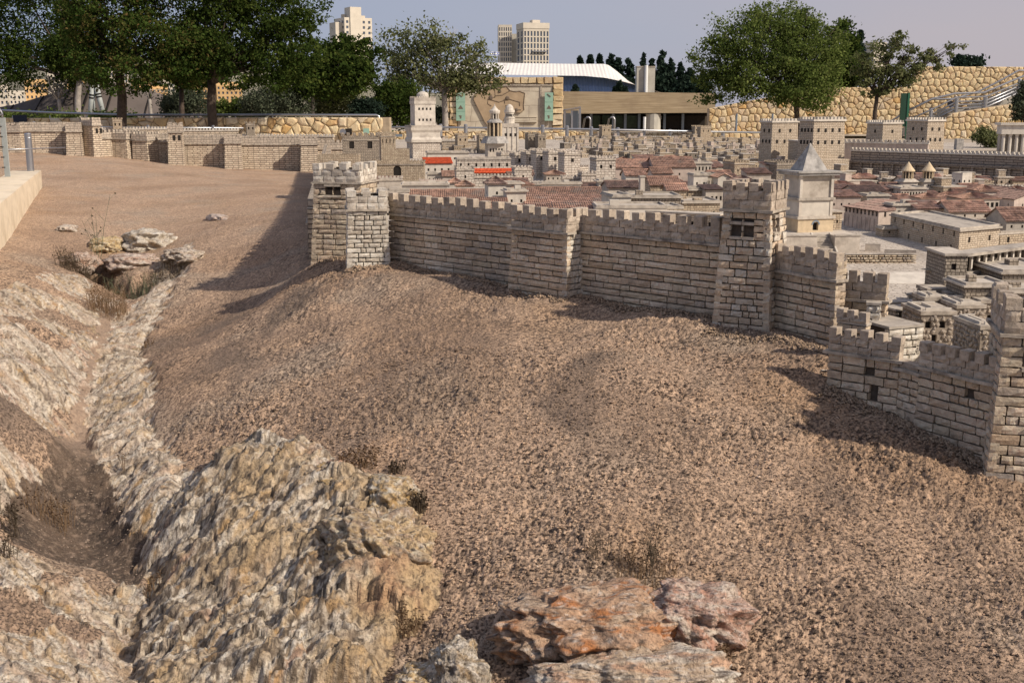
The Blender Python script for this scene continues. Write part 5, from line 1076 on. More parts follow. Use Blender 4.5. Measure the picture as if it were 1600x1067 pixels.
stonehouse(1533, 1562, 515, 560, 4.95, .25, .1, 'narrow rough stone house with a pale kerbed roof beside the nearest tower', [])

# --- tall flared tower (left) and ornate towers
Yp = 22.0; x_ = Q(661, 200)*Yp; g = cz(x_, Yp); s = Yp/F*.97; T = thing('flared_tower', 'tall pale square tower on a flared base with two rows of small windows', 'tower', (x_, Yp, g), .3); z_ = lambda py: zrow(py, Yp)-g
def sq(name, prof, m, seg=4):
    mb = MB(); mb.lathe([(r*s*1.414, z_(py)) for r, py in prof], seg, rot=pi/4 if seg == 4 else 0); return mb.build(name, M[m], T)
sq('lower_block', [(22, 275), (22, 222)], 'whitebrick'); sq('flared_base', [(24, 222), (24.5, 218), (22.5, 214), (22.5, 207), (24.5, 203), (25, 199)], 'plaster_pale')
sq('upper_parapet', [(24, 198.9), (24, 196)], 'plaster'); sq('shaft', [(16.5, 195.9), (16.3, 163)], 'plaster_pale'); sq('white_band', [(17.2, 162.9), (17.5, 158)], 'plaster_pale'); sq('battlement', [(17, 157.9), (17, 153)], 'plaster')
mb = MB(); mb.lathe([(10*s, z_(152.9)), (9.5*s, z_(148)), (7*s, z_(145)), (3*s, z_(143.5)), (.5*s, z_(143))], 14); mb.build('dome', M['plaster_pale'], T)
for zr in (172, 189):
    for k in range(4): link('window', winmesh('dark'), T, (-10.5*s+k*6*s, -16.6*s, z_(zr)), 0, (2.4*s, 2, 3.4*s))
mb = MB()
for k in range(10):
    for sgn in (-1, 1): mb.box(-17*s+k*3.6*s, sgn*16.2*s-.8*s, z_(152.9), -17*s+k*3.6*s+1.8*s, sgn*16.2*s+.8*s, z_(151)); mb.box(sgn*16.2*s-.8*s, -17*s+k*3.6*s, z_(152.8), sgn*16.2*s+.8*s, -17*s+k*3.6*s+1.8*s, z_(151.2))
mb.build('merlons', M['plaster'], T, kind='stuff')
Yp = 20.5; x_ = Q(773, 210)*Yp; g = cz(x_, Yp); s = Yp/F; T = thing('spired_tower', 'slim three tiered tower with golden columns and a pointed white cap', 'tower', (x_, Yp, g), .2)
sq('arcaded_base', [(13, 250), (13, 224)], 'plaster'); sq('lower_skirt', [(16, 224), (15, 221), (12, 214), (12, 213)], 'greystone', 8); 
for k in range(5): link('window', winmesh('dark'), T, (-10*s+k*4.4*s, -13.1*s, z_(237)), 0, (2.2*s, 1, 5*s))
mb = MB(); mb.lathe([(8*s, z_(213)), (8*s, z_(192))], 10); mb.build('drum', M['wood'], T)
for k in range(10): a = 2*pi*k/10; mb = MB(); mb.lathe([(1.3*s, z_(213)), (1.1*s, z_(192))], 6, (10.5*s*cos(a), 10.5*s*sin(a))); mb.build('column', M['column'], T)
mb = MB(); mb.lathe([(12.5*s, z_(192)), (12*s, z_(190)), (8*s, z_(187)), (8*s, z_(186))], 12); mb.build('middle_skirt', M['greystone'], T)
mb = MB(); mb.lathe([(4*s, z_(186)), (4*s, z_(178))], 8); mb.build('lantern_core', M['wood'], T)
for k in range(8): a = 2*pi*k/8+.2; mb = MB(); mb.lathe([(.9*s, z_(186)), (.9*s, z_(178))], 6, (5.8*s*cos(a), 5.8*s*sin(a))); mb.build('lantern_column', M['plaster_pale'], T)
mb = MB(); mb.lathe([(7.5*s, z_(178)), (8.5*s, z_(175)), (8.5*s, z_(173)), (6*s, z_(172)), (1*s, z_(166)), (.6*s, z_(164)), (.2*s, z_(162.5))], 12); mb.build('pointed_cap', M['plaster_pale'], T)
Yp = 23.5; x_ = Q(796, 210)*Yp; g = cz(x_, Yp); s = Yp/F; T = thing('domed_tower', 'pilastered square tower with a small white dome behind the spired tower', 'tower', (x_, Yp, g), .12)
sq('shaft', [(12.5, 250), (12.5, 199)], 'plaster_pale'); sq('cornice', [(13.5, 199), (13.5, 193)], 'plaster')
for k in range(4): mb = MB(); mb.box(-12.5*s+k*7.6*s, -13.6*s, z_(236), -10.3*s+k*7.6*s, -12.6*s, z_(199.2)); mb.build('pilaster', M['plaster_pale'], T)
for k in range(3): link('window', winmesh('dark'), T, (-8.6*s+k*7.4*s, -12.6*s, z_(213)), 0, (3*s, 1, 4.5*s))
mb = MB(); mb.lathe([(8*s, z_(193)), (8*s, z_(186)), (8.8*s, z_(185.5)), (8.8*s, z_(184)), (7*s, z_(184)), (7*s, z_(177)), (8.2*s, z_(176)), (8.2*s, z_(172)), (6.5*s, z_(172)), (6*s, z_(168)), (4*s, z_(165)), (1.5*s, z_(163.3)), (.2*s, z_(163))], 14); mb.build('domed_lantern', M['plaster_pale'], T)
for k in range(6): link('window', winmesh('dark'), T, (-6*s+k*2.1*s, -7.3*s, z_(182)), 0, (1.1*s, 1.5, 3.6*s))

# --- fortress with four towers, and the great wall
def fort(px0, px1, ytop, ybase, Y0, side_, rot, label, nw1, nw2, m='finebrick', batter=.02):
    x0 = Q(px0, ytop)*Y0; q1 = Q(px1, ytop); w_ = (q1*Y0-x0)/(cos(rot)-q1*sin(rot)); z0 = zrow(ybase, Y0); h_ = zrow(ytop, Y0)-z0; T = thing('fortress_tower', label, 'tower', (x0, Y0, z0-.1), rot); h_ += .1
    b = h_*batter; mb = MB(); V = [(-b, -b, 0), (w_+b, -b, 0), (w_+b, side_+b, 0), (-b, side_+b, 0), (0, 0, h_), (w_, 0, h_), (w_, side_, h_), (0, side_, h_)]; mb.poly(V, [(4, 5, 6, 7), (0, 1, 5, 4), (1, 2, 6, 5), (2, 3, 7, 6), (3, 0, 4, 7)]); mb.build('wall', M[m], T)
    mb = MB(); mb.box(-.02, -.02, h_, w_+.02, side_+.02, h_+.03); mb.build('ledge', M['plaster_pale'], T)
    mb = MB(); st = .06
    for (ax, ay, bx_, by) in ((0, 0, w_, 0), (w_, 0, w_, side_), (0, side_, w_, side_), (0, 0, 0, side_)):
        L_ = math.hypot(bx_-ax, by-ay); k = int(L_/st)
        for i in range(k+1): u = i/k; c_ = (ax+(bx_-ax)*u, ay+(by-ay)*u); mb.box(c_[0]-.014, c_[1]-.014, h_+.03, c_[0]+.014, c_[1]+.014, h_+.065)
    mb.build('merlons', M['plaster_pale'], T, kind='stuff')
    for zf, nn in ((h_-.16, nw1), (h_-.34, nw2)):
        for i in range(nn):
            bb = b*(h_-zf)/h_; link('window', winmesh('dark'), T, ((i+.7)*w_/(nn+.4)-.02, -bb-.004, zf), 0, (.035, 2, .055)); link('window', winmesh('dark'), T, (-bb-.004, (i+.7)*side_/(nn+.4), zf), -pi/2, (.035, 2, .055))
fort(1207, 1247, 192, 262, 19.5, .32, .42, 'leftmost of the four square fortress towers', 2, 3)
fort(1272, 1320, 190, 275, 17.5, .34, .42, 'tallest and nearest square fortress tower with golden brick lit by the sun', 4, 4, batter=.03)
fort(1380, 1410, 194, 225, 21.0, .42, .42, 'third fortress tower half hidden behind the fortress wall', 1, 2)
fort(1450, 1476, 190, 240, 20.0, .5, .42, 'rightmost square fortress tower in front of the rubble terrace wall', 2, 3)
def longwall(p0, p1, yt0, yt1, Y0, Y1, dep, label, m, merl=.05, pil=0, group=None, name='fortress_wall'):
    a = V2(Q(p0, yt0)*Y0, Y0); b = V2(Q(p1, yt1)*Y1, Y1); v = b-a; L_ = v.length; rot = atan2(v.y, v.x); g = min(cz(a.x, a.y), cz(b.x, b.y)); h_ = zrow((yt0+yt1)/2, (Y0+Y1)/2)-g+.05
    T = thing(name, label, 'wall', (a.x, a.y, g-.05), rot, group); mb = MB(); mb.box(0, 0, 0, L_, dep, h_); mb.build('masonry', M[m], T)
    mb = MB(); mb.box(-.01, -.012, h_, L_+.01, dep+.01, h_+.02); mb.build('coping', M['plaster_pale'], T)
    if merl:
        mb = MB(); k = int(L_/(merl*1.8))
        for i in range(k+1): mb.box(i*L_/k-merl/2, -.01, h_+.02, i*L_/k+merl/2, .03, h_+.02+merl*1.1)
        mb.build('merlons', M['plaster_pale'], T, kind='stuff')
    if pil:
        z1_ = h_*.62
        for i in range(pil):
            mb = MB(); mb.box(i*L_/pil, -.035, 0, i*L_/pil+L_/pil*.18, -.0005, z1_); mb.build('pilaster', M[m], T)
        mb = MB(); mb.box(0, -.045, z1_+.0005, L_, -.0005, z1_+.03); mb.build('band', M['coursed'], T)
    return T
longwall(1320, 1450, 225, 225, 19.2, 18.6, .15, 'sunlit fortress wall with tiny merlons between the fortress towers', 'plaster_pink', merl=.04)
longwall(1232, 1272, 222, 222, 19.4, 18.2, .15, 'fortress curtain wall with two arched openings between the two left towers', 'finebrick', merl=0)
H(1275, 1327, 250, 17.2, .5, .42, 'plain golden masonry base block under the tallest fortress tower', m='finebrick', roof='none', nw=0, side=0, name='fortress_bastion', cat='bastion')
longwall(1330, 1640, 239, 243, 17.6, 15.4, .3, 'long grey great wall with pilasters and pale tooth like merlons', 'coursed', merl=.034, pil=17, name='great_wall')
for k, (a, lab) in enumerate(((1245, 'left'), (1256, 'right'))): pass
# --- temple-like columned building at the far right
Y_ = 17.5; x_ = Q(1566, 220)*Y_; g = zrow(245, Y_); s = Y_/F; T = thing('temple', 'pale columned temple with golden roof spikes at the right edge', 'temple', (x_, Y_, g), -.12); z_ = lambda py: zrow(py, Y_)-g
tb('cella', 'plaster', 0, .12, 0, .9, .25, z_(210)); tb('entablature', 'plaster_pale', -.02, 0, z_(210), .92, .26, z_(196)); tb('cornice', 'plaster_pale', -.05, -.03, z_(196)+.001, .95, .28, z_(192)); 
for k in range(10): mb = MB(); mb.lathe([(.026, 0), (.026, z_(213)), (.034, z_(211)), (.034, z_(210))], 10, (.03+k*.095, .05)); mb.build('column', M['plaster_pale'], T)
mb = MB()
for k in range(34): mb.lathe([(.008, z_(192)), (.001, z_(188))], 4, (-.04+k*.03, -.02))
mb.build('roof_spikes', M['gold'], T, kind='stuff')

# --- crowded little houses of the far quarter
def tiny(seed):
    r = random.Random(seed); mb = MB(); w_, d_, h_ = r.uniform(.16, .34), r.uniform(.14, .26), r.uniform(.09, .17)
    mb.box(0, 0, -.15, w_, d_, h_); mb.box(-.008, -.008, h_, w_+.008, d_+.008, h_+.012, 2)
    if r.random() < .6: mb.box(w_*.1, d_*.3, h_+.012, w_*.55, d_*.95, h_+.09); mb.box(w_*.1-.006, d_*.3-.006, h_+.09, w_*.55+.006, d_*.95+.006, h_+.1, 2)
    k = r.choice([2, 3, 4])
    for i in range(k):
        x = (i+.5)*w_/k-.011; mb.box(x, -.003, h_*.45, x+.022, -.0005, h_*.45+.03, 1); y = (i+.5)*d_/k-.01; mb.box(-.003, y, h_*.45, -.0005, y+.02, h_*.45+.03, 1)
    return mb.build('model_house', [M[['rubble', 'plaster_pink', 'rubgrey', 'plaster', 'finebrick', 'rubble'][seed % 6]], M['dark'], M['slab']], link_=False)
TN = [tiny(s) for s in range(12)]
TD = []
for s, me in enumerate(TN):
    me['v'] = s; r = random.Random(s); q = [r.uniform(.16, .34), r.uniform(.14, .26), r.uniform(.09, .17)]; up = r.random() < .6
    TD.append(('wide' if q[0] > .25 else 'narrow')+' '+['tan rubble', 'pinkish', 'grey rubble', 'grey', 'fine brick', 'tan rubble'][s % 6]+' house'+(' with upper room' if up else ''))
def scatter(n, rows, group, label, x0, x1, lift=0):
    c = 0
    for k in range(n):
        for _ in range(20):
            py = R.uniform(*rows); px = R.uniform(x0(py), x1(py)); 
            Yk = 24.0
            for __ in range(8): Yk = cdrop(Q(px, py)*Yk, Yk)/S(py)
            Yk = min(Yk, 32.5); x = Q(px, py)*Yk
            if all((x-f[0])**2+(Yk-f[1])**2 > (f[2]+.07)**2 for f in FOOT): break
        else: continue
        FOOT.append((x, Yk, .07)); o = link('model_house', TN[R.randrange(12)], None, (x, Yk, cz(x, Yk)+R.uniform(-.02, .05)), R.choice([.1, .25, .35, -.1, .5])+R.uniform(-.1, .1), [R.uniform(.55, .95)]*3 if rows[0] < 230 else [R.uniform(.7, 1.1)]*3)
        v_ = int(o.data['v']); l0, l1 = x0(py), x1(py)
        cell = ('left', 'middle', 'right')[min(2, int(3*(px-l0)/(l1-l0)))]+' '+('back', 'centre', 'front')[min(2, int(3*(py-rows[0])/(rows[1]-rows[0])))]
        setp(o, TD[v_]+', '+cell+' '+label, 'house', group)
scatter(175, (221, 253), 'tiny houses of the far quarter', 'in the far quarter', lambda p: 880 if p < 247 else 965, lambda p: 1195)
scatter(26, (224, 240), 'tiny houses behind the palace', 'behind the orange roofed palace', lambda p: 690, lambda p: 760)
scatter(28, (250, 275), 'small houses left of the fortress', 'of the quarter left of the fortress', lambda p: 1090, lambda p: 1230)
scatter(18, (292, 318), 'small roofs right of the tomb', 'among roofs right of the tomb', lambda p: 1300, lambda p: 1590)
scatter(10, (262, 290), 'small roofs in the centre', 'among the red roofs in the centre', lambda p: 970, lambda p: 1140)
# the farthest back rows read as one mass of tiny cubes
mb = MB(); r = random.Random(5)
for k in range(170):
    px = r.uniform(880, 1190); Yk = r.uniform(31.2, 33.4) if px < 1095 else r.uniform(30.6, 32.2); x = Q(px, 215)*Yk; z = cz(x, Yk); w_, d_, h_ = r.uniform(.12, .25), r.uniform(.12, .2), r.uniform(.06, .13)
    mb.box(x, Yk, z-.05, x+w_, Yk+d_, z+h_, 0, rz=r.uniform(0, .5))
    mb.box(x+.03, Yk-.006+.0, z+h_*.4, x+.05, Yk-.0005, z+h_*.4+.025, 1)
setp(mb.build('distant_house_rows', [M['rubble'], M['dark']]), kind='stuff')
# small tiled houses fill the gaps
def fill_tiled(n, rows, x0, x1, group, label):
    for k in range(n):
        for _ in range(30):
            py = R.uniform(*rows); px = R.uniform(x0, x1); Yk = 14.
            for __ in range(6): Yk = cdrop(Q(px, py)*Yk, Yk)/S(py)
            x = Q(px, py)*Yk; r_ = R.uniform(.10, .19)
            if all((x-f[0])**2+(Yk-f[1])**2 > (f[2]*.8+r_)**2 for f in FOOT): break
        else: continue
        wpx = r_*2*F/Yk; R_ = (R.choice(['plaster', 'plaster_pink', 'plaster_pale', 'rubble']), R.choice(['gablex', 'shed', 'hip', 'gablex']), R.choice(['tile', 'tile_brown', 'tile']))
        lb = dict(plaster='grey', plaster_pink='pinkish', plaster_pale='cream', rubble='rubble')[R_[0]]+' house with a '+('reddish' if R_[2] == 'tile' else 'brown')+' '+dict(gablex='gabled', shed='single slope', hip='hipped')[R_[1]]+' roof, '+('left', 'middle', 'right')[min(2, int(3*(px-x0)/(x1-x0)))]+' '+('back', 'front')[int(py > (rows[0]+rows[1])/2)]+' '+label
        H(px-wpx/2, px+wpx/2, py-R.uniform(.10, .16)*F/Yk, Yk, R.uniform(.2, .3), R.uniform(0, .3), lb, m=R_[0], roof=R_[1], rm=R_[2], nw=R.choice([2, 3, 4]), hr=R.uniform(.04, .07), group=group, name='tiled_house')
fill_tiled(36, (262, 322), 960, 1235, 'small tiled houses in the centre', 'of the central quarter')
fill_tiled(28, (293, 332), 1300, 1600, 'small tiled houses on the right', 'below the great wall')
fill_tiled(9, (285, 315), 600, 960, 'small tiled houses by the palace', 'before the palace')

# --- far city wall on the left
def farwall(px0, px1, Y0, Y1, ycor, label, dep=.25, cat='wall', rot_side=False, ytop=None, hm=.05, mw=.055, name='far_city_wall', wins=0):
    a = V2(Q(px0, ycor)*Y0, Y0); b = V2(Q(px1, ycor)*Y1, Y1); v = b-a; L_ = v.length; rot = atan2(v.y, v.x); zb = min(gz(a.x, a.y), gz(b.x, b.y), gz((a.x+b.x)/2, (a.y+b.y)/2))-.25; zt = zrow(ycor, (Y0+Y1)/2)
    T = thing(name, label, cat, (a.x, a.y, zb), rot); h_ = zt-zb; mb = MB(); bt = .03
    mb.poly([(-bt, -bt, 0), (L_+bt, -bt, 0), (L_+bt, dep, 0), (-bt, dep, 0), (0, 0, h_), (L_, 0, h_), (L_, dep, h_), (0, dep, h_)], [(0, 1, 5, 4), (1, 2, 6, 5), (2, 3, 7, 6), (3, 0, 4, 7), (4, 5, 6, 7)]); mb.build('masonry', M['farbrick'], T)
    mb = MB(); mb.box(-.02, -.025, h_+.0005, L_+.02, dep+.02, h_+.018); mb.build('string_course', M['ledge'], T)
    ph = (zrow(ytop, Y0)-zt) if ytop else .10
    mb = MB()
    for q in ((-.008, -.008, L_+.008, .04), (-.008, dep-.04, L_+.008, dep+.008), (-.008, .0401, .04, dep-.0401), (L_-.04, .0401, L_+.008, dep-.0401)): mb.box(q[0], q[1], h_+.0185, q[2], q[3], h_+.018+ph)
    mb.build('parapet', M['farpar'], T); mb = MB(); k = max(2, int(L_/(mw*1.65)))
    for yy in (-.008, dep-.04):
        for i in range(k+1): c_ = mw/2+(L_-mw)*i/k; mb.box(c_-mw/2, yy, h_+.0181+ph, c_+mw/2, yy+.045, h_+.018+ph+hm*R.uniform(.8, 1.1))
    mb.build('merlons', M['farpar'], T, kind='stuff')
    for i in range(wins): link('window', winmesh('dark'), T, (L_*.35+i*.09, -.006, h_-.13), 0, (.045, 4, .085))
    return T
farwall(-60, 31, 20.2, 20.2, 207, 'leftmost stretch of the far city wall behind the steel posts')
farwall(31, 104, 20.3, 20.5, 206, 'stretch of far wall with a long plain lintel between the bollard and the first bastion')
farwall(103, 125, 20.2, 20.25, 207, 'first shallow bastion of the far wall left of the twin towers', cat='bastion')
farwall(125, 146, 20.6, 20.6, 207, 'narrow golden stretch of far wall between bastion and tower')
farwall(144, 157, 20.35, 20.5, 197, 'slim far wall tower with two dark windows left of the shaded walls', dep=.32, cat='tower', ytop=190, wins=2)
farwall(157, 197, 20.75, 21.3, 217, 'shaded low far wall stretch right of the slim tower', dep=.1)
farwall(197, 218, 20.9, 21.3, 218, 'small bastion in the middle of the shaded far wall', dep=.3, cat='bastion')
farwall(218, 232, 21.3, 21.4, 222, 'short shaded far wall between two small bastions', dep=.1)
farwall(229, 249, 20.9, 21.3, 220, 'small stepped bastion left of the big far corner tower', dep=.3, cat='bastion')
farwall(247, 264, 21.25, 21.3, 223, 'very short far wall stretch tucked beside the big corner tower', dep=.1)
farwall(262, 284, 20.7, 20.75, 208, 'big square corner tower of the far wall with paired windows', dep=.34, cat='tower', ytop=198, wins=2)
farwall(272, 352, 21.2, 21.3, 226, 'sunlit far wall stretch right of the big corner tower')
farwall(351, 376, 21.0, 21.05, 225, 'middle bastion of the sunlit far wall', cat='bastion')
farwall(376, 470, 21.35, 21.5, 227, 'longest sunlit far wall stretch between the two bastions')
farwall(470, 496, 21.1, 21.15, 227, 'last far bastion just left of the golden brick tower', cat='bastion')
farwall(496, 560, 21.4, 21.5, 234, 'end of the far wall hidden partly by the golden brick tower')
# inner second wall on the rise behind the far wall
def innerwall(px0, px1, yt, Y0, Y1, label, hm=.035): longwall(px0, px1, yt, yt, Y0, Y1, .12, label, 'farbrick', merl=hm, name='inner_wall')
innerwall(160, 262, 203, 24.5, 24.8, 'thin rear wall seen between the slim tower and the corner tower')
innerwall(284, 372, 205, 24.8, 25, 'inner wall with tiny merlons behind the sunlit far wall')
innerwall(380, 520, 214, 24.8, 24.5, 'inner wall behind the longest far wall stretch')
innerwall(690, 780, 221, 25.5, 25.5, 'pale inner wall between the flared tower and the spired tower')
innerwall(868, 1095, 216, 33.4, 33.8, 'far rear wall of the model below the centre railing')
innerwall(1110, 1190, 219, 33.2, 33.2, 'far rear wall right of the distant lone tower')
for a, b, yt, Yk, lab in ((385, 398, 196, 24.6, 'small grey tower on the rear wall left of the golden tower'), (176, 190, 190, 24.4, 'small square tower behind the slim far tower'), (715, 731, 214, 24.8, 'small stub tower on the pale inner wall'), (825, 838, 212, 25.5, 'left small dark tower right of the domed tower'), (841, 853, 213, 25.2, 'right small dark tower right of the domed tower'), (941, 955, 200, 31.5, 'distant small tower rising over the far rear wall'), (1095, 1111, 201, 30, 'distant lone tower with merlons below the glass entrance'), (749, 758, 215, 24, 'narrow plain tower left of the spired tower'), (1086, 1095, 200, 34, 'tiny pale block on the retaining wall left of the lone tower')):
    H(a, b, yt, Yk, .22, .3, lab, m='rubgrey' if 'dark' in lab or 'grey' in lab else 'rubble', roof='merlon', nw=2, ws=(.03, .05), side=0, wz=.8, merl=.035, cat='tower', name='model_tower', z0=cz(Q(a, yt)*Yk, Yk)-.1)

# flat stone ridge caps, gutters and low walls that break up the big roofs
for (a, b, yt, Yk, dp, rt, mm, lab) in ((700, 760, 296, 11.0, .06, .04, 'slab', 'thin pale stone gutter wall behind the left market roof'), (836, 868, 311, 10.0, .05, .04, 'slab', 'short pale slab lying on the patched red roof'), (884, 932, 313, 9.95, .05, .05, 'slab', 'second short pale slab on the patched red roof'), (812, 966, 323, 9.15, .04, .05, 'plaster_pale', 'long pale eaves wall below the patched red roof'), (603, 640, 301, 10.4, .12, .05, 'slab', 'pale flat slab roof just right of the whitish tower'), (640, 700, 318, 9.1, .18, .03, 'plaster_pale', 'pale low courtyard wall above the left merlons')):
    H(a, b, yt, Yk, dp, rt, lab, m=mm, roof='flat', nw=0, side=0, ov=.004)

# courtyard walls, kerbs and little sheds that fill the square and the lower quarter
for (a, b, yb, Yk, dp, rt, hh, mm, rf, lab) in ((1436, 1500, 362, 9.9, .2, .05, .10, 'plaster', 'flat', 'low flat roofed shed in the courtyard between the gabled halls'), (1380, 1420, 352, 10.3, .16, .1, .07, 'smallbrick', 'flat', 'tiny brick lean-to at the corner of the storehouse'),
        (1316, 1334, 372, 9.5, .1, .2, .05, 'plaster_pale', 'flat', 'small cream plinth on the square beside the tomb podium'), (1480, 1560, 356, 10.2, .1, .02, .13, 'plaster_pink', 'shed', 'narrow tiled gallery along the back of the courtyard'),
        (1420, 1470, 452, 6.9, .06, -.2, .02, 'slab', 'flat', 'worn stone kerb at the edge of the square above the rough houses'), (1386, 1440, 468, 6.6, .05, .1, .03, 'rubble', 'flat', 'broken rubble ledge below the square'),
        (1400, 1428, 480, 6.2, .1, .3, .06, 'rubgrey', 'flat', 'small grey rubble hut in the hollow behind the recessed wall')):
    x_ = Q(a, yb)*Yk; zt_ = cz(x_, Yk)+hh; H(a, b, 533.5+F*math.tan(math.atan((CZ-zt_)/Yk)-PITCH), Yk, dp, rt, lab, m=mm, roof=rf, nw=2, side=0, hr=.03, ws=(.018, .025))
# ------------------------------------------------------------------ plaza behind the model
def bedz(Y_, py): return zrow(py, Y_)
mb = MB()
for x0, x1, y0, y1, z in ((-40, -5.2, 27.2, 75, .62), (-5.2, 60, 39.3, 90, CZ-1.02), (-5.2, 60, 34.0, 39.3, CZ-1.1)): mb.face([(x0, y0, z), (x1, y0, z), (x1, y1, z), (x0, y1, z)])
M['plaza'] = plain('plaza_paving', (0.40, 0.33, 0.25), .2, scale=3, world=True)
setp(mb.build('plaza', M['plaza']), kind='structure')

def rubmat(name, stops):
    m, t, b = mat(name, .92); co = worldco(t); base = ramp(t, orand(t), stops); n = noise(t, co, 9, 6, .65)
    c = mix(t, .5, base, ramp(t, n, [(.25, (.2, .18, .15)), (.75, (.85, .82, .78))]), 'OVERLAY'); n2 = noise(t, co, 3, 6, .7); c = mix(t, ramp(t, n2, [(.55, (0, 0, 0)), (.7, (.5,)*3)]), c, (.26, .19, .12))
    t.links.new(c, b.inputs['Base Color']); bump(t, b, n, .7, .03); return m
M['wallstone'] = rubmat('ochre_wall_stone', [(0, (.62, .46, .26)), (.25, (.70, .56, .36)), (.5, (.55, .40, .22)), (.7, (.66, .56, .42)), (.88, (.60, .38, .16)), (1, (.50, .42, .32))])
M['walljoint'] = plain('wall_joint_mortar', (.40, .31, .21), .25, scale=8)
def clip(poly, nx, ny, d):
    out = []; n = len(poly)
    for i in range(n):
        a, b = poly[i], poly[(i+1) % n]; da, db = a[0]*nx+a[1]*ny-d, b[0]*nx+b[1]*ny-d
        if da <= 0: out.append(a)
        if (da < 0 < db) or (db < 0 < da): k = da/(da-db); out.append((a[0]+(b[0]-a[0])*k, a[1]+(b[1]-a[1])*k))
    return out
def rubble_wall(name, label, p0, p1, zbot, top, cell, dep=.4, pro=.05, limit=290, m='wallstone', gap=.007, cat='wall', T=None, off=0, stretch=1.15, joints='walljoint', cap=None):
    """p0,p1 plan points left to right; top: list of (u, z) profile"""
    p0, p1 = V2(*p0), V2(*p1); v = p1-p0; L_ = v.length; rot = atan2(v.y, v.x); zt = max(z for _, z in top)
    if T is None: T = thing(name, label, cat, (p0.x, p0.y, zbot), rot)
    topz = lambda u: np.interp(u, [a for a, _ in top], [b for _, b in top])
    mb = MB(); us = [a for a, _ in top]
    pr = [(u, topz(u)-zbot) for u in us]; V = [(u, y_, z) for y_ in (0, dep) for u, z in pr]+[(us[0], 0, -.5), (us[-1], 0, -.5), (us[0], dep, -.5), (us[-1], dep, -.5)]; n = len(us)
    Fs = [tuple([2*n, 2*n+1]+list(range(n-1, -1, -1))), tuple([2*n+3, 2*n+2]+list(range(n, 2*n)))]+[(i, i+1, n+i+1, n+i) for i in range(n-1)]+[(2*n, 0, n, 2*n+2), (2*n+1, 2*n+3, 2*n-1, n-1)]
    mb.poly(V, Fs); mb.build('masonry', M[joints], T)
    pts = []; ch = cell; cw = cell*stretch; nz_ = int((zt-zbot)/ch)+2; nx = int(L_/cw)+2
    for j in range(-1, nz_):
        for i in range(-1, nx): pts.append(((i+.5*(j % 2)+R.uniform(-.42, .42))*cw, (j+.5+R.uniform(-.42, .42))*ch))
    cnt = 0; rest = MB(); P = np.array(pts)
    for k, (px_, pz_) in enumerate(pts):
        if px_ < -cw*.3 or px_ > L_+cw*.3 or pz_ < -.1: continue
        d2 = (P[:, 0]-px_)**2+(P[:, 1]-pz_)**2; nb = np.argsort(d2)[1:14]
        poly = [(px_-2*cw, pz_-2*ch), (px_+2*cw, pz_-2*ch), (px_+2*cw, pz_+2*ch), (px_-2*cw, pz_+2*ch)]
        for q in nb:
            dx_, dz_ = P[q, 0]-px_, P[q, 1]-pz_; l = math.hypot(dx_, dz_); poly = clip(poly, dx_/l, dz_/l, ((px_+P[q, 0])/2*dx_+(pz_+P[q, 1])/2*dz_)/l-gap/2)
            if len(poly) < 3: break
        poly = clip(poly, -1, 0, 0); poly = clip(poly, 1, 0, L_)
        if len(poly) < 3: continue
        zc_ = float(topz(min(max(px_, 0), L_)))-zbot; 
        sl = (float(topz(min(L_, px_+.1)))-float(topz(max(0, px_-.1))))/.2 if 0 < px_ < L_ else 0; l = math.hypot(sl, 1); poly = clip(poly, -sl/l, 1/l, (zc_-sl*px_)/l)
        poly = clip(poly, 0, -1, 0)
        if len(poly) < 3: continue
        cx_ = sum(a for a, _ in poly)/len(poly); cz_ = sum(b for _, b in poly)/len(poly)
        area = abs(sum(poly[i][0]*poly[(i+1) % len(poly)][1]-poly[(i+1) % len(poly)][0]*poly[i][1] for i in range(len(poly))))/2
        if area < .1*cell*cell: continue
        n = len(poly); pr_ = pro*R.uniform(.6, 1.3); V = [(a-cx_, 0, b-cz_) for a, b in poly]+[((a-cx_)*.93, -pr_*.6, (b-cz_)*.93) for a, b in poly]+[((a-cx_)*.6+R.uniform(-.01, .01), -pr_*R.uniform(.9, 1.15), (b-cz_)*.6) for a, b in poly]+[(0, -pr_*1.1, 0)]
        Fs = [(i, (i+1) % n, n+(i+1) % n, n+i) for i in range(n)]+[(n+i, n+(i+1) % n, 2*n+(i+1) % n, 2*n+i) for i in range(n)]+[(2*n+i, 2*n+(i+1) % n, 3*n) for i in range(n)]
        if cnt < limit: s_ = MB(); s_.poly(V, Fs); o = s_.build('stone', M[m], T); o.location = (cx_, -off, cz_); cnt += 1
        else: rest.poly([(a+cx_, b, c+cz_) for a, b, c in V], Fs)
    if rest.v: rest.build('stonework', M[m], T, kind='stuff')
    if cap:
        mb = MB(); mb.box(-.02, -.06, zt-zbot, L_+.02, dep+.02, zt-zbot+cap); mb.build('coping', M['ledge'], T)
    return T
def rx(px, py, Y_): return (Q(px, py)*Y_, Y_)
# left plaza wall
Yl = 28.0
rubble_wall('stone_wall', 'long low wall of shaded ochre rubble stones behind the far city wall on the left', rx(-60, 200, Yl), rx(350, 200, Yl), zrow(212, Yl), [(0, zrow(184, Yl)), (1.5, zrow(185, Yl)), (6.6, zrow(184, Yl))], .20, stretch=1.35, limit=290)
rubble_wall('stone_wall', 'sunlit end of the low rubble wall under the long handrail', rx(350.5, 200, Yl), rx(598, 200, Yl), zrow(220, Yl), [(0, zrow(184, Yl)), (4, zrow(184, Yl))], .19, stretch=1.25, limit=290)
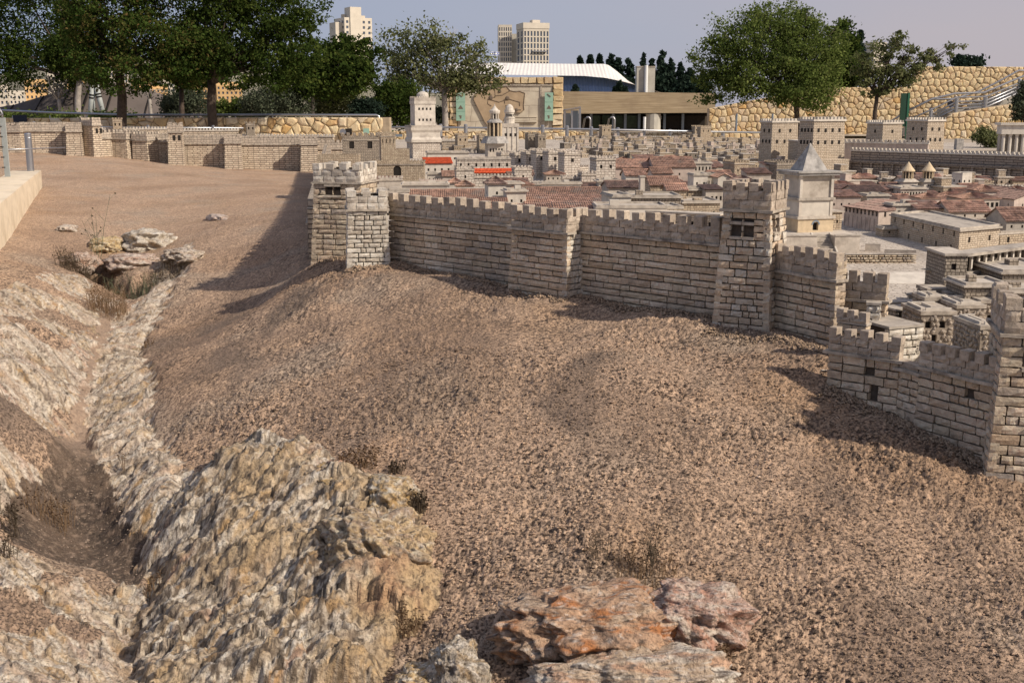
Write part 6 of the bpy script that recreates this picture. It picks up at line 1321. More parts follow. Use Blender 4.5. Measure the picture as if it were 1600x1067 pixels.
# wall under the centre railing
Yw = 38.0
rubble_wall('stone_wall', 'low rubble retaining wall below the post railing in the centre', rx(600, 215, Yw), rx(900, 215, Yw), zrow(226, Yw), [(0, zrow(205, Yw)), (7, zrow(205, Yw))], .19, stretch=1.15, limit=200)
rubble_wall('stone_wall', 'farther low rubble retaining wall in front of the glass entrance', rx(900.5, 215, Yw), rx(1190, 218, Yw+.5), zrow(226, Yw), [(0, zrow(207, Yw)), (7, zrow(208, Yw))], .18, stretch=1.1, limit=200)
def rail(name, label, pts, posts, rr_, pr, ztop, zbase, mats=('steel', 'steel'), cat='railing', extra=(), ph=0):
    """pts: list of top points; posts: list of (x,y,zb,zt)"""
    b = Vector(pts[0]); T = thing(name, label, cat, (b.x, b.y, zbase)); o = Vector((b.x, b.y, zbase))
    mb = MB(); mb.tube([Vector(p)-o for p in pts], rr_, 7); mb.build('handrail', M[mats[0]], T, smooth=True)
    for e in extra: mb = MB(); mb.tube([Vector(p)-o for p in e], rr_*.8, 6); mb.build('rail', M[mats[0]], T, smooth=True)
    for x, y, z0, z1 in posts:
        mb = MB(); mb.lathe([(pr, 0), (pr, z1-z0-pr*.4), (pr*.6, z1-z0)], 10); q = mb.build('post', M[mats[1]], T); q.location = (x-o.x, y-o.y, z0-o.z)
    return T
# railing on thick posts in front of the rubble walls
Yr = 34.2
pp = [(429, 195), (475, 195), (520, 195), (564, 195), (606, 195), (689, 194), (728, 194), (848, 195.5), (886, 196.5), (924, 198), (966, 199.5), (1007, 202), (1048, 202.5), (1090, 204), (1132, 206)]
P_ = [(Q(a, b)*Yr, Yr+(a-900)*.001, zrow(b+27, Yr), zrow(b, Yr)) for a, b in pp]
rail('post_railing', 'railing with thick steel posts and thin bar along the far edge of the model', [(Q(380, 200)*Yr, Yr, zrow(200.5, Yr)), (Q(650, 198)*Yr, Yr, zrow(199, Yr)), (Q(900, 202)*Yr, Yr, zrow(202, Yr)), (Q(1210, 210)*Yr, Yr, zrow(208, Yr))], P_, .03, .055, 0, zrow(225, Yr))
pp = [(-20, 189), (53, 190), (116, 191.5), (231, 195.5), (333, 196)]; Yq = 26.2
rail('post_railing', 'thin bar railing with few steel posts behind the far left wall', [(Q(-60, 192)*Yq, Yq, zrow(196, Yq)), (Q(190, 192)*Yq, Yq, zrow(199.5, Yq)), (Q(380, 192)*Yq, Yq, zrow(200.5, Yq))], [(Q(a, b)*Yq, Yq, zrow(b+14, Yq), zrow(b, Yq)) for a, b in pp], .02, .035, 0, zrow(215, Yq))
Yh = 28.2
rail('handrail', 'long flat steel handrail above the left rubble wall curving down at its end', [(Q(-60, 170)*Yh, Yh, zrow(169.5, Yh)), (Q(60, 175)*Yh, Yh, zrow(175.5, Yh)), (Q(200, 180)*Yh, Yh, zrow(180, Yh)), (Q(400, 180)*Yh, Yh, zrow(180, Yh)), (Q(588, 180)*Yh, Yh, zrow(180.3, Yh)), (Q(592, 182)*Yh, Yh, zrow(182, Yh)), (Q(593, 190)*Yh, Yh, zrow(188, Yh)), (Q(593, 190)*Yh, Yh, zrow(199, Yh))], [(Q(a, 182)*Yh, Yh, zrow(196, Yh), zrow(180.8, Yh)) for a in range(20, 580, 58)], .028, .018, 0, zrow(190, Yh))
# small plates on the walls
def plate(name, label, cat, px0, py0, px1, py1, Y_, m, d=.03, group=None, marks=None):
    x0, x1, z0, z1 = Q(px0, py1)*Y_, Q(px1, py1)*Y_, zrow(py1, Y_), zrow(py0, Y_); T = thing(name, label, cat, (x0, Y_, z0), 0, group); mb = MB(); mb.box(0, -d, 0, x1-x0, 0, z1-z0); mb.build('panel', M[m], T)
    for f0, f1, g0, g1, mm in (marks or []): mb = MB(); mb.box(f0*(x1-x0), -d-.006, g0*(z1-z0), f1*(x1-x0), -d-.0005, g1*(z1-z0)); mb.build('mark', M[mm], T)
    return T, x1-x0, z1-z0
M['navy'] = plain('dark_navy_panel', (.015, .02, .035), .2, .4); M['greenpanel'] = plain('pale_green_glass_panel', (.30, .46, .36), .08, .35, scale=4); M['darkgreen'] = plain('dark_green_metal', (.02, .055, .035), .2, .45); M['green'] = plain('green_metal_edge', (.03, .12, .07), .15, .4)
M['white'] = plain('white_painted', (.76, .76, .74), .05, .6); M['red'] = plain('red_print', (.6, .04, .04), .05, .6); M['flagblue'] = plain('flag_blue', (.03, .09, .42), .05, .7)
plate('information_screen', 'dark blank rectangular panel fixed to the shaded rubble wall at far left', 'panel', 22, 180, 43, 194, 27.9, 'navy')
plate('wall_plate', 'small green plate on the sunlit rubble wall behind the railing', 'plate', 568, 201, 577, 209, 27.85, 'greenpanel')
plate('wall_box', 'dark square recess box on the sunlit rubble wall', 'box', 540, 201, 550, 211, 27.9, 'dark')
plate('wall_plate', 'small grey plate on the wall left of the flared tower', 'plate', 618, 210, 629, 214, 37.8, 'bluegrey')
mb = MB(); 
T = thing('round_plate', 'grey round plate on the sunlit rubble wall beside the dark box', 'plate', (Q(536, 206)*27.9, 27.88, zrow(206, 28))); mb.lathe([(.075, 0), (.075, .02)], 16); o = mb.build('disc', M['steel'], T); o.rotation_euler = (pi/2, 0, 0)
T = thing('waste_bin', 'small grey litter bin at the end of the long handrail', 'bin', (*rx(605, 200, 29), zrow(202, 29))); mb = MB(); mb.box(-.09, -.1, 0, .1, .1, .16); mb.build('body', M['greypaint'], T); mb = MB(); mb.box(-.11, -.12, .161, .12, .12, .19); mb.build('lid', M['steel'], T)

# ------------------------------------------------------------------ map wall
Ym = 44.0; S_ = Ym/F
xa, xb = Q(690, 150)*Ym, Q(880, 150)*Ym; zt, zb_ = zrow(121, Ym), zrow(212, Ym)
T = thing('map_wall', 'broad pale wall with a raised stone map framed by rough ochre stones', 'wall', (xa, Ym, zb_)); W_ = xb-xa; Hh = zt-zb_
M['limeslab'] = brickmat('smooth_limestone_slabs', (.56, .50, .40), (.50, .44, .35), (.33, .28, .22), .55, 1.1, msize=.02, dist=.002, stain=.15)
M['maptan'] = plain('tan_map_relief', (.42, .31, .20), .15, .8, scale=3, bumpd=.01); M['mapline'] = plain('dark_map_line', (.16, .12, .09), .2, .8)
mb = MB(); mb.box(0, 0, -.5, W_, .6, Hh); mb.build('core', M['walljoint'], T); mb = MB(); mb.box(.6, -.03, -.4, W_-.42, -.001, Hh-.32); mb.build('slab_face', M['limeslab'], T)
mb = MB(); mb.box(.58, -.07, Hh-.32, W_-.40, -.0, Hh-.26); mb.box(W_-.87, -.06, -.4, W_-.81, -.031, Hh-.33); mb.build('frame', M['ledge'], T)
zt2 = Hh
for (x0, x1, z0, z1) in ((0, .58, -.3, Hh), (W_-.41, W_, -.3, Hh), (.6, W_-.42, Hh-.24, Hh)):
    nx = max(1, round((x1-x0)/.29)); nz_ = max(1, round((z1-z0)/.22))
    for j in range(nz_):
        for i in range(nx):
            a0 = x0+(x1-x0)*i/nx; a1 = x0+(x1-x0)*(i+1)/nx; c0 = z0+(z1-z0)*j/nz_; c1 = z0+(z1-z0)*(j+1)/nz_; q = .012
            jit = lambda: R.uniform(-.045, .045); V = [(a0+q+jit(), 0, c0+q), (a1-q, 0, c0+q+jit()), (a1-q+jit(), 0, c1-q), (a0+q, 0, c1-q+jit())]; V2_ = [(v[0]*.9+(a0+a1)*.05, -R.uniform(.06, .12), v[2]*.9+(c0+c1)*.05) for v in V]; mb = MB(); mb.poly(V+V2_, [(0, 1, 5, 4), (1, 2, 6, 5), (2, 3, 7, 6), (3, 0, 4, 7), (4, 5, 6, 7)]); mb.build('stone', M['wallstone'], T)
def onmap(px, py): return (Q(px, py)*Ym-xa, zrow(py, Ym)-zb_)
outl = [(741, 149), (748, 144), (770, 139), (792, 136), (797, 142), (806, 144), (812, 143), (820, 146), (818, 165), (819, 172), (813, 177), (800, 175), (792, 180), (785, 192), (776, 205), (768, 206), (757, 190), (748, 172), (740, 156)]
V = [onmap(*p) for p in outl]; n = len(V); mb = MB(); mb.poly([(a, -.031, b) for a, b in V]+[(a, -.075, b) for a, b in V], [tuple(range(n, 2*n))]+[(i, (i+1) % n, n+(i+1) % n, n+i) for i in range(n)]); mb.build('map_relief', M['maptan'], T)
mb = MB(); mb.tube([(a, -.08, b) for a, b in V+V[:1]], .014, 5)
for ln in ([(773, 139), (774, 152), (763, 155), (762, 162), (768, 166)], [(774, 150), (785, 149), (796, 143)], [(762, 155), (780, 160), (795, 155), (812, 160), (812, 166)], [(790, 165), (800, 172), (814, 172)], [(788, 155), (789, 162)]): mb.tube([(onmap(*p)[0], -.08, onmap(*p)[1]) for p in ln], .012, 5)
mb.build('map_lines', M['mapline'], T, kind='stuff')
for a, b, r_ in ((781, 143, .07), (767, 153, .09), (793, 154, .09), (807, 172, .07), (756, 146, .04)):
    q = onmap(a, b); mb = MB(); mb.lathe([(r_, 0), (r_*.6, .03)], 7); o = mb.build('map_emblem', M['mapline'], T); o.location = (q[0], -.076, q[1]); o.rotation_euler = (pi/2, 0, 0)
q = onmap(795, 192); mb = MB(); mb.box(q[0], -.09, q[1], q[0]+1.05, -.031, q[1]+.2); mb.build('plaque', M['limeslab'], T); 
mb = MB(); 
for a in ((q[0], q[1], q[0]+1.05, q[1]+.02), (q[0], q[1]+.18, q[0]+1.05, q[1]+.2)): mb.box(a[0], -.1, a[1], a[2], -.0901, a[3])
mb.build('plaque_rim', M['mapline'], T)
for px0, px1, lab in ((713, 727, 'left pale green glass information panel with three dark symbols on the map wall'), (851, 864, 'right pale green glass information panel with three dark symbols on the map wall')):
    T2, w2, h2 = plate('information_board', lab, 'panel', px0, 145, px1, 189, Ym-.12, 'greenpanel', .05)
    for g in (.9, .5, .14):
        mb = MB(); 
        if g == .5: mb.poly([(w2*.25, 0, h2*g-.06), (w2*.75, 0, h2*g-.06), (w2*.5, 0, h2*g+.06)], [(0, 1, 2)]); mb.box(w2*.25, -.003, h2*g-.08, w2*.75, 0, h2*g-.065)
        elif g > .6: mb.tube([(w2*.3, 0, h2*g+.05), (w2*.5, 0, h2*g), (w2*.7, 0, h2*g-.05)], .02, 5)
        else: mb.box(w2*.42, -.003, h2*g-.06, w2*.58, 0, h2*g+.05); mb.box(w2*.32, -.0032, h2*g+.02, w2*.6, -.0001, h2*g+.05)
        o = mb.build('symbol', M['mapline'], T2); o.location = (0, -.054, 0)
    mb = MB(); mb.box(0, -.053, h2*.33, w2, -.0505, h2*.335); mb.box(0, -.053, h2*.66, w2, -.0505, h2*.665); mb.build('joint', M['green'], T2)

# ------------------------------------------------------------------ entrance building with the long concrete beam
Ye = 46.0; x0 = Q(878, 160)*Ye; x1 = Q(1118, 160)*Ye; g = zrow(222, Ye)
M['board'] = None
def boardmat():
    m, t, b = mat('board_marked_concrete', .85); co = objco(t); mp_ = t.nodes.new('ShaderNodeMapping'); mp_.inputs['Scale'].default_value = (.6, 1, 12); t.links.new(co, mp_.inputs[0])
    n = noise(t, mp_.outputs[0], 1.6, 4); n2 = noise(t, co, 1.2, 5); c = ramp(t, n, [(.3, (.30, .225, .135)), (.7, (.46, .36, .235))]); c = mix(t, ramp(t, n2, [(.45, (0, 0, 0)), (.7, (.6,)*3)]), c, (.25, .185, .12)); t.links.new(c, b.inputs['Base Color']); bump(t, b, n, .5, .02); return m
M['board'] = boardmat(); M['concrete'] = plain('weathered_concrete', (.47, .44, .38), .12, scale=3, dark=(.36, .33, .28))
M['foliageblur'] = plain('glass_painted_green_reflection', (.035, .055, .025), .5, .15, scale=2.5)  # blurred green foliage reflection painted into the glass colour
T = thing('entrance_building', 'low building with a long board marked concrete beam over a dark glass entrance', 'building', (x0, Ye, g)); z_ = lambda py: zrow(py, Ye)-g; W_ = x1-x0
mb = MB(); mb.poly([(0, 0, z_(178)), (W_, 0, z_(176.5)), (W_, 1.2, z_(176.5)), (0, 1.2, z_(178)), (0, 0, z_(143)), (W_, 0, z_(146)), (W_, 1.2, z_(146)), (0, 1.2, z_(143))], [(0, 3, 2, 1), (4, 5, 6, 7), (0, 1, 5, 4), (1, 2, 6, 5), (2, 3, 7, 6), (3, 0, 4, 7)]); mb.build('concrete_beam', M['board'], T)
mb = MB(); mb.box(0, 1.2001, 0, W_, 7, z_(146.5)); mb.build('hall', M['wood'], T)
mb = MB(); mb.box(0, .9, z_(182), W_, 1.0, z_(178.2)); mb.build('soffit', M['dark'], T)
for i, px_ in enumerate((925, 960, 979, 1001, 1033, 1041, 1070)):
    mb = MB(); mb.box(-.05, .5, 0, .05, .62, z_(178.2)); o = mb.build('mullion', M['bluegrey'], T); o.location = (Q(px_, 190)*Ye-x0, 0, 0)
for a, b in ((926, 940), (943, 959), (963, 977), (981, 1000), (1003, 1013), (1017, 1032), (1044, 1069), (1073, 1106)):
    mb = MB(); xx0, xx1 = Q(a, 190)*Ye-x0, Q(b, 190)*Ye-x0; mb.box(xx0, .7, .0, xx1, .72, z_(181)); mb.build('glass_pane', M['foliageblur'] if b < 1033 and a != 1003 else M['dark'], T)
mb = MB(); mb.lathe([(.3, 0), (.3, z_(178.2))], 12, (Q(1022, 190)*Ye-x0, .3)); 
mb.build('round_column', M['concrete'], T)
# doorway screen at left
T = thing('glass_screen', 'slanting blue grey framed glass screen left of the entrance', 'screen', (*rx(872, 205, Ye-1.2), g)); 
for i, (a, zt_) in enumerate(((872, 176), (882, 174), (893, 173), (905, 169))):
    mb = MB(); mb.box(-.04, -.04, 0, .04, .04, zrow(zt_, Ye-1.2)-g); o = mb.build('frame_post', M['steel'], T); o.location = ((Q(a, 190)-Q(872, 190))*(Ye-1.2), -i*.12, 0)
    if i: mb = MB(); mb.box(-.26, .1, .1, -.05, .11, zrow(zt_, Ye-1.2)-g-.1); o2 = mb.build('glass_pane', M['bluegrey'], T); o2.location = ((Q(a, 190)-Q(872, 190))*(Ye-1.2), -i*.12, 0)
mb = MB(); mb.tube([(-.05, 0, zrow(175, Ye-1.2)-g), ((Q(906, 170)-Q(872, 170))*(Ye-1.2), -.4, zrow(168.5, Ye-1.2)-g)], .045, 5); mb.build('top_rail', M['steel'], T)
for a, lab in ((917, 'left curved steel handrail end in front of the glass entrance'), (955, 'right curved steel handrail end in front of the glass entrance')):
    Yk = 45.2; b = Vector((Q(a, 200)*Yk, Yk, g)); T = thing('stair_rail', lab, 'handrail', b); mb = MB(); h_ = zrow(183.5, Yk)-g; mb.tube([(-.2, .2, h_-.7), (-.08, .05, h_-.06), (0, 0, h_), (.08, 0, h_), (.13, 0, h_-.08), (.13, 0, -.2)], .04, 7); mb.build('pipe', M['steel'], T, smooth=True)
T = thing('post', 'tall thin pale steel post in front of the glass entrance', 'post', (*rx(1007, 200, 45), g)); mb = MB(); mb.lathe([(.055, -.2), (.055, zrow(183, 45)-g)], 10); mb.build('pole', M['white'], T)
T2, w2, h2 = plate('sign', 'small white hanging sign with grey and red lettering in the entrance', 'sign', 1016, 181.5, 1033, 186.5, 46.4, 'white', .04, marks=[(.14+.075*k, .19+.075*k, .4, .64, 'bluegrey') for k in range(4)]+[(.54+.07*k, .59+.07*k, .38, .66, 'red') for k in range(5)])
# vent shaft with pipe
Yv = 47.5; xv = Q(995, 120)*Yv; T = thing('vent_shaft', 'pale concrete vent shaft with a white pipe standing on the flat roof', 'vent', (xv, Yv, zrow(146, Yv))); hv = zrow(105, Yv)-zrow(146, Yv); wv = (Q(1023.5, 120)-Q(995, 120))*Yv
mb = MB(); mb.box(0, 0, 0, wv, .6, hv); mb.build('shaft', M['concrete'], T); mb = MB(); mb.box(-.01, -.02, hv, wv+.01, .62, hv+.03); mb.build('cap', M['ledge'], T)
mb = MB(); mb.lathe([(.07, 0), (.07, hv+.06)], 10, (wv*.5, -.08)); mb.build('pipe', M['white'], T); mb = MB(); mb.box(wv*.4, -.004, .1, wv*.45, -.0005, hv-.05); mb.build('groove', M['bluegrey'], T)

# ------------------------------------------------------------------ museum roof: white ribbed shell over a blue vault
Yu = 70.0
M['whiteroof'] = plain('white_ribbed_roof', (.74, .70, .64), .06, .7, scale=2); M['blueroof'] = plain('blue_metal_roof', (.13, .20, .36), .12, .45, scale=3, bumpd=.0)
T = thing('shell_roof', 'wide white ribbed shell roof sloping down to the right over a blue vault', 'roof', (Q(690, 120)*Yu, Yu, zrow(150, Yu))); z0 = zrow(150, Yu); xo = Q(690, 120)*Yu
prof_t = [(690, 98), (770, 96), (900, 98), (950, 98), (958, 100), (972, 110), (985, 121), (996, 131), (1010, 136), (1030, 143), (1045, 146)]; prof_b = [(690, 117), (770, 117), (880, 118.5), (915, 119), (945, 122), (975, 128), (996, 133.5), (1010, 137.5), (1030, 144), (1045, 147)]
fx = lambda prof, px_: np.interp(px_, [a for a, _ in prof], [b for _, b in prof])
mb = MB(); pxs = np.linspace(690, 1045, 120); prev = None
for i, a in enumerate(pxs):
    o_ = .12 if i % 2 else 0; x_ = Q(a, 120)*Yu-xo; cur = [(x_, -o_, zrow(fx(prof_b, a), Yu)-z0), (x_+.2, 6-o_, zrow(fx(prof_t, a), Yu)-z0+.12*(1)), (x_+.2, 9, zrow(fx(prof_t, a)+4, Yu)-z0)]
    if prev:
        for j in range(2): mb.face([prev[j], cur[j], cur[j+1], prev[j+1]])
    prev = cur
mb.build('roof_shell', M['whiteroof'], T)
mb = MB(); pxs = np.linspace(872, 1042, 70); prev = None
for i, a in enumerate(pxs):
    o_ = .06*(i % 2); x_ = Q(a, 130)*Yu-xo; zt_ = zrow(fx(prof_b, a)-.6, Yu)-z0; cur = [(x_, .4-o_, -.6), (x_, .6-o_, zt_*.5), (x_, 1.2-o_, zt_)]
    if prev:
        for j in range(2): mb.face([prev[j], cur[j], cur[j+1], prev[j+1]])
    prev = cur
mb.build('blue_vault', M['blueroof'], T)
# flags on the roof
for a, lab in ((773.5, 'left one of two small white and blue star flags on the museum roof'), (780.5, 'right one of two small white and blue star flags on the museum roof')):
    Yf = 76; b = Vector((Q(a, 90)*Yf, Yf, zrow(96, Yf))); T = thing('flag', lab, 'flag', b); h_ = zrow(81, Yf)-b.z; mb = MB(); mb.lathe([(.02, -.6), (.02, h_)], 6); mb.build('flagpole', M['steel'], T)
    fw, fh = -.27, .22; z1 = h_-.02
    def fl(u, v, d=0): return (fw*u, .03*sin(u*5)+d-.01, z1-fh*v)
    mb = MB(); 
    for k in range(6): mb.face([fl(k/6, 1), fl((k+1)/6, 1), fl((k+1)/6, 0), fl(k/6, 0)])
    fo = mb.build('cloth', M['white'], T)
    mb = MB()
    for v0, v1 in ((.1, .26), (.74, .9)):
        for k in range(6): mb.face([fl(k/6, v1, -.004), fl((k+1)/6, v1, -.004), fl((k+1)/6, v0, -.004), fl(k/6, v0, -.004)])
    for s_ in (1, -1):
        c = [(.5+.15*sin(2*pi*k/3)*.8, .5-s_*.17*cos(2*pi*k/3)) for k in range(3)]
        for k in range(3): (u0, v0), (u1, v1) = c[k], c[(k+1) % 3]; mb.tube([fl(u0, v0, -.008), fl(u1, v1, -.008)], .006, 4)
    mb.build('emblem', M['flagblue'], fo)

# ------------------------------------------------------------------ right: rubble terrace walls, stair, rails
Yk = 42.0
def prof(pts, Y_, xo_): return [((Q(a, b)*Y_-xo_), zrow(b, Y_)) for a, b in pts]
xo_ = Q(1108, 170)*Yk
rubble_wall('retaining_wall', 'shaded rubble wall under the big round tree', (xo_, Yk), (Q(1313, 150)*Yk, Yk), zrow(228, Yk), [(0, zrow(170, Yk)), (1.2, zrow(160, Yk)), (3.8, zrow(140, Yk)), (Q(1313, 140)*Yk-xo_, zrow(137, Yk))], .215, limit=290, stretch=1.0)
xo2 = Q(1313.5, 170)*Yk
rubble_wall('retaining_wall', 'tall ochre rubble retaining wall rising behind the stair and its rails', (xo2, Yk+.1), (Q(1650, 150)*Yk, Yk+.1), zrow(228, Yk), [(0, zrow(137, Yk)), (Q(1422, 137)*Yk-xo2, zrow(136, Yk)), (Q(1440, 104)*Yk-xo2, zrow(104, Yk)), (Q(1650, 104)*Yk-xo2, zrow(105, Yk))], .215, limit=298, stretch=1.0)
Yn = 39.0; xo4 = Q(1470, 200)*Yn
rubble_wall('terrace_wall', 'lower rubble terrace wall in front of the stair landing', (xo4, Yn), (Q(1650, 180)*Yn, Yn), zrow(232, Yn), [(0, zrow(192, Yn)), (Q(1485, 180)*Yn-xo4, zrow(178, Yn)), (Q(1538, 170)*Yn-xo4, zrow(169.5, Yn)), (Q(1600, 165)*Yn-xo4, zrow(160, Yn)), (Q(1650, 160)*Yn-xo4, zrow(150, Yn))], .21, dep=.5, limit=290, stretch=1.0)
# stair flight and landing
T = thing('stairway', 'concrete stair rising to the right with a flat landing in front of the rubble wall', 'stairs', (*rx(1410, 215, Yn+.6), zrow(222, Yn+.6))); Ys = Yn+.6; o0 = Vector(T.location)
def stair(p0, p1, n):
    for k in range(n):
        a = p0[0]+(p1[0]-p0[0])*k/n; b = p0[0]+(p1[0]-p0[0])*(k+1)/n; py = p0[1]+(p1[1]-p0[1])*(k+1)/n; mb = MB(); mb.box(Q(a, py)*Ys-o0.x, 0, -.6, Q(b, py)*Ys-o0.x+.002, 1.6, zrow(py, Ys)-o0.z); mb.build('step', M['concrete'], T)
stair((1412, 212), (1490, 180), 9); stair((1540, 169), (1650, 122), 12)
mb = MB(); mb.box(Q(1490, 180)*Ys-o0.x+.003, 0, -.6, Q(1540, 170)*Ys-o0.x, 1.6, zrow(170, Ys)-o0.z); mb.build('landing', M['concrete'], T)
def pl(pts, Y_): return [(Q(a, b)*Y_, Y_, zrow(b, Y_)) for a, b in pts]
tp1 = pl([(1410, 178), (1456, 155), (1492, 146.5), (1538, 145), (1600, 119), (1640, 103)], Yn+.3); mid = pl([(1412, 191), (1457, 171), (1495, 152.5), (1540, 151.5), (1600, 127), (1640, 112)], Yn+.25)
posts = [(Q(a, b)*(Yn+.3), Yn+.3, zrow(c, Yn+.3), zrow(b, Yn+.3)) for a, b, c in ((1416, 190, 212), (1455, 169, 186), (1495, 151, 176), (1540, 149, 170), (1594, 124, 140))]
rail('stair_railing', 'steel stair railing with thick posts climbing over the lower terrace wall', tp1, posts, .035, .075, 0, zrow(215, Yn), extra=(mid,)+tuple(pl([(1458, 171+dy+5), (1495, 154+dy+3), (1540, 153+dy+3), (1592, 131+dy+2)], Yn+.3) for dy in (2, 7, 12)))
rail('wall_handrail', 'steel handrail fixed along the high rubble wall behind the stair', pl([(1388, 192), (1415, 176), (1456, 155.5), (1492, 154.8), (1530, 143), (1560, 128), (1592, 110.5), (1640, 111)], Yk-.35), [], .035, .05, 0, zrow(200, Yk))
T = thing('round_sign', 'dark round disc with pale slanting stripes on the rubble wall by the stair', 'sign', (Q(1485, 163)*(Yk-.2), Yk-.2, zrow(163, Yk-.2))); mb = MB(); mb.lathe([(.115, 0), (.115, .03)], 20); o = mb.build('disc', M['navy'], T); o.rotation_euler = (pi/2, 0, 0)
for k in range(3): mb = MB(); mb.box(-.09+abs(k-1)*.025, -.036, -.055+k*.05, .09-abs(k-1)*.025, -.0305, -.04+k*.05); o = mb.build('stripe', M['steel'], T); o.rotation_euler = (0, -.5, 0)
T = thing('green_pillar', 'tall dark green metal pillar sign with a bright green edge by the stair foot', 'pillar', (*rx(1404, 215, 38.4), zrow(222, 38.4)), .0); hp = zrow(146, 38.4)-zrow(222, 38.4); wp_ = (Q(1414, 180)-Q(1404, 180))*38.4
mb = MB(); mb.box(0, 0, .5, wp_, .05, hp); mb.build('board', M['darkgreen'], T); mb = MB(); mb.box(wp_+.002, -.02, 0, wp_+.07, .05, hp+.01); mb.build('edge', M['green'], T)
for a, b, lab in ((1361, 176, 'thin blue steel pipe post in front of the shaded rubble wall, left one'),): pass
for a, lab in ((1150, 'left thin blue steel lamp post before the shaded rubble wall'), (1206, 'middle thin blue steel lamp post before the shaded rubble wall')):
    T = thing('steel_post', lab, 'post', (*rx(a, 205, 40), zrow(216, 40))); mb = MB(); mb.lathe([(.035, 0), (.035, zrow(178, 40)-zrow(216, 40))], 8); mb.build('pole', M['bluegrey'], T)
T = thing('concrete_box', 'small grey concrete box on the ledge before the lower terrace wall', 'box', (*rx(1495, 225, 25), zrow(232, 25))); mb = MB(); mb.box(0, 0, -.2, .15, .15, zrow(217, 25)-zrow(232, 25)); mb.build('box', M['greystone'], T)
mb = MB(); mb.poly([(Q(1475, 235)*21, 21, zrow(236, 21)), (16, 21, zrow(236, 21)), (18, 38.5, zrow(231, 38.5)), (Q(1475, 230)*38.5, 38.5, zrow(231, 38.5))], [(0, 1, 2, 3)]); setp(mb.build('plaza_bed', M['plaza']), kind='structure')

# ------------------------------------------------------------------ near left: stone parapet, bollard and cable railing
C0 = XY(40, 268, 14.9); C1 = XY(0, 310, 10.2)
pa = V2(Q(64, 266)*14.6, 14.6); ux = (V2(-4.3, 9.6)-pa); ux.normalize(); pa2 = pa; nn = V2(-ux.y, ux.x)*-1
T = thing('stone_parapet', 'cream sawn stone parapet edging the path at the left border', 'parapet', (pa.x, pa.y, CZ-1.2), atan2(ux.y, ux.x)); ztop = -S(266)*14.6+1.2
M['sawn'] = plain('sawn_cream_stone', (.68, .57, .42), .12, .8, scale=9, dark=(.52, .42, .29), bumpd=.003, obj=.12)
L_ = 0; k = 0
while L_ < 9:
    l = .92; mb = MB(); mb.box(.004, -.34, -.9, l-.004, 0, ztop+R.uniform(-.003, .003)); o = mb.build('stone_block', M['sawn'], T); o.location = (L_, 0, 0); L_ += l
pth = MB(); a = pa-V2(.6, 0); pth.face([(a.x-8, a.y+1.5, CZ-.98), (a.x-8, 3, CZ-.98), (a.x+ux.x*11, a.y+ux.y*11, CZ-.98), (a.x, a.y+.3, CZ-.98)]); setp(pth.build('path', M['plaza']), kind='structure')
def atl(px, py, Y_): return Vector((Q(px, py)*Y_, Y_, zrow(py, Y_)))
b = atl(48, 266, 14.4); T = thing('bollard', 'short brushed steel bollard on the end of the stone parapet', 'bollard', (b.x, b.y, CZ-.83)); hb = zrow(208, 14.4)-(CZ-.83)
mb = MB(); mb.lathe([(.042, 0), (.042, hb-.06), (.0425, hb-.06), (.0405, hb-.055), (.0425, hb-.05), (.0425, hb-.012), (.036, hb-.003), (.01, hb)], 20); mb.build('tube', M['steel'], T, smooth=False)
b = atl(12, 275, 13.2); T = thing('cable_railing', 'grey steel railing posts with cables and a curved steel handrail at the left border', 'railing', (b.x, b.y, CZ-1.0)); z_ = lambda py: zrow(py, 13.2)-(CZ-1.0); hz = z_(184)
for dx_, dy_ in ((0, 0), (-.10, -.75), (-.5, -1.9)):
    mb = MB(); mb.box(dx_-.03, dy_-.008, 0, dx_+.03, dy_+.008, hz); p_ = mb.build('post', M['greypaint'], T); p_.location = (0, 0, 0)
    for q in range(7):
        mb = MB(); mb.tube([(dx_-.045, dy_-.03, hz-.1-q*.115), (dx_-.01, dy_-.02, hz-.1-q*.115)], .006, 5); mb.build('cable_fitting', M['dark'], p_)
for q in range(7): mb = MB(); mb.tube([(-.045, -.03, hz-.1-q*.115), (-.145, -.78, hz-.1-q*.115), (-.55, -1.95, hz-.1-q*.115)], .0035, 4); mb.build('cable', M['steel'], T)
mb = MB(); mb.tube([(.0, 0, hz), (.0, 0, hz+.05), (-.02, -.02, hz+.1), (-.07, -.12, hz+.14), (-.2, -.6, hz+.16), (-.6, -2, hz+.17)], .013, 8); mb.tube([(0, 0, hz+.035), (-.1, -.3, hz-.01), (-.3, -.9, hz-.02), (-.6, -2, hz-.02)], .011, 8); mb.build('handrail', M['steel'], T, smooth=True)
mb = MB(); mb.tube([(0.01, 0, hz-.36), (b.x*0+.335, .9, hz-.37)], .008, 6); mb.build('side_rail', M['steel'], T, smooth=True)

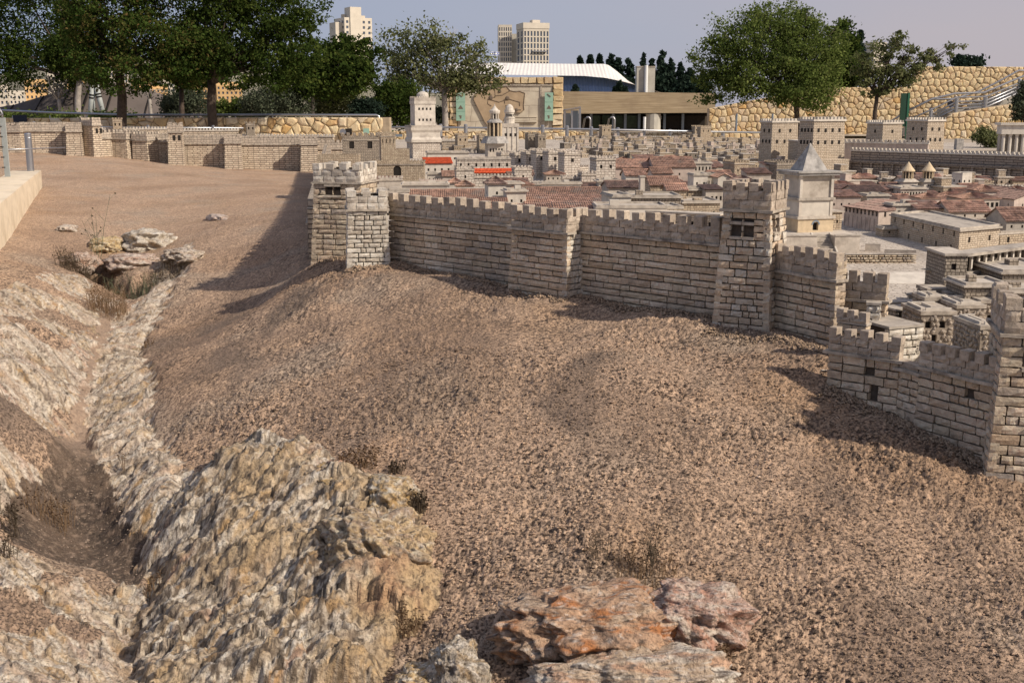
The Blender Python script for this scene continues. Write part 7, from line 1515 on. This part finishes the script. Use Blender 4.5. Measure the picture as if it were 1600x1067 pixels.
# ------------------------------------------------------------------ shade tent
Yt = 36.0; M['tent'] = plain('brown_tent_fabric', (.115, .095, .085), .15, .9, scale=2)
T = thing('shade_tent', 'wide dark brown fabric shade canopy with thin seams behind the left trees', 'tent', (Q(130, 185)*Yt, Yt, zrow(190, Yt))); o0 = Vector(T.location)
ap = [(-60, 172, 1.5), (0, 164, 1), (60, 150, .4), (110, 138, 0), (145, 126, 0), (180, 130, 0), (230, 142, .4), (275, 158, 1), (300, 176, 1.5)]
mb = MB(); top = [Vector((Q(a, b)*Yt, Yt+c, zrow(b, Yt)))-o0 for a, b, c in ap]; bot = [Vector((p.x*1.06, p.y-2.4+abs(p.x)*.1, -.15)) for p in top]; back = [Vector((p.x*1.05, p.y+4.5, -.1)) for p in top]
for i in range(len(top)-1): 
    for k in range(4):
        u0, u1 = k/4, (k+1)/4; sag = lambda u: Vector((0, 0, -.35*sin(pi*u))); mb.face([top[i].lerp(bot[i], u0)+sag(u0), top[i+1].lerp(bot[i+1], u0)+sag(u0), top[i+1].lerp(bot[i+1], u1)+sag(u1), top[i].lerp(bot[i], u1)+sag(u1)])
    mb.face([top[i], top[i+1], back[i+1], back[i]])
mb.build('canopy', M['tent'], T)
mb = MB()
for i in range(1, len(top)-1): mb.tube([top[i]+Vector((0, -.03, 0)), (top[i].lerp(bot[i], .5))+Vector((0, -.05, -.34)), bot[i]+Vector((0, -.05, 0))], .02, 5)
mb.build('seams', M['dark'], T, kind='stuff')
T = thing('mast_struts', 'two thick pale steel struts meeting at the top in front of the brown tent', 'mast', (Q(145, 180)*33, 33, zrow(192, 33))); o0 = Vector(T.location)
for p, q, r_ in (((139, 184), (145, 134), .075), ((163, 180), (150, 134), .08), ((147, 180), (147, 134), .03)):
    mb = MB(); mb.tube([Vector((Q(*p)*33, 33, zrow(p[1]+6, 33)))-o0, Vector((Q(*q)*33, 33, zrow(q[1], 33)))-o0], [r_*.8, r_], 10); s_ = mb.build('strut', M['greypaint'], T, smooth=True)
    if r_ > .05:
        for fq_ in (.66, .74): c = (Vector((Q(*p)*33, 33, zrow(p[1]+6, 33)))-o0).lerp(Vector((Q(*q)*33, 33, zrow(q[1], 33)))-o0, fq_); d_ = (Vector((Q(*q)*33, 33, zrow(q[1], 33)))-Vector((Q(*p)*33, 33, zrow(p[1]+6, 33)))).normalized(); mb = MB(); mb.tube([c-d_*.02, c+d_*.02], r_*1.06, 10); mb.build('band', M['dark'], s_)

# ------------------------------------------------------------------ distant hill and its yellowish blocks
mb = MB(); hx = np.linspace(-420, 160, 40); 
for i in range(39):
    f0 = 60*math.exp(-((hx[i]+190)/140)**2); f1 = 60*math.exp(-((hx[i+1]+190)/140)**2)
    h0, h1 = f0*.42, f1*.42
    mb.face([(hx[i], 380, -8), (hx[i+1], 380, -8), (hx[i+1], 620, h1), (hx[i], 620, h0)]); mb.face([(hx[i], 620, h0), (hx[i+1], 620, h1), (hx[i+1], 900, -8), (hx[i], 900, -8)])
setp(mb.build('hill', M['land']), kind='structure')
M['ochreblock'] = plain('ochre_facade', (.62, .40, .19), .1, scale=.3, obj=.3); M['creamfac'] = plain('cream_facade', (.62, .55, .45), .08, scale=.3, obj=.15); M['bluewin'] = plain('blue_grey_window', (.09, .11, .15), .2, .3)
def block(px0, px1, yt, yb, Y_, dep, rot, label, m, nx, nz_, name='apartment_block', parts=(), side=3, wf=(.45, .5), limit=290, wm='bluewin'):
    x0 = Q(px0, yt)*Y_; q1 = Q(px1, yt); w_ = (q1*Y_-x0)/(cos(rot)-q1*sin(rot)); z0 = zrow(yb, Y_); h_ = zrow(yt, Y_)-z0; T = thing(name, label, 'building', (x0, Y_, z0), rot)
    W1 = [((i+.5)*w_/nx-w_/nx*wf[0]/2, (j+.5)*h_/nz_-h_/nz_*wf[1]/2, w_/nx*wf[0], h_/nz_*wf[1]) for i in range(nx) for j in range(nz_)]; W2 = [((i+.5)*dep/side-dep/side*wf[0]/2, (j+.5)*h_/nz_-h_/nz_*wf[1]/2, dep/side*wf[0], h_/nz_*wf[1]) for i in range(side) for j in range(nz_)]
    mb = MB(); t = .3
    facade(mb, (0, 0, 0), 0, w_, h_, W1, t); facade(mb, (w_, 0, 0), pi/2, dep, h_, W2, t); facade(mb, (w_, dep, 0), pi, w_, h_, [], t); facade(mb, (0, dep, 0), -pi/2, dep, h_, W2, t); mb.face([(0, 0, h_), (w_, 0, h_), (w_, dep, h_), (0, dep, h_)]); mb.build('wall', M[m], T)
    for x in W1: link('window', winmesh(wm), T, (x[0], t-.02, x[1]), 0, (x[2], 1, x[3]))
    for x in W2: link('window', winmesh(wm), T, (w_-t+.02, x[0], x[1]), pi/2, (x[2], 1, x[3])); link('window', winmesh(wm), T, (t-.02, dep-x[0], x[1]), -pi/2, (x[2], 1, x[3]))
    mb = MB(); 
    for q in ((0, 0, w_, .4), (0, dep-.4, w_, dep), (0, .401, .4, dep-.401), (w_-.4, .401, w_, dep-.401)): mb.box(*q[:2], h_+.001, *q[2:], h_+1.1)
    mb.build('roof_parapet', M[m], T); return T, w_, h_, dep
for k, (a, b, yt, yb, Y_, n1, n2, mm) in enumerate([(-30, 12, 138, 168, 360, 6, 4, 'creamfac'), (14, 38, 148, 166, 340, 4, 3, 'creamfac'), (38, 72, 130, 168, 350, 5, 5, 'ochreblock'), (74, 104, 118, 165, 380, 5, 6, 'creamfac'), (104, 132, 125, 160, 370, 4, 4, 'ochreblock'), (206, 236, 132, 165, 360, 5, 5, 'ochreblock'), (238, 262, 138, 168, 365, 4, 4, 'ochreblock'), (338, 378, 134, 166, 360, 6, 5, 'ochreblock'), (255, 285, 128, 165, 390, 5, 5, 'creamfac'), (300, 330, 130, 165, 400, 5, 5, 'ochreblock'), (150, 200, 112, 160, 420, 7, 6, 'creamfac')]):
    block(a, b, yt, yb+6, Y_, 10, .35, ['cream block at the far left border below the leaves', 'low grey cream block with blue windows at the far left', 'ochre block glimpsed at left under the dark tree', 'tall cream block behind the first pale trunk', 'ochre block behind the tent top on the left', 'ochre block glimpsed between the two dark trunks', 'small ochre block right of the pale bare tree', 'yellow block with many windows behind the dark trunked tree', 'cream block high behind the left trees', 'ochre block behind the pair of dark trunks', 'wide cream block hidden behind the leaves of the left tree'][k], mm, n1, n2)
# high rises
T, w_, h_, dp = block(538, 581, 30, 130, 800, 20, .5, 'pale stepped high rise tower with a raised central shaft above the trees', 'creamfac', 5, 12, name='high_rise', wf=(.42, .5))
mb = MB(); mb.box(4, -.8, 0, 12, 10, h_+8); mb.build('lift_shaft', M['creamfac'], T); mb = MB(); mb.box(-5, 4, 0, -.01, 16, h_-2); mb.build('side_wing', M['creamfac'], T)
mb = MB(); mb.box(14, 5, h_+1, 17, 8, h_+3); mb.box(1, 6, h_+1, 3, 9, h_+3.5); mb.build('plant_room', M['creamfac'], T)
T, w_, h_, dp = block(779, 800, 42, 105, 700, 14, .05, 'narrow left high rise with vertical strips of windows beside the wider tower', 'creamfac', 6, 8, name='high_rise', wf=(.5, .72)); mb = MB(); mb.box(w_+.01, 2, 0, w_+6, 12, h_-4); mb.build('recessed_wing', M['concrete'], T)
T, w_, h_, dp = block(818, 858, 48, 105, 680, 16, .25, 'wide high rise under construction with long blue window strips and plain crown', 'creamfac', 8, 6, name='high_rise', wf=(.55, .8), side=2)
mb = MB(); mb.box(-.2, -.2, h_+1.2, w_+.2, dp+.2, h_+4.4); mb.box(w_*.4, 3, h_+4.4, w_*.7, 9, h_+6.2); mb.build('crown', M['creamfac'], T)
mb = MB(); mb.box(w_*.35, -1.6, h_*.42, w_*.9, -.05, h_*.42+.5); mb.build('work_platform', M['steel'], T)
T, w_, h_, dp = block(1366, 1386, 73, 112, 300, 6, .5, 'pale beige building top peeking through the small right tree', 'creamfac', 3, 4, name='distant_building'); 

# ------------------------------------------------------------------ trees and bushes
def leafmat(name, c1, c2, c3):
    m = bpy.data.materials.new(name); m.use_nodes = True; t = m.node_tree; t.nodes.clear(); o = t.nodes.new('ShaderNodeOutputMaterial'); d = t.nodes.new('ShaderNodeBsdfDiffuse'); tr = t.nodes.new('ShaderNodeBsdfTranslucent'); mx_ = t.nodes.new('ShaderNodeMixShader'); mx_.inputs[0].default_value = .35
    a = t.nodes.new('ShaderNodeAttribute'); a.attribute_name = 'tone'; c = ramp(t, a.outputs['Fac'], [(0, c1), (.55, c2), (1, c3)]); t.links.new(c, d.inputs[0]); t.links.new(c, tr.inputs[0]); t.links.new(d.outputs[0], mx_.inputs[1]); t.links.new(tr.outputs[0], mx_.inputs[2]); t.links.new(mx_.outputs[0], o.inputs[0]); return m
LM = dict(dark=leafmat('dark_green_leaves', (.024, .040, .010), (.052, .080, .018), (.105, .125, .030)), mid=leafmat('green_leaves', (.05, .075, .018), (.12, .16, .04), (.22, .25, .08)), brown=leafmat('green_leaves_with_brown_seeds', (.03, .055, .013), (.065, .10, .022), (.13, .09, .035)),
          olive=leafmat('grey_olive_leaves', (.06, .07, .045), (.10, .12, .075), (.16, .17, .11)), sparse=leafmat('thin_olive_green_leaves', (.075, .09, .035), (.15, .165, .07), (.24, .24, .12)), pine=leafmat('blue_green_pine_needles', (.018, .032, .022), (.035, .055, .04), (.055, .08, .055)))
M['bark'] = plain('dark_bark', (.075, .055, .042), .35, scale=12, bumpd=.02); M['barkpale'] = plain('pale_grey_bark', (.34, .30, .26), .25, scale=10, bumpd=.01)
def leaves(P, size, seed, elong=1.5):
    r = np.random.RandomState(seed); n = len(P); a = r.normal(size=(n, 3)); a /= np.linalg.norm(a, axis=1)[:, None]; b = np.cross(a, r.normal(size=(n, 3))); b /= np.linalg.norm(b, axis=1)[:, None]
    s = size*r.uniform(.6, 1.3, (n, 1)); a = a*s*elong/2; b = b*s/2; V = np.stack([P-a, P-b*.9, P+a, P+b*.9], 1).reshape(-1, 3); return V
def crown(T, o, blobs, nleaf, size, lm, seed, clump=.16, shell=.45, name='crown'):
    r = np.random.RandomState(seed); vol = np.array([b[3]*b[4]*b[5] for b in blobs])**(2/3); vol /= vol.sum(); PS = []; tones = []
    for b, v in zip(blobs, vol):
        c = np.array(b[:3]); rad = np.array(b[3:6]); nc = max(6, int(nleaf*v/55)); d = r.normal(size=(nc, 3)); d /= np.linalg.norm(d, axis=1)[:, None]; rr_ = r.uniform(shell, 1.0, nc)**.6; rr_ *= 1+.16*np.sin(d[:, 0]*5+seed)+.12*np.sin(d[:, 2]*7)
        cc = c+d*rad*rr_[:, None]; k = int(nleaf*v/nc)+1; cs = clump*r.uniform(.5, 1.5, nc)*rad.mean()
        for q, s_ in zip(cc, cs): p = q+r.normal(size=(k, 3))*s_*np.array([1, 1, .7]); PS.append(p); tones.append(np.clip(r.normal(r.uniform(.2, .75), .2, k), 0, 1))
    P = np.concatenate(PS)-np.array(o); t_ = np.concatenate(tones); V = leaves(P, size, seed); n = len(P); me = bpy.data.meshes.new(name); me.vertices.add(4*n); me.vertices.foreach_set('co', V.ravel()); me.loops.add(4*n); me.loops.foreach_set('vertex_index', np.arange(4*n, dtype=np.int32)); me.polygons.add(n); me.polygons.foreach_set('loop_start', np.arange(0, 4*n, 4, dtype=np.int32)); me.polygons.foreach_set('loop_total', np.full(n, 4, np.int32)); me.update(calc_edges=True)
    at = me.attributes.new('tone', 'FLOAT', 'POINT'); at.data.foreach_set('value', np.repeat(t_, 4).astype(np.float32)); me.materials.append(LM[lm]); return link(name, me, T)
def tree(name, label, px, pyb, Y_, tw, fork, blobs, nleaf, size, lm, seed, bark='bark', lean=0, clump=.16, shell=.45, limbs=True, twigs=0, cat='tree', splay=1.0):
    """blobs in photo terms: (px, py, rx px, ry px, dy metres, depth radius factor)"""
    s = Y_/F; base = Vector((Q(px, pyb)*Y_, Y_, zrow(pyb, Y_)-.15)); T = thing(name, label, cat, base); r = random.Random(seed)
    B = [(Q(b[0], b[1])*Y_, Y_+b[4], zrow(b[1], Y_), b[2]*s, b[2]*s*b[5], b[3]*s) for b in blobs]; fk = Vector((Q(fork[0], fork[1])*Y_, Y_, zrow(fork[1], Y_)))-base
    mb = MB(); w_ = tw*s/2; mid = fk*.5+Vector((r.uniform(-.05, .05)+lean*.2, 0, 0)); mb.tube([(0, 0, -.2), mid*.2, mid, fk*.8, fk], [w_*1.35, w_*1.1, w_, w_*.92, w_*.85], 9); mb.build('trunk', M[bark], T, smooth=True)
    if limbs:
        mb = MB()
        for b in B:
            c = Vector(b[:3])-base
            for q in range(3+twigs):
                tip = c+Vector((r.uniform(-.8, .8)*b[3], r.uniform(-.6, .6)*b[4], r.uniform(-.3, .85)*b[5])); m1 = fk.lerp(tip, .4)+Vector((r.uniform(-.1, .1), r.uniform(-.1, .1), r.uniform(0, .15))); m2 = fk.lerp(tip, .75)+Vector((r.uniform(-.1, .1), 0, r.uniform(-.05, .1))); k = w_*r.uniform(.32, .55); mb.tube([fk-Vector((0, 0, w_)), m1, m2, tip], [k, k*.65, k*.35, k*.12], 5)
                for z in range(2+twigs): e_ = m2+Vector((r.uniform(-.5, .5)*b[3], r.uniform(-.4, .4)*b[4], r.uniform(-.1, .7)*b[5])); mb.tube([m2, m2.lerp(e_, .5)+Vector((0, 0, r.uniform(-.05, .08))), e_], [k*.33, k*.2, k*.06], 4)
        mb.build('limb', M[bark], T, smooth=True)
    if nleaf: crown(T, base, B, nleaf, size, lm, seed, clump, shell)
    return T
tree('broadleaf_tree', 'dark dense tree filling the top left corner', 122, 190, 34, 10, (120, 120), [(30, 20, 95, 75, 1, .8), (-30, 90, 80, 55, 0, .8), (60, 95, 70, 45, .5, .8), (100, 30, 50, 60, 1.5, .8), (10, -40, 110, 50, 0, .8), (120, 110, 35, 22, 0, 1)], 34000, .062, 'dark', 1)
tree('broadleaf_tree', 'tall green tree with brownish seed clusters on a dark trunk left of centre', 189, 193, 27, 14, (186, 100), [(180, 30, 90, 70, 0, .7), (240, 70, 85, 55, -.3, .7), (150, 95, 45, 35, 0, .8), (290, 90, 50, 40, 0, .8), (210, 118, 75, 26, -.5, .7), (130, 15, 45, 50, .3, .8), (220, -40, 100, 40, 0, .7)], 40000, .05, 'brown', 2, clump=.13, twigs=1)
tree('broadleaf_tree', 'dense dark green tree with a straight dark trunk behind the sunlit far wall', 333, 197, 27.5, 14, (330, 125), [(360, 50, 85, 55, 0, .7), (420, 20, 75, 45, .3, .7), (330, 85, 55, 40, -.3, .8), (440, 95, 60, 45, 0, .7), (395, 105, 60, 32, -.4, .7), (350, -20, 100, 45, 0, .7), (300, 40, 40, 40, .5, .8), (450, 50, 45, 40, 0, .8)], 38000, .052, 'dark', 3, clump=.13, twigs=1)
tree('broadleaf_tree', 'round green tree with a thin pale trunk in front of the stepped high rise', 491, 184, 33, 6, (488, 150), [(500, 105, 65, 42, 0, .7), (545, 88, 42, 32, .3, .7), (520, 130, 55, 24, 0, .7), (465, 120, 40, 30, 0, .8), (560, 110, 26, 24, 0, .8)], 20000, .07, 'dark', 4, bark='barkpale')
tree('sparse_tree', 'thin leaved spreading tree with a leaning trunk above the flared tower', 696, 205, 39, 9, (694, 140), [(640, 85, 52, 42, 0, .6), (690, 78, 40, 40, 0, .6), (735, 90, 38, 38, 0, .6), (765, 120, 30, 22, 0, .6), (620, 120, 38, 26, 0, .6), (680, 128, 55, 20, 0, .6), (725, 128, 40, 18, 0, .6)], 10500, .075, 'sparse', 5, bark='barkpale', clump=.24, shell=.1, twigs=3)
tree('broadleaf_tree', 'big round bright green tree over the shaded rubble wall', 1245, 200, 36, 8, (1243, 150), [(1190, 65, 82, 52, 0, .7), (1230, 40, 60, 42, .3, .7), (1250, 100, 70, 52, -.3, .7), (1130, 92, 46, 42, 0, .8), (1140, 135, 50, 28, 0, .8), (1250, 145, 60, 24, -.4, .8), (1210, 120, 80, 40, -.5, .7), (1290, 75, 38, 40, 0, .8)], 52000, .056, 'mid', 6, twigs=2, clump=.13, shell=.3)
tree('broadleaf_tree', 'narrow darker tree standing just behind the big round tree', 1318, 150, 42.8, 6, (1318, 120), [(1312, 75, 30, 36, 0, .8), (1322, 105, 34, 28, 0, .8), (1335, 120, 28, 22, 0, .8), (1300, 125, 26, 20, 0, .8)], 12000, .08, 'dark', 7)
tree('small_tree', 'small spreading tree with forked trunk and sparse leaves in front of the rubble wall', 1367, 195, 39.2, 6.5, (1370, 150), [(1365, 100, 34, 28, 0, .7), (1400, 75, 28, 24, 0, .7), (1430, 90, 26, 22, 0, .7), (1395, 120, 42, 18, 0, .7), (1350, 128, 20, 16, 0, .8), (1460, 92, 20, 20, 0, .7), (1488, 78, 16, 10, 0, .7), (1420, 112, 30, 16, 0, .7), (1372, 146, 22, 6, 0, .7)], 6500, .07, 'sparse', 8, bark='bark', clump=.17, shell=.25, twigs=2)
tree('bare_tree', 'pale bare branching tree in front of the brown tent on the left', 96, 182, 33.5, 6, (92, 155), [(75, 140, 30, 12, 0, .5), (108, 138, 22, 14, 0, .5), (90, 128, 16, 16, 0, .5)], 0, .05, 'mid', 9, bark='barkpale', twigs=2)
tree('bare_tree', 'pale bare forked tree right of the tent struts', 235, 184, 33.5, 5.5, (234, 155), [(216, 143, 14, 12, 0, .5), (250, 143, 12, 10, 0, .5), (234, 138, 6, 8, 0, .5)], 0, .05, 'mid', 10, bark='barkpale', twigs=0)
tree('broadleaf_tree', 'slim dark trunked tree between the two large left trees', 284, 186, 31, 8, (283, 130), [(285, 95, 40, 38, 0, .8), (300, 120, 30, 18, 0, .8)], 9000, .07, 'brown', 12)
tree('broadleaf_tree', 'grey trunked tree right beside the pale bare tree at left', 121, 182, 33, 9, (124, 118), [(110, 85, 40, 35, 0, .8)], 5000, .07, 'dark', 13, bark='barkpale')
def bush(name, label, blobs, Y_, nleaf, size, lm, seed, cat='bush'):
    s = Y_/F; b0 = blobs[0]; base = Vector((Q(b0[0], 185)*Y_, Y_, zrow(max(b[1]+b[3] for b in blobs), Y_))); T = thing(name, label, cat, base); B = [(Q(b[0], b[1])*Y_, Y_, zrow(b[1], Y_), b[2]*s, b[2]*s*.8, b[3]*s) for b in blobs]
    mb = MB(); 
    for k in range(5): mb.tube([(R.uniform(-.05, .05), 0, -.1), (Vector(B[0][:3])-base)*.6+Vector((R.uniform(-.3, .3)*B[0][3], R.uniform(-.2, .2), 0))], [.03, .012], 5)
    mb.build('stem', M['bark'], T); crown(T, base, B, nleaf, size, lm, seed, .22, .2, name='foliage'); return T
bush('olive_bush', 'grey green olive bush behind the long handrail under the dark tree', [(425, 158, 42, 24), (400, 165, 30, 18), (455, 166, 28, 16)], 32.5, 11000, .05, 'olive', 21)
bush('olive_bush', 'olive bush between the pale bare tree and the dark trunk', [(290, 160, 34, 24), (268, 168, 20, 14)], 32.5, 7000, .05, 'olive', 22)
bush('shrub', 'brownish green shrub right of the thin pale trunk', [(530, 158, 30, 24), (505, 165, 22, 18)], 34.5, 7500, .05, 'sparse', 23)
bush('shrub', 'very dark round shrub under the sparse tree', [(575, 172, 22, 16), (560, 168, 14, 14)], 34, 5000, .055, 'pine', 24)
bush('shrub', 'tall dark green shrub mass left of the flared tower', [(615, 165, 34, 30), (640, 160, 26, 32), (600, 150, 26, 20)], 36, 12000, .06, 'dark', 25)
bush('shrub', 'low green shrub behind the handrail below the far blocks', [(375, 170, 22, 16), (350, 172, 20, 12), (330, 170, 14, 12)], 33.5, 5000, .055, 'mid', 26)
bush('shrub', 'narrow grassy shrub right of the flared tower base', [(686, 182, 12, 12)], 39.5, 2500, .05, 'olive', 27)
bush('shrub', 'dark spreading bush at the foot of the terrace wall beside the temple', [(1550, 217, 26, 12), (1535, 212, 16, 9), (1572, 208, 14, 10)], 30, 7000, .04, 'sparse', 28)
bush('shrub', 'upright olive bush at the right border above the temple', [(1598, 165, 14, 24), (1604, 140, 10, 16)], 37.5, 5000, .06, 'olive', 29)
bush('shrub', 'dark bush on top of the high rubble wall at right', [(1512, 98, 22, 8), (1500, 94, 8, 9), (1525, 99, 10, 6)], 46, 3500, .09, 'pine', 30)
bush('hedge', 'green strip of low plants behind the left rubble wall', [(90, 182, 40, 4), (170, 182, 40, 4), (20, 182, 30, 4)], 30.5, 4000, .05, 'mid', 31)
# pines on the skyline
def pine(px, ytop, ybot, wpx, Y_, label, seed, group=None):
    s = Y_/F; base = Vector((Q(px, ybot)*Y_, Y_, zrow(ybot, Y_))); h_ = zrow(ytop, Y_)-base.z; T = thing('pine_tree', label, 'tree', base, 0, group); mb = MB(); mb.tube([(0, 0, -.5), (0, 0, h_*.95)], [wpx*s*.06, .02], 6); mb.build('trunk', M['bark'], T)
    B = []; n = max(4, int((ybot-ytop)/6))
    for k in range(n): f = (k+.5)/n; w_ = wpx*s*.5*(1-f)**.7*(.8+.4*R.random()); B.append((base.x+R.uniform(-.1, .1)*wpx*s, Y_, base.z+h_*f, w_+.05, w_+.05, h_/n*.75))
    crown(T, base, B, int(1100+wpx*70), .30*Y_/110, 'pine', seed, .28, .1)
for k, (a, yt, yb, w_) in enumerate([(906, 90, 100, 4), (922, 88, 100, 6), (937, 87, 100, 5), (954, 85, 125, 18), (966, 91, 130, 18), (982, 95, 140, 20), (1004, 85, 145, 16), (1018, 92, 145, 20), (1032, 82, 150, 24), (1048, 92, 150, 22), (1062, 100, 150, 22), (1040, 100, 150, 30), (1078, 108, 150, 24), (972, 112, 140, 24), (1010, 115, 148, 24), (1098, 112, 150, 20)]):
    pine(a, yt, yb, w_, 110, ['first tiny pine tip left of the skyline pines', 'second tiny pine tip above the white roof', 'third tiny pine tip above the white roof', 'leftmost large skyline pine beside the white roof edge', 'skyline pine second from the white roof edge', 'skyline pine just left of the vent shaft', 'narrow pointed skyline pine above the vent shaft', 'skyline pine right of the pointed one', 'tallest skyline pine right of the vent shaft', 'skyline pine between the tallest and the round tree', 'skyline pine close to the round green tree', 'low wide pine in front of the tallest skyline pine', 'skyline pine half hidden by the round tree', 'low pine under the leftmost skyline pines', 'low pine behind the vent shaft', 'rightmost pine behind the round tree'][k], 40+k)
for k, (a, yt, yb, w_, lab) in enumerate(((899, 135, 144, 6, 'small cypress tip showing above the concrete beam at left'), (962, 137, 144, 4, 'first thin cypress tip above the concrete beam'), (968, 130, 144, 6, 'tallest thin cypress tip above the concrete beam'), (977, 138, 144, 4, 'last thin cypress tip above the concrete beam'))): pine(a, yt, yb+3, w_, 58, lab, 70+k)
pine(1342, 49, 110, 16, 46, 'dark cypress rising behind the small right tree', 80)

# ------------------------------------------------------------------ dry weeds
M['drygrass'] = plain('dry_brown_stalks', (.22, .145, .085), .35, .9, scale=60); M['drydark'] = plain('dark_dry_stalks', (.10, .075, .05), .35, .9, scale=60); M['drygreen'] = plain('dusty_green_stalks', (.13, .14, .085), .3, .9, scale=60)
def weed(px, py, wpx, hpx, n, label, m='drygrass', seed=1, side=2, name='dry_weed', group=None, thick=.0016):
    r = random.Random(seed); b = GP(px, py); s = b.y/F; T = thing(name, label, 'dry weed', b, 0, group); mb = MB()
    for k in range(n):
        a, q = r.uniform(-.5, .5)*wpx*s*.7, r.uniform(-.5, .5)*wpx*s*.7; h_ = hpx*s*r.uniform(.5, 1.1); z0 = detail_z(b.x+a, b.y+q)-b.z; dx_, dy_ = r.uniform(-.4, .4)*h_*.7, r.uniform(-.4, .4)*h_*.7
        p = [Vector((a, q, z0-.01)), Vector((a+dx_*.4, q+dy_*.4, z0+h_*.5)), Vector((a+dx_, q+dy_, z0+h_))]; mb.tube(p, [thick, thick*.8, thick*.4], 3, cap=False)
        for z in range(side):
            f = r.uniform(.3, .95); c = p[0].lerp(p[1], f*2) if f < .5 else p[1].lerp(p[2], f*2-1); d = Vector((r.uniform(-1, 1), r.uniform(-1, 1), r.uniform(.2, 1)))*h_*.22; mb.tube([c, c+d], [thick*.6, thick*.3], 3, cap=False)
            if r.random() < .5: e_ = c+d; u = thick*3; mb.face([e_+Vector((-u, 0, 0)), e_+Vector((0, -u, u)), e_+Vector((u, 0, 0)), e_+Vector((0, u, -u))])
    mb.build('stalks', M[m], T, kind='stuff')
weed(170, 492, 70, 42, 150, 'thick clump of dry brown stalks in the narrow of the valley', 'drygrass', 1, 3)
weed(205, 440, 90, 34, 240, 'dusty green weeds spreading in the dark hollow at the valley head', 'drygreen', 2, 3)
weed(125, 425, 80, 30, 200, 'dark dry weeds on the left of the hollow', 'drydark', 3, 3)
weed(155, 405, 8, 95, 4, 'single tall thin weed rising from the hollow', 'drygreen', 4, 4, thick=.003)
weed(265, 415, 70, 18, 140, 'dry tufts on the right rim of the hollow', 'drydark', 5, 2)
weed(20, 830, 44, 70, 16, 'bushy dead weed at the left border beside the valley floor', 'drydark', 6, 8)
weed(15, 880, 40, 40, 14, 'small dead weed on the pale rock at the left border', 'drydark', 7, 6)
weed(80, 810, 90, 44, 70, 'thin reddish brown stalks on the dark valley floor', 'drygrass', 8, 2)
weed(195, 735, 12, 40, 5, 'wispy dry stalk at the right side of the valley floor', 'drygrass', 9, 4)
weed(240, 935, 40, 26, 14, 'broken dry twigs at the lower end of the dark soil', 'drygrass', 10, 3)
weed(1018, 890, 36, 80, 14, 'tall wispy dark weed behind the orange boulder', 'drydark', 11, 10, thick=.0012)
weed(1010, 895, 150, 26, 120, 'low brown tufts along the back of the orange boulder', 'drygrass', 12, 3, thick=.0012)
weed(935, 880, 60, 45, 16, 'faint thin weeds left of the tall wispy weed', 'drydark', 13, 6, thick=.001)
weed(1135, 975, 50, 34, 90, 'brown moss like tufts in the shade right of the pink boulder', 'drygrass', 14, 3)
weed(1125, 1030, 40, 40, 60, 'dry grass at the lower right of the pink boulder', 'drygrass', 15, 3)
weed(560, 728, 90, 9, 130, 'dark mossy patch in the hollow on top of the rock outcrop', 'drygrass', 16, 3)
weed(655, 800, 30, 30, 60, 'brown tufts at the right edge of the outcrop', 'drydark', 17, 3)
weed(640, 985, 60, 24, 60, 'dry stalks between the outcrop and the pitted boulder', 'drygrass', 18, 3)
weed(620, 735, 40, 14, 50, 'brown tuft beside the golden rock block', 'drydark', 19, 2)
weed(230, 545, 30, 10, 20, 'sparse dry grass on the edge of the right bank', 'drygrass', 20, 2)
T = thing('cable', 'short black and blue cable end poking out beside the pink boulder', 'cable', GP(1132, 972)); mb = MB(); mb.tube([(-.03, 0, .03), (.0, -.01, .02), (.025, 0, .012), (.05, .01, .02), (.075, .0, .004)], .0022, 6); mb.build('wire', M['navy'], T)
# crumbs banked against the foot of the near walls
def foot_crumbs(lines):
    V = []; Fs = []; cols = []; fc = [(0, 2, 4), (2, 1, 4), (1, 3, 4), (3, 0, 4)]
    for a, b, n in lines:
        a, b = V2(*a), V2(*b); ux = (b-a).normalized(); nn = V2(ux.y, -ux.x)
        for k in range(n):
            p = a.lerp(b, R.random())+nn*(abs(R.gauss(0, .035))-.0); s = R.uniform(.004, .013); z = detail_z(p.x, p.y)+s*.3; b0 = len(V)
            for o in ((1, 0, 0), (-1, 0, 0), (0, 1, 0), (0, -1, 0), (0, 0, 1)): k_ = s*R.uniform(.6, 1.3); V.append((p.x+o[0]*k_, p.y+o[1]*k_, z+o[2]*k_*.9))
            Fs += [(f[0]+b0, f[1]+b0, f[2]+b0) for f in fc]; c = R.uniform(.75, 1.15); cols += [(.40*c, .29*c, .20*c, 1)]*5
    me = bpy.data.meshes.new('crumbs'); me.from_pydata(V, [], Fs); me.materials.append(M['earth']); at = me.color_attributes.new('Col', 'FLOAT_COLOR', 'POINT'); at.data.foreach_set('color', np.array(cols, float).ravel()); setp(link('crumbs', me), kind='stuff')
foot_crumbs([(XY(484, 403, 8.0), XY(546, 401, 7.9), 260), (XY(540, 430, 7.3), XY(612, 426, 7.3), 420), (XY(609, 418, 7.46), XY(800, 446, 6.7), 900), (XY(799, 446, 6.62), XY(890, 457, 6.3), 420), (XY(897, 458, 6.42), XY(1120, 493, 5.78), 1000), (XY(1108, 512, 5.62), XY(1190, 532, 5.45), 420), (XY(1195, 533, 5.5), XY(1300, 560, 5.2), 600), (p1, p2, 500), (p2, p4, 800)])
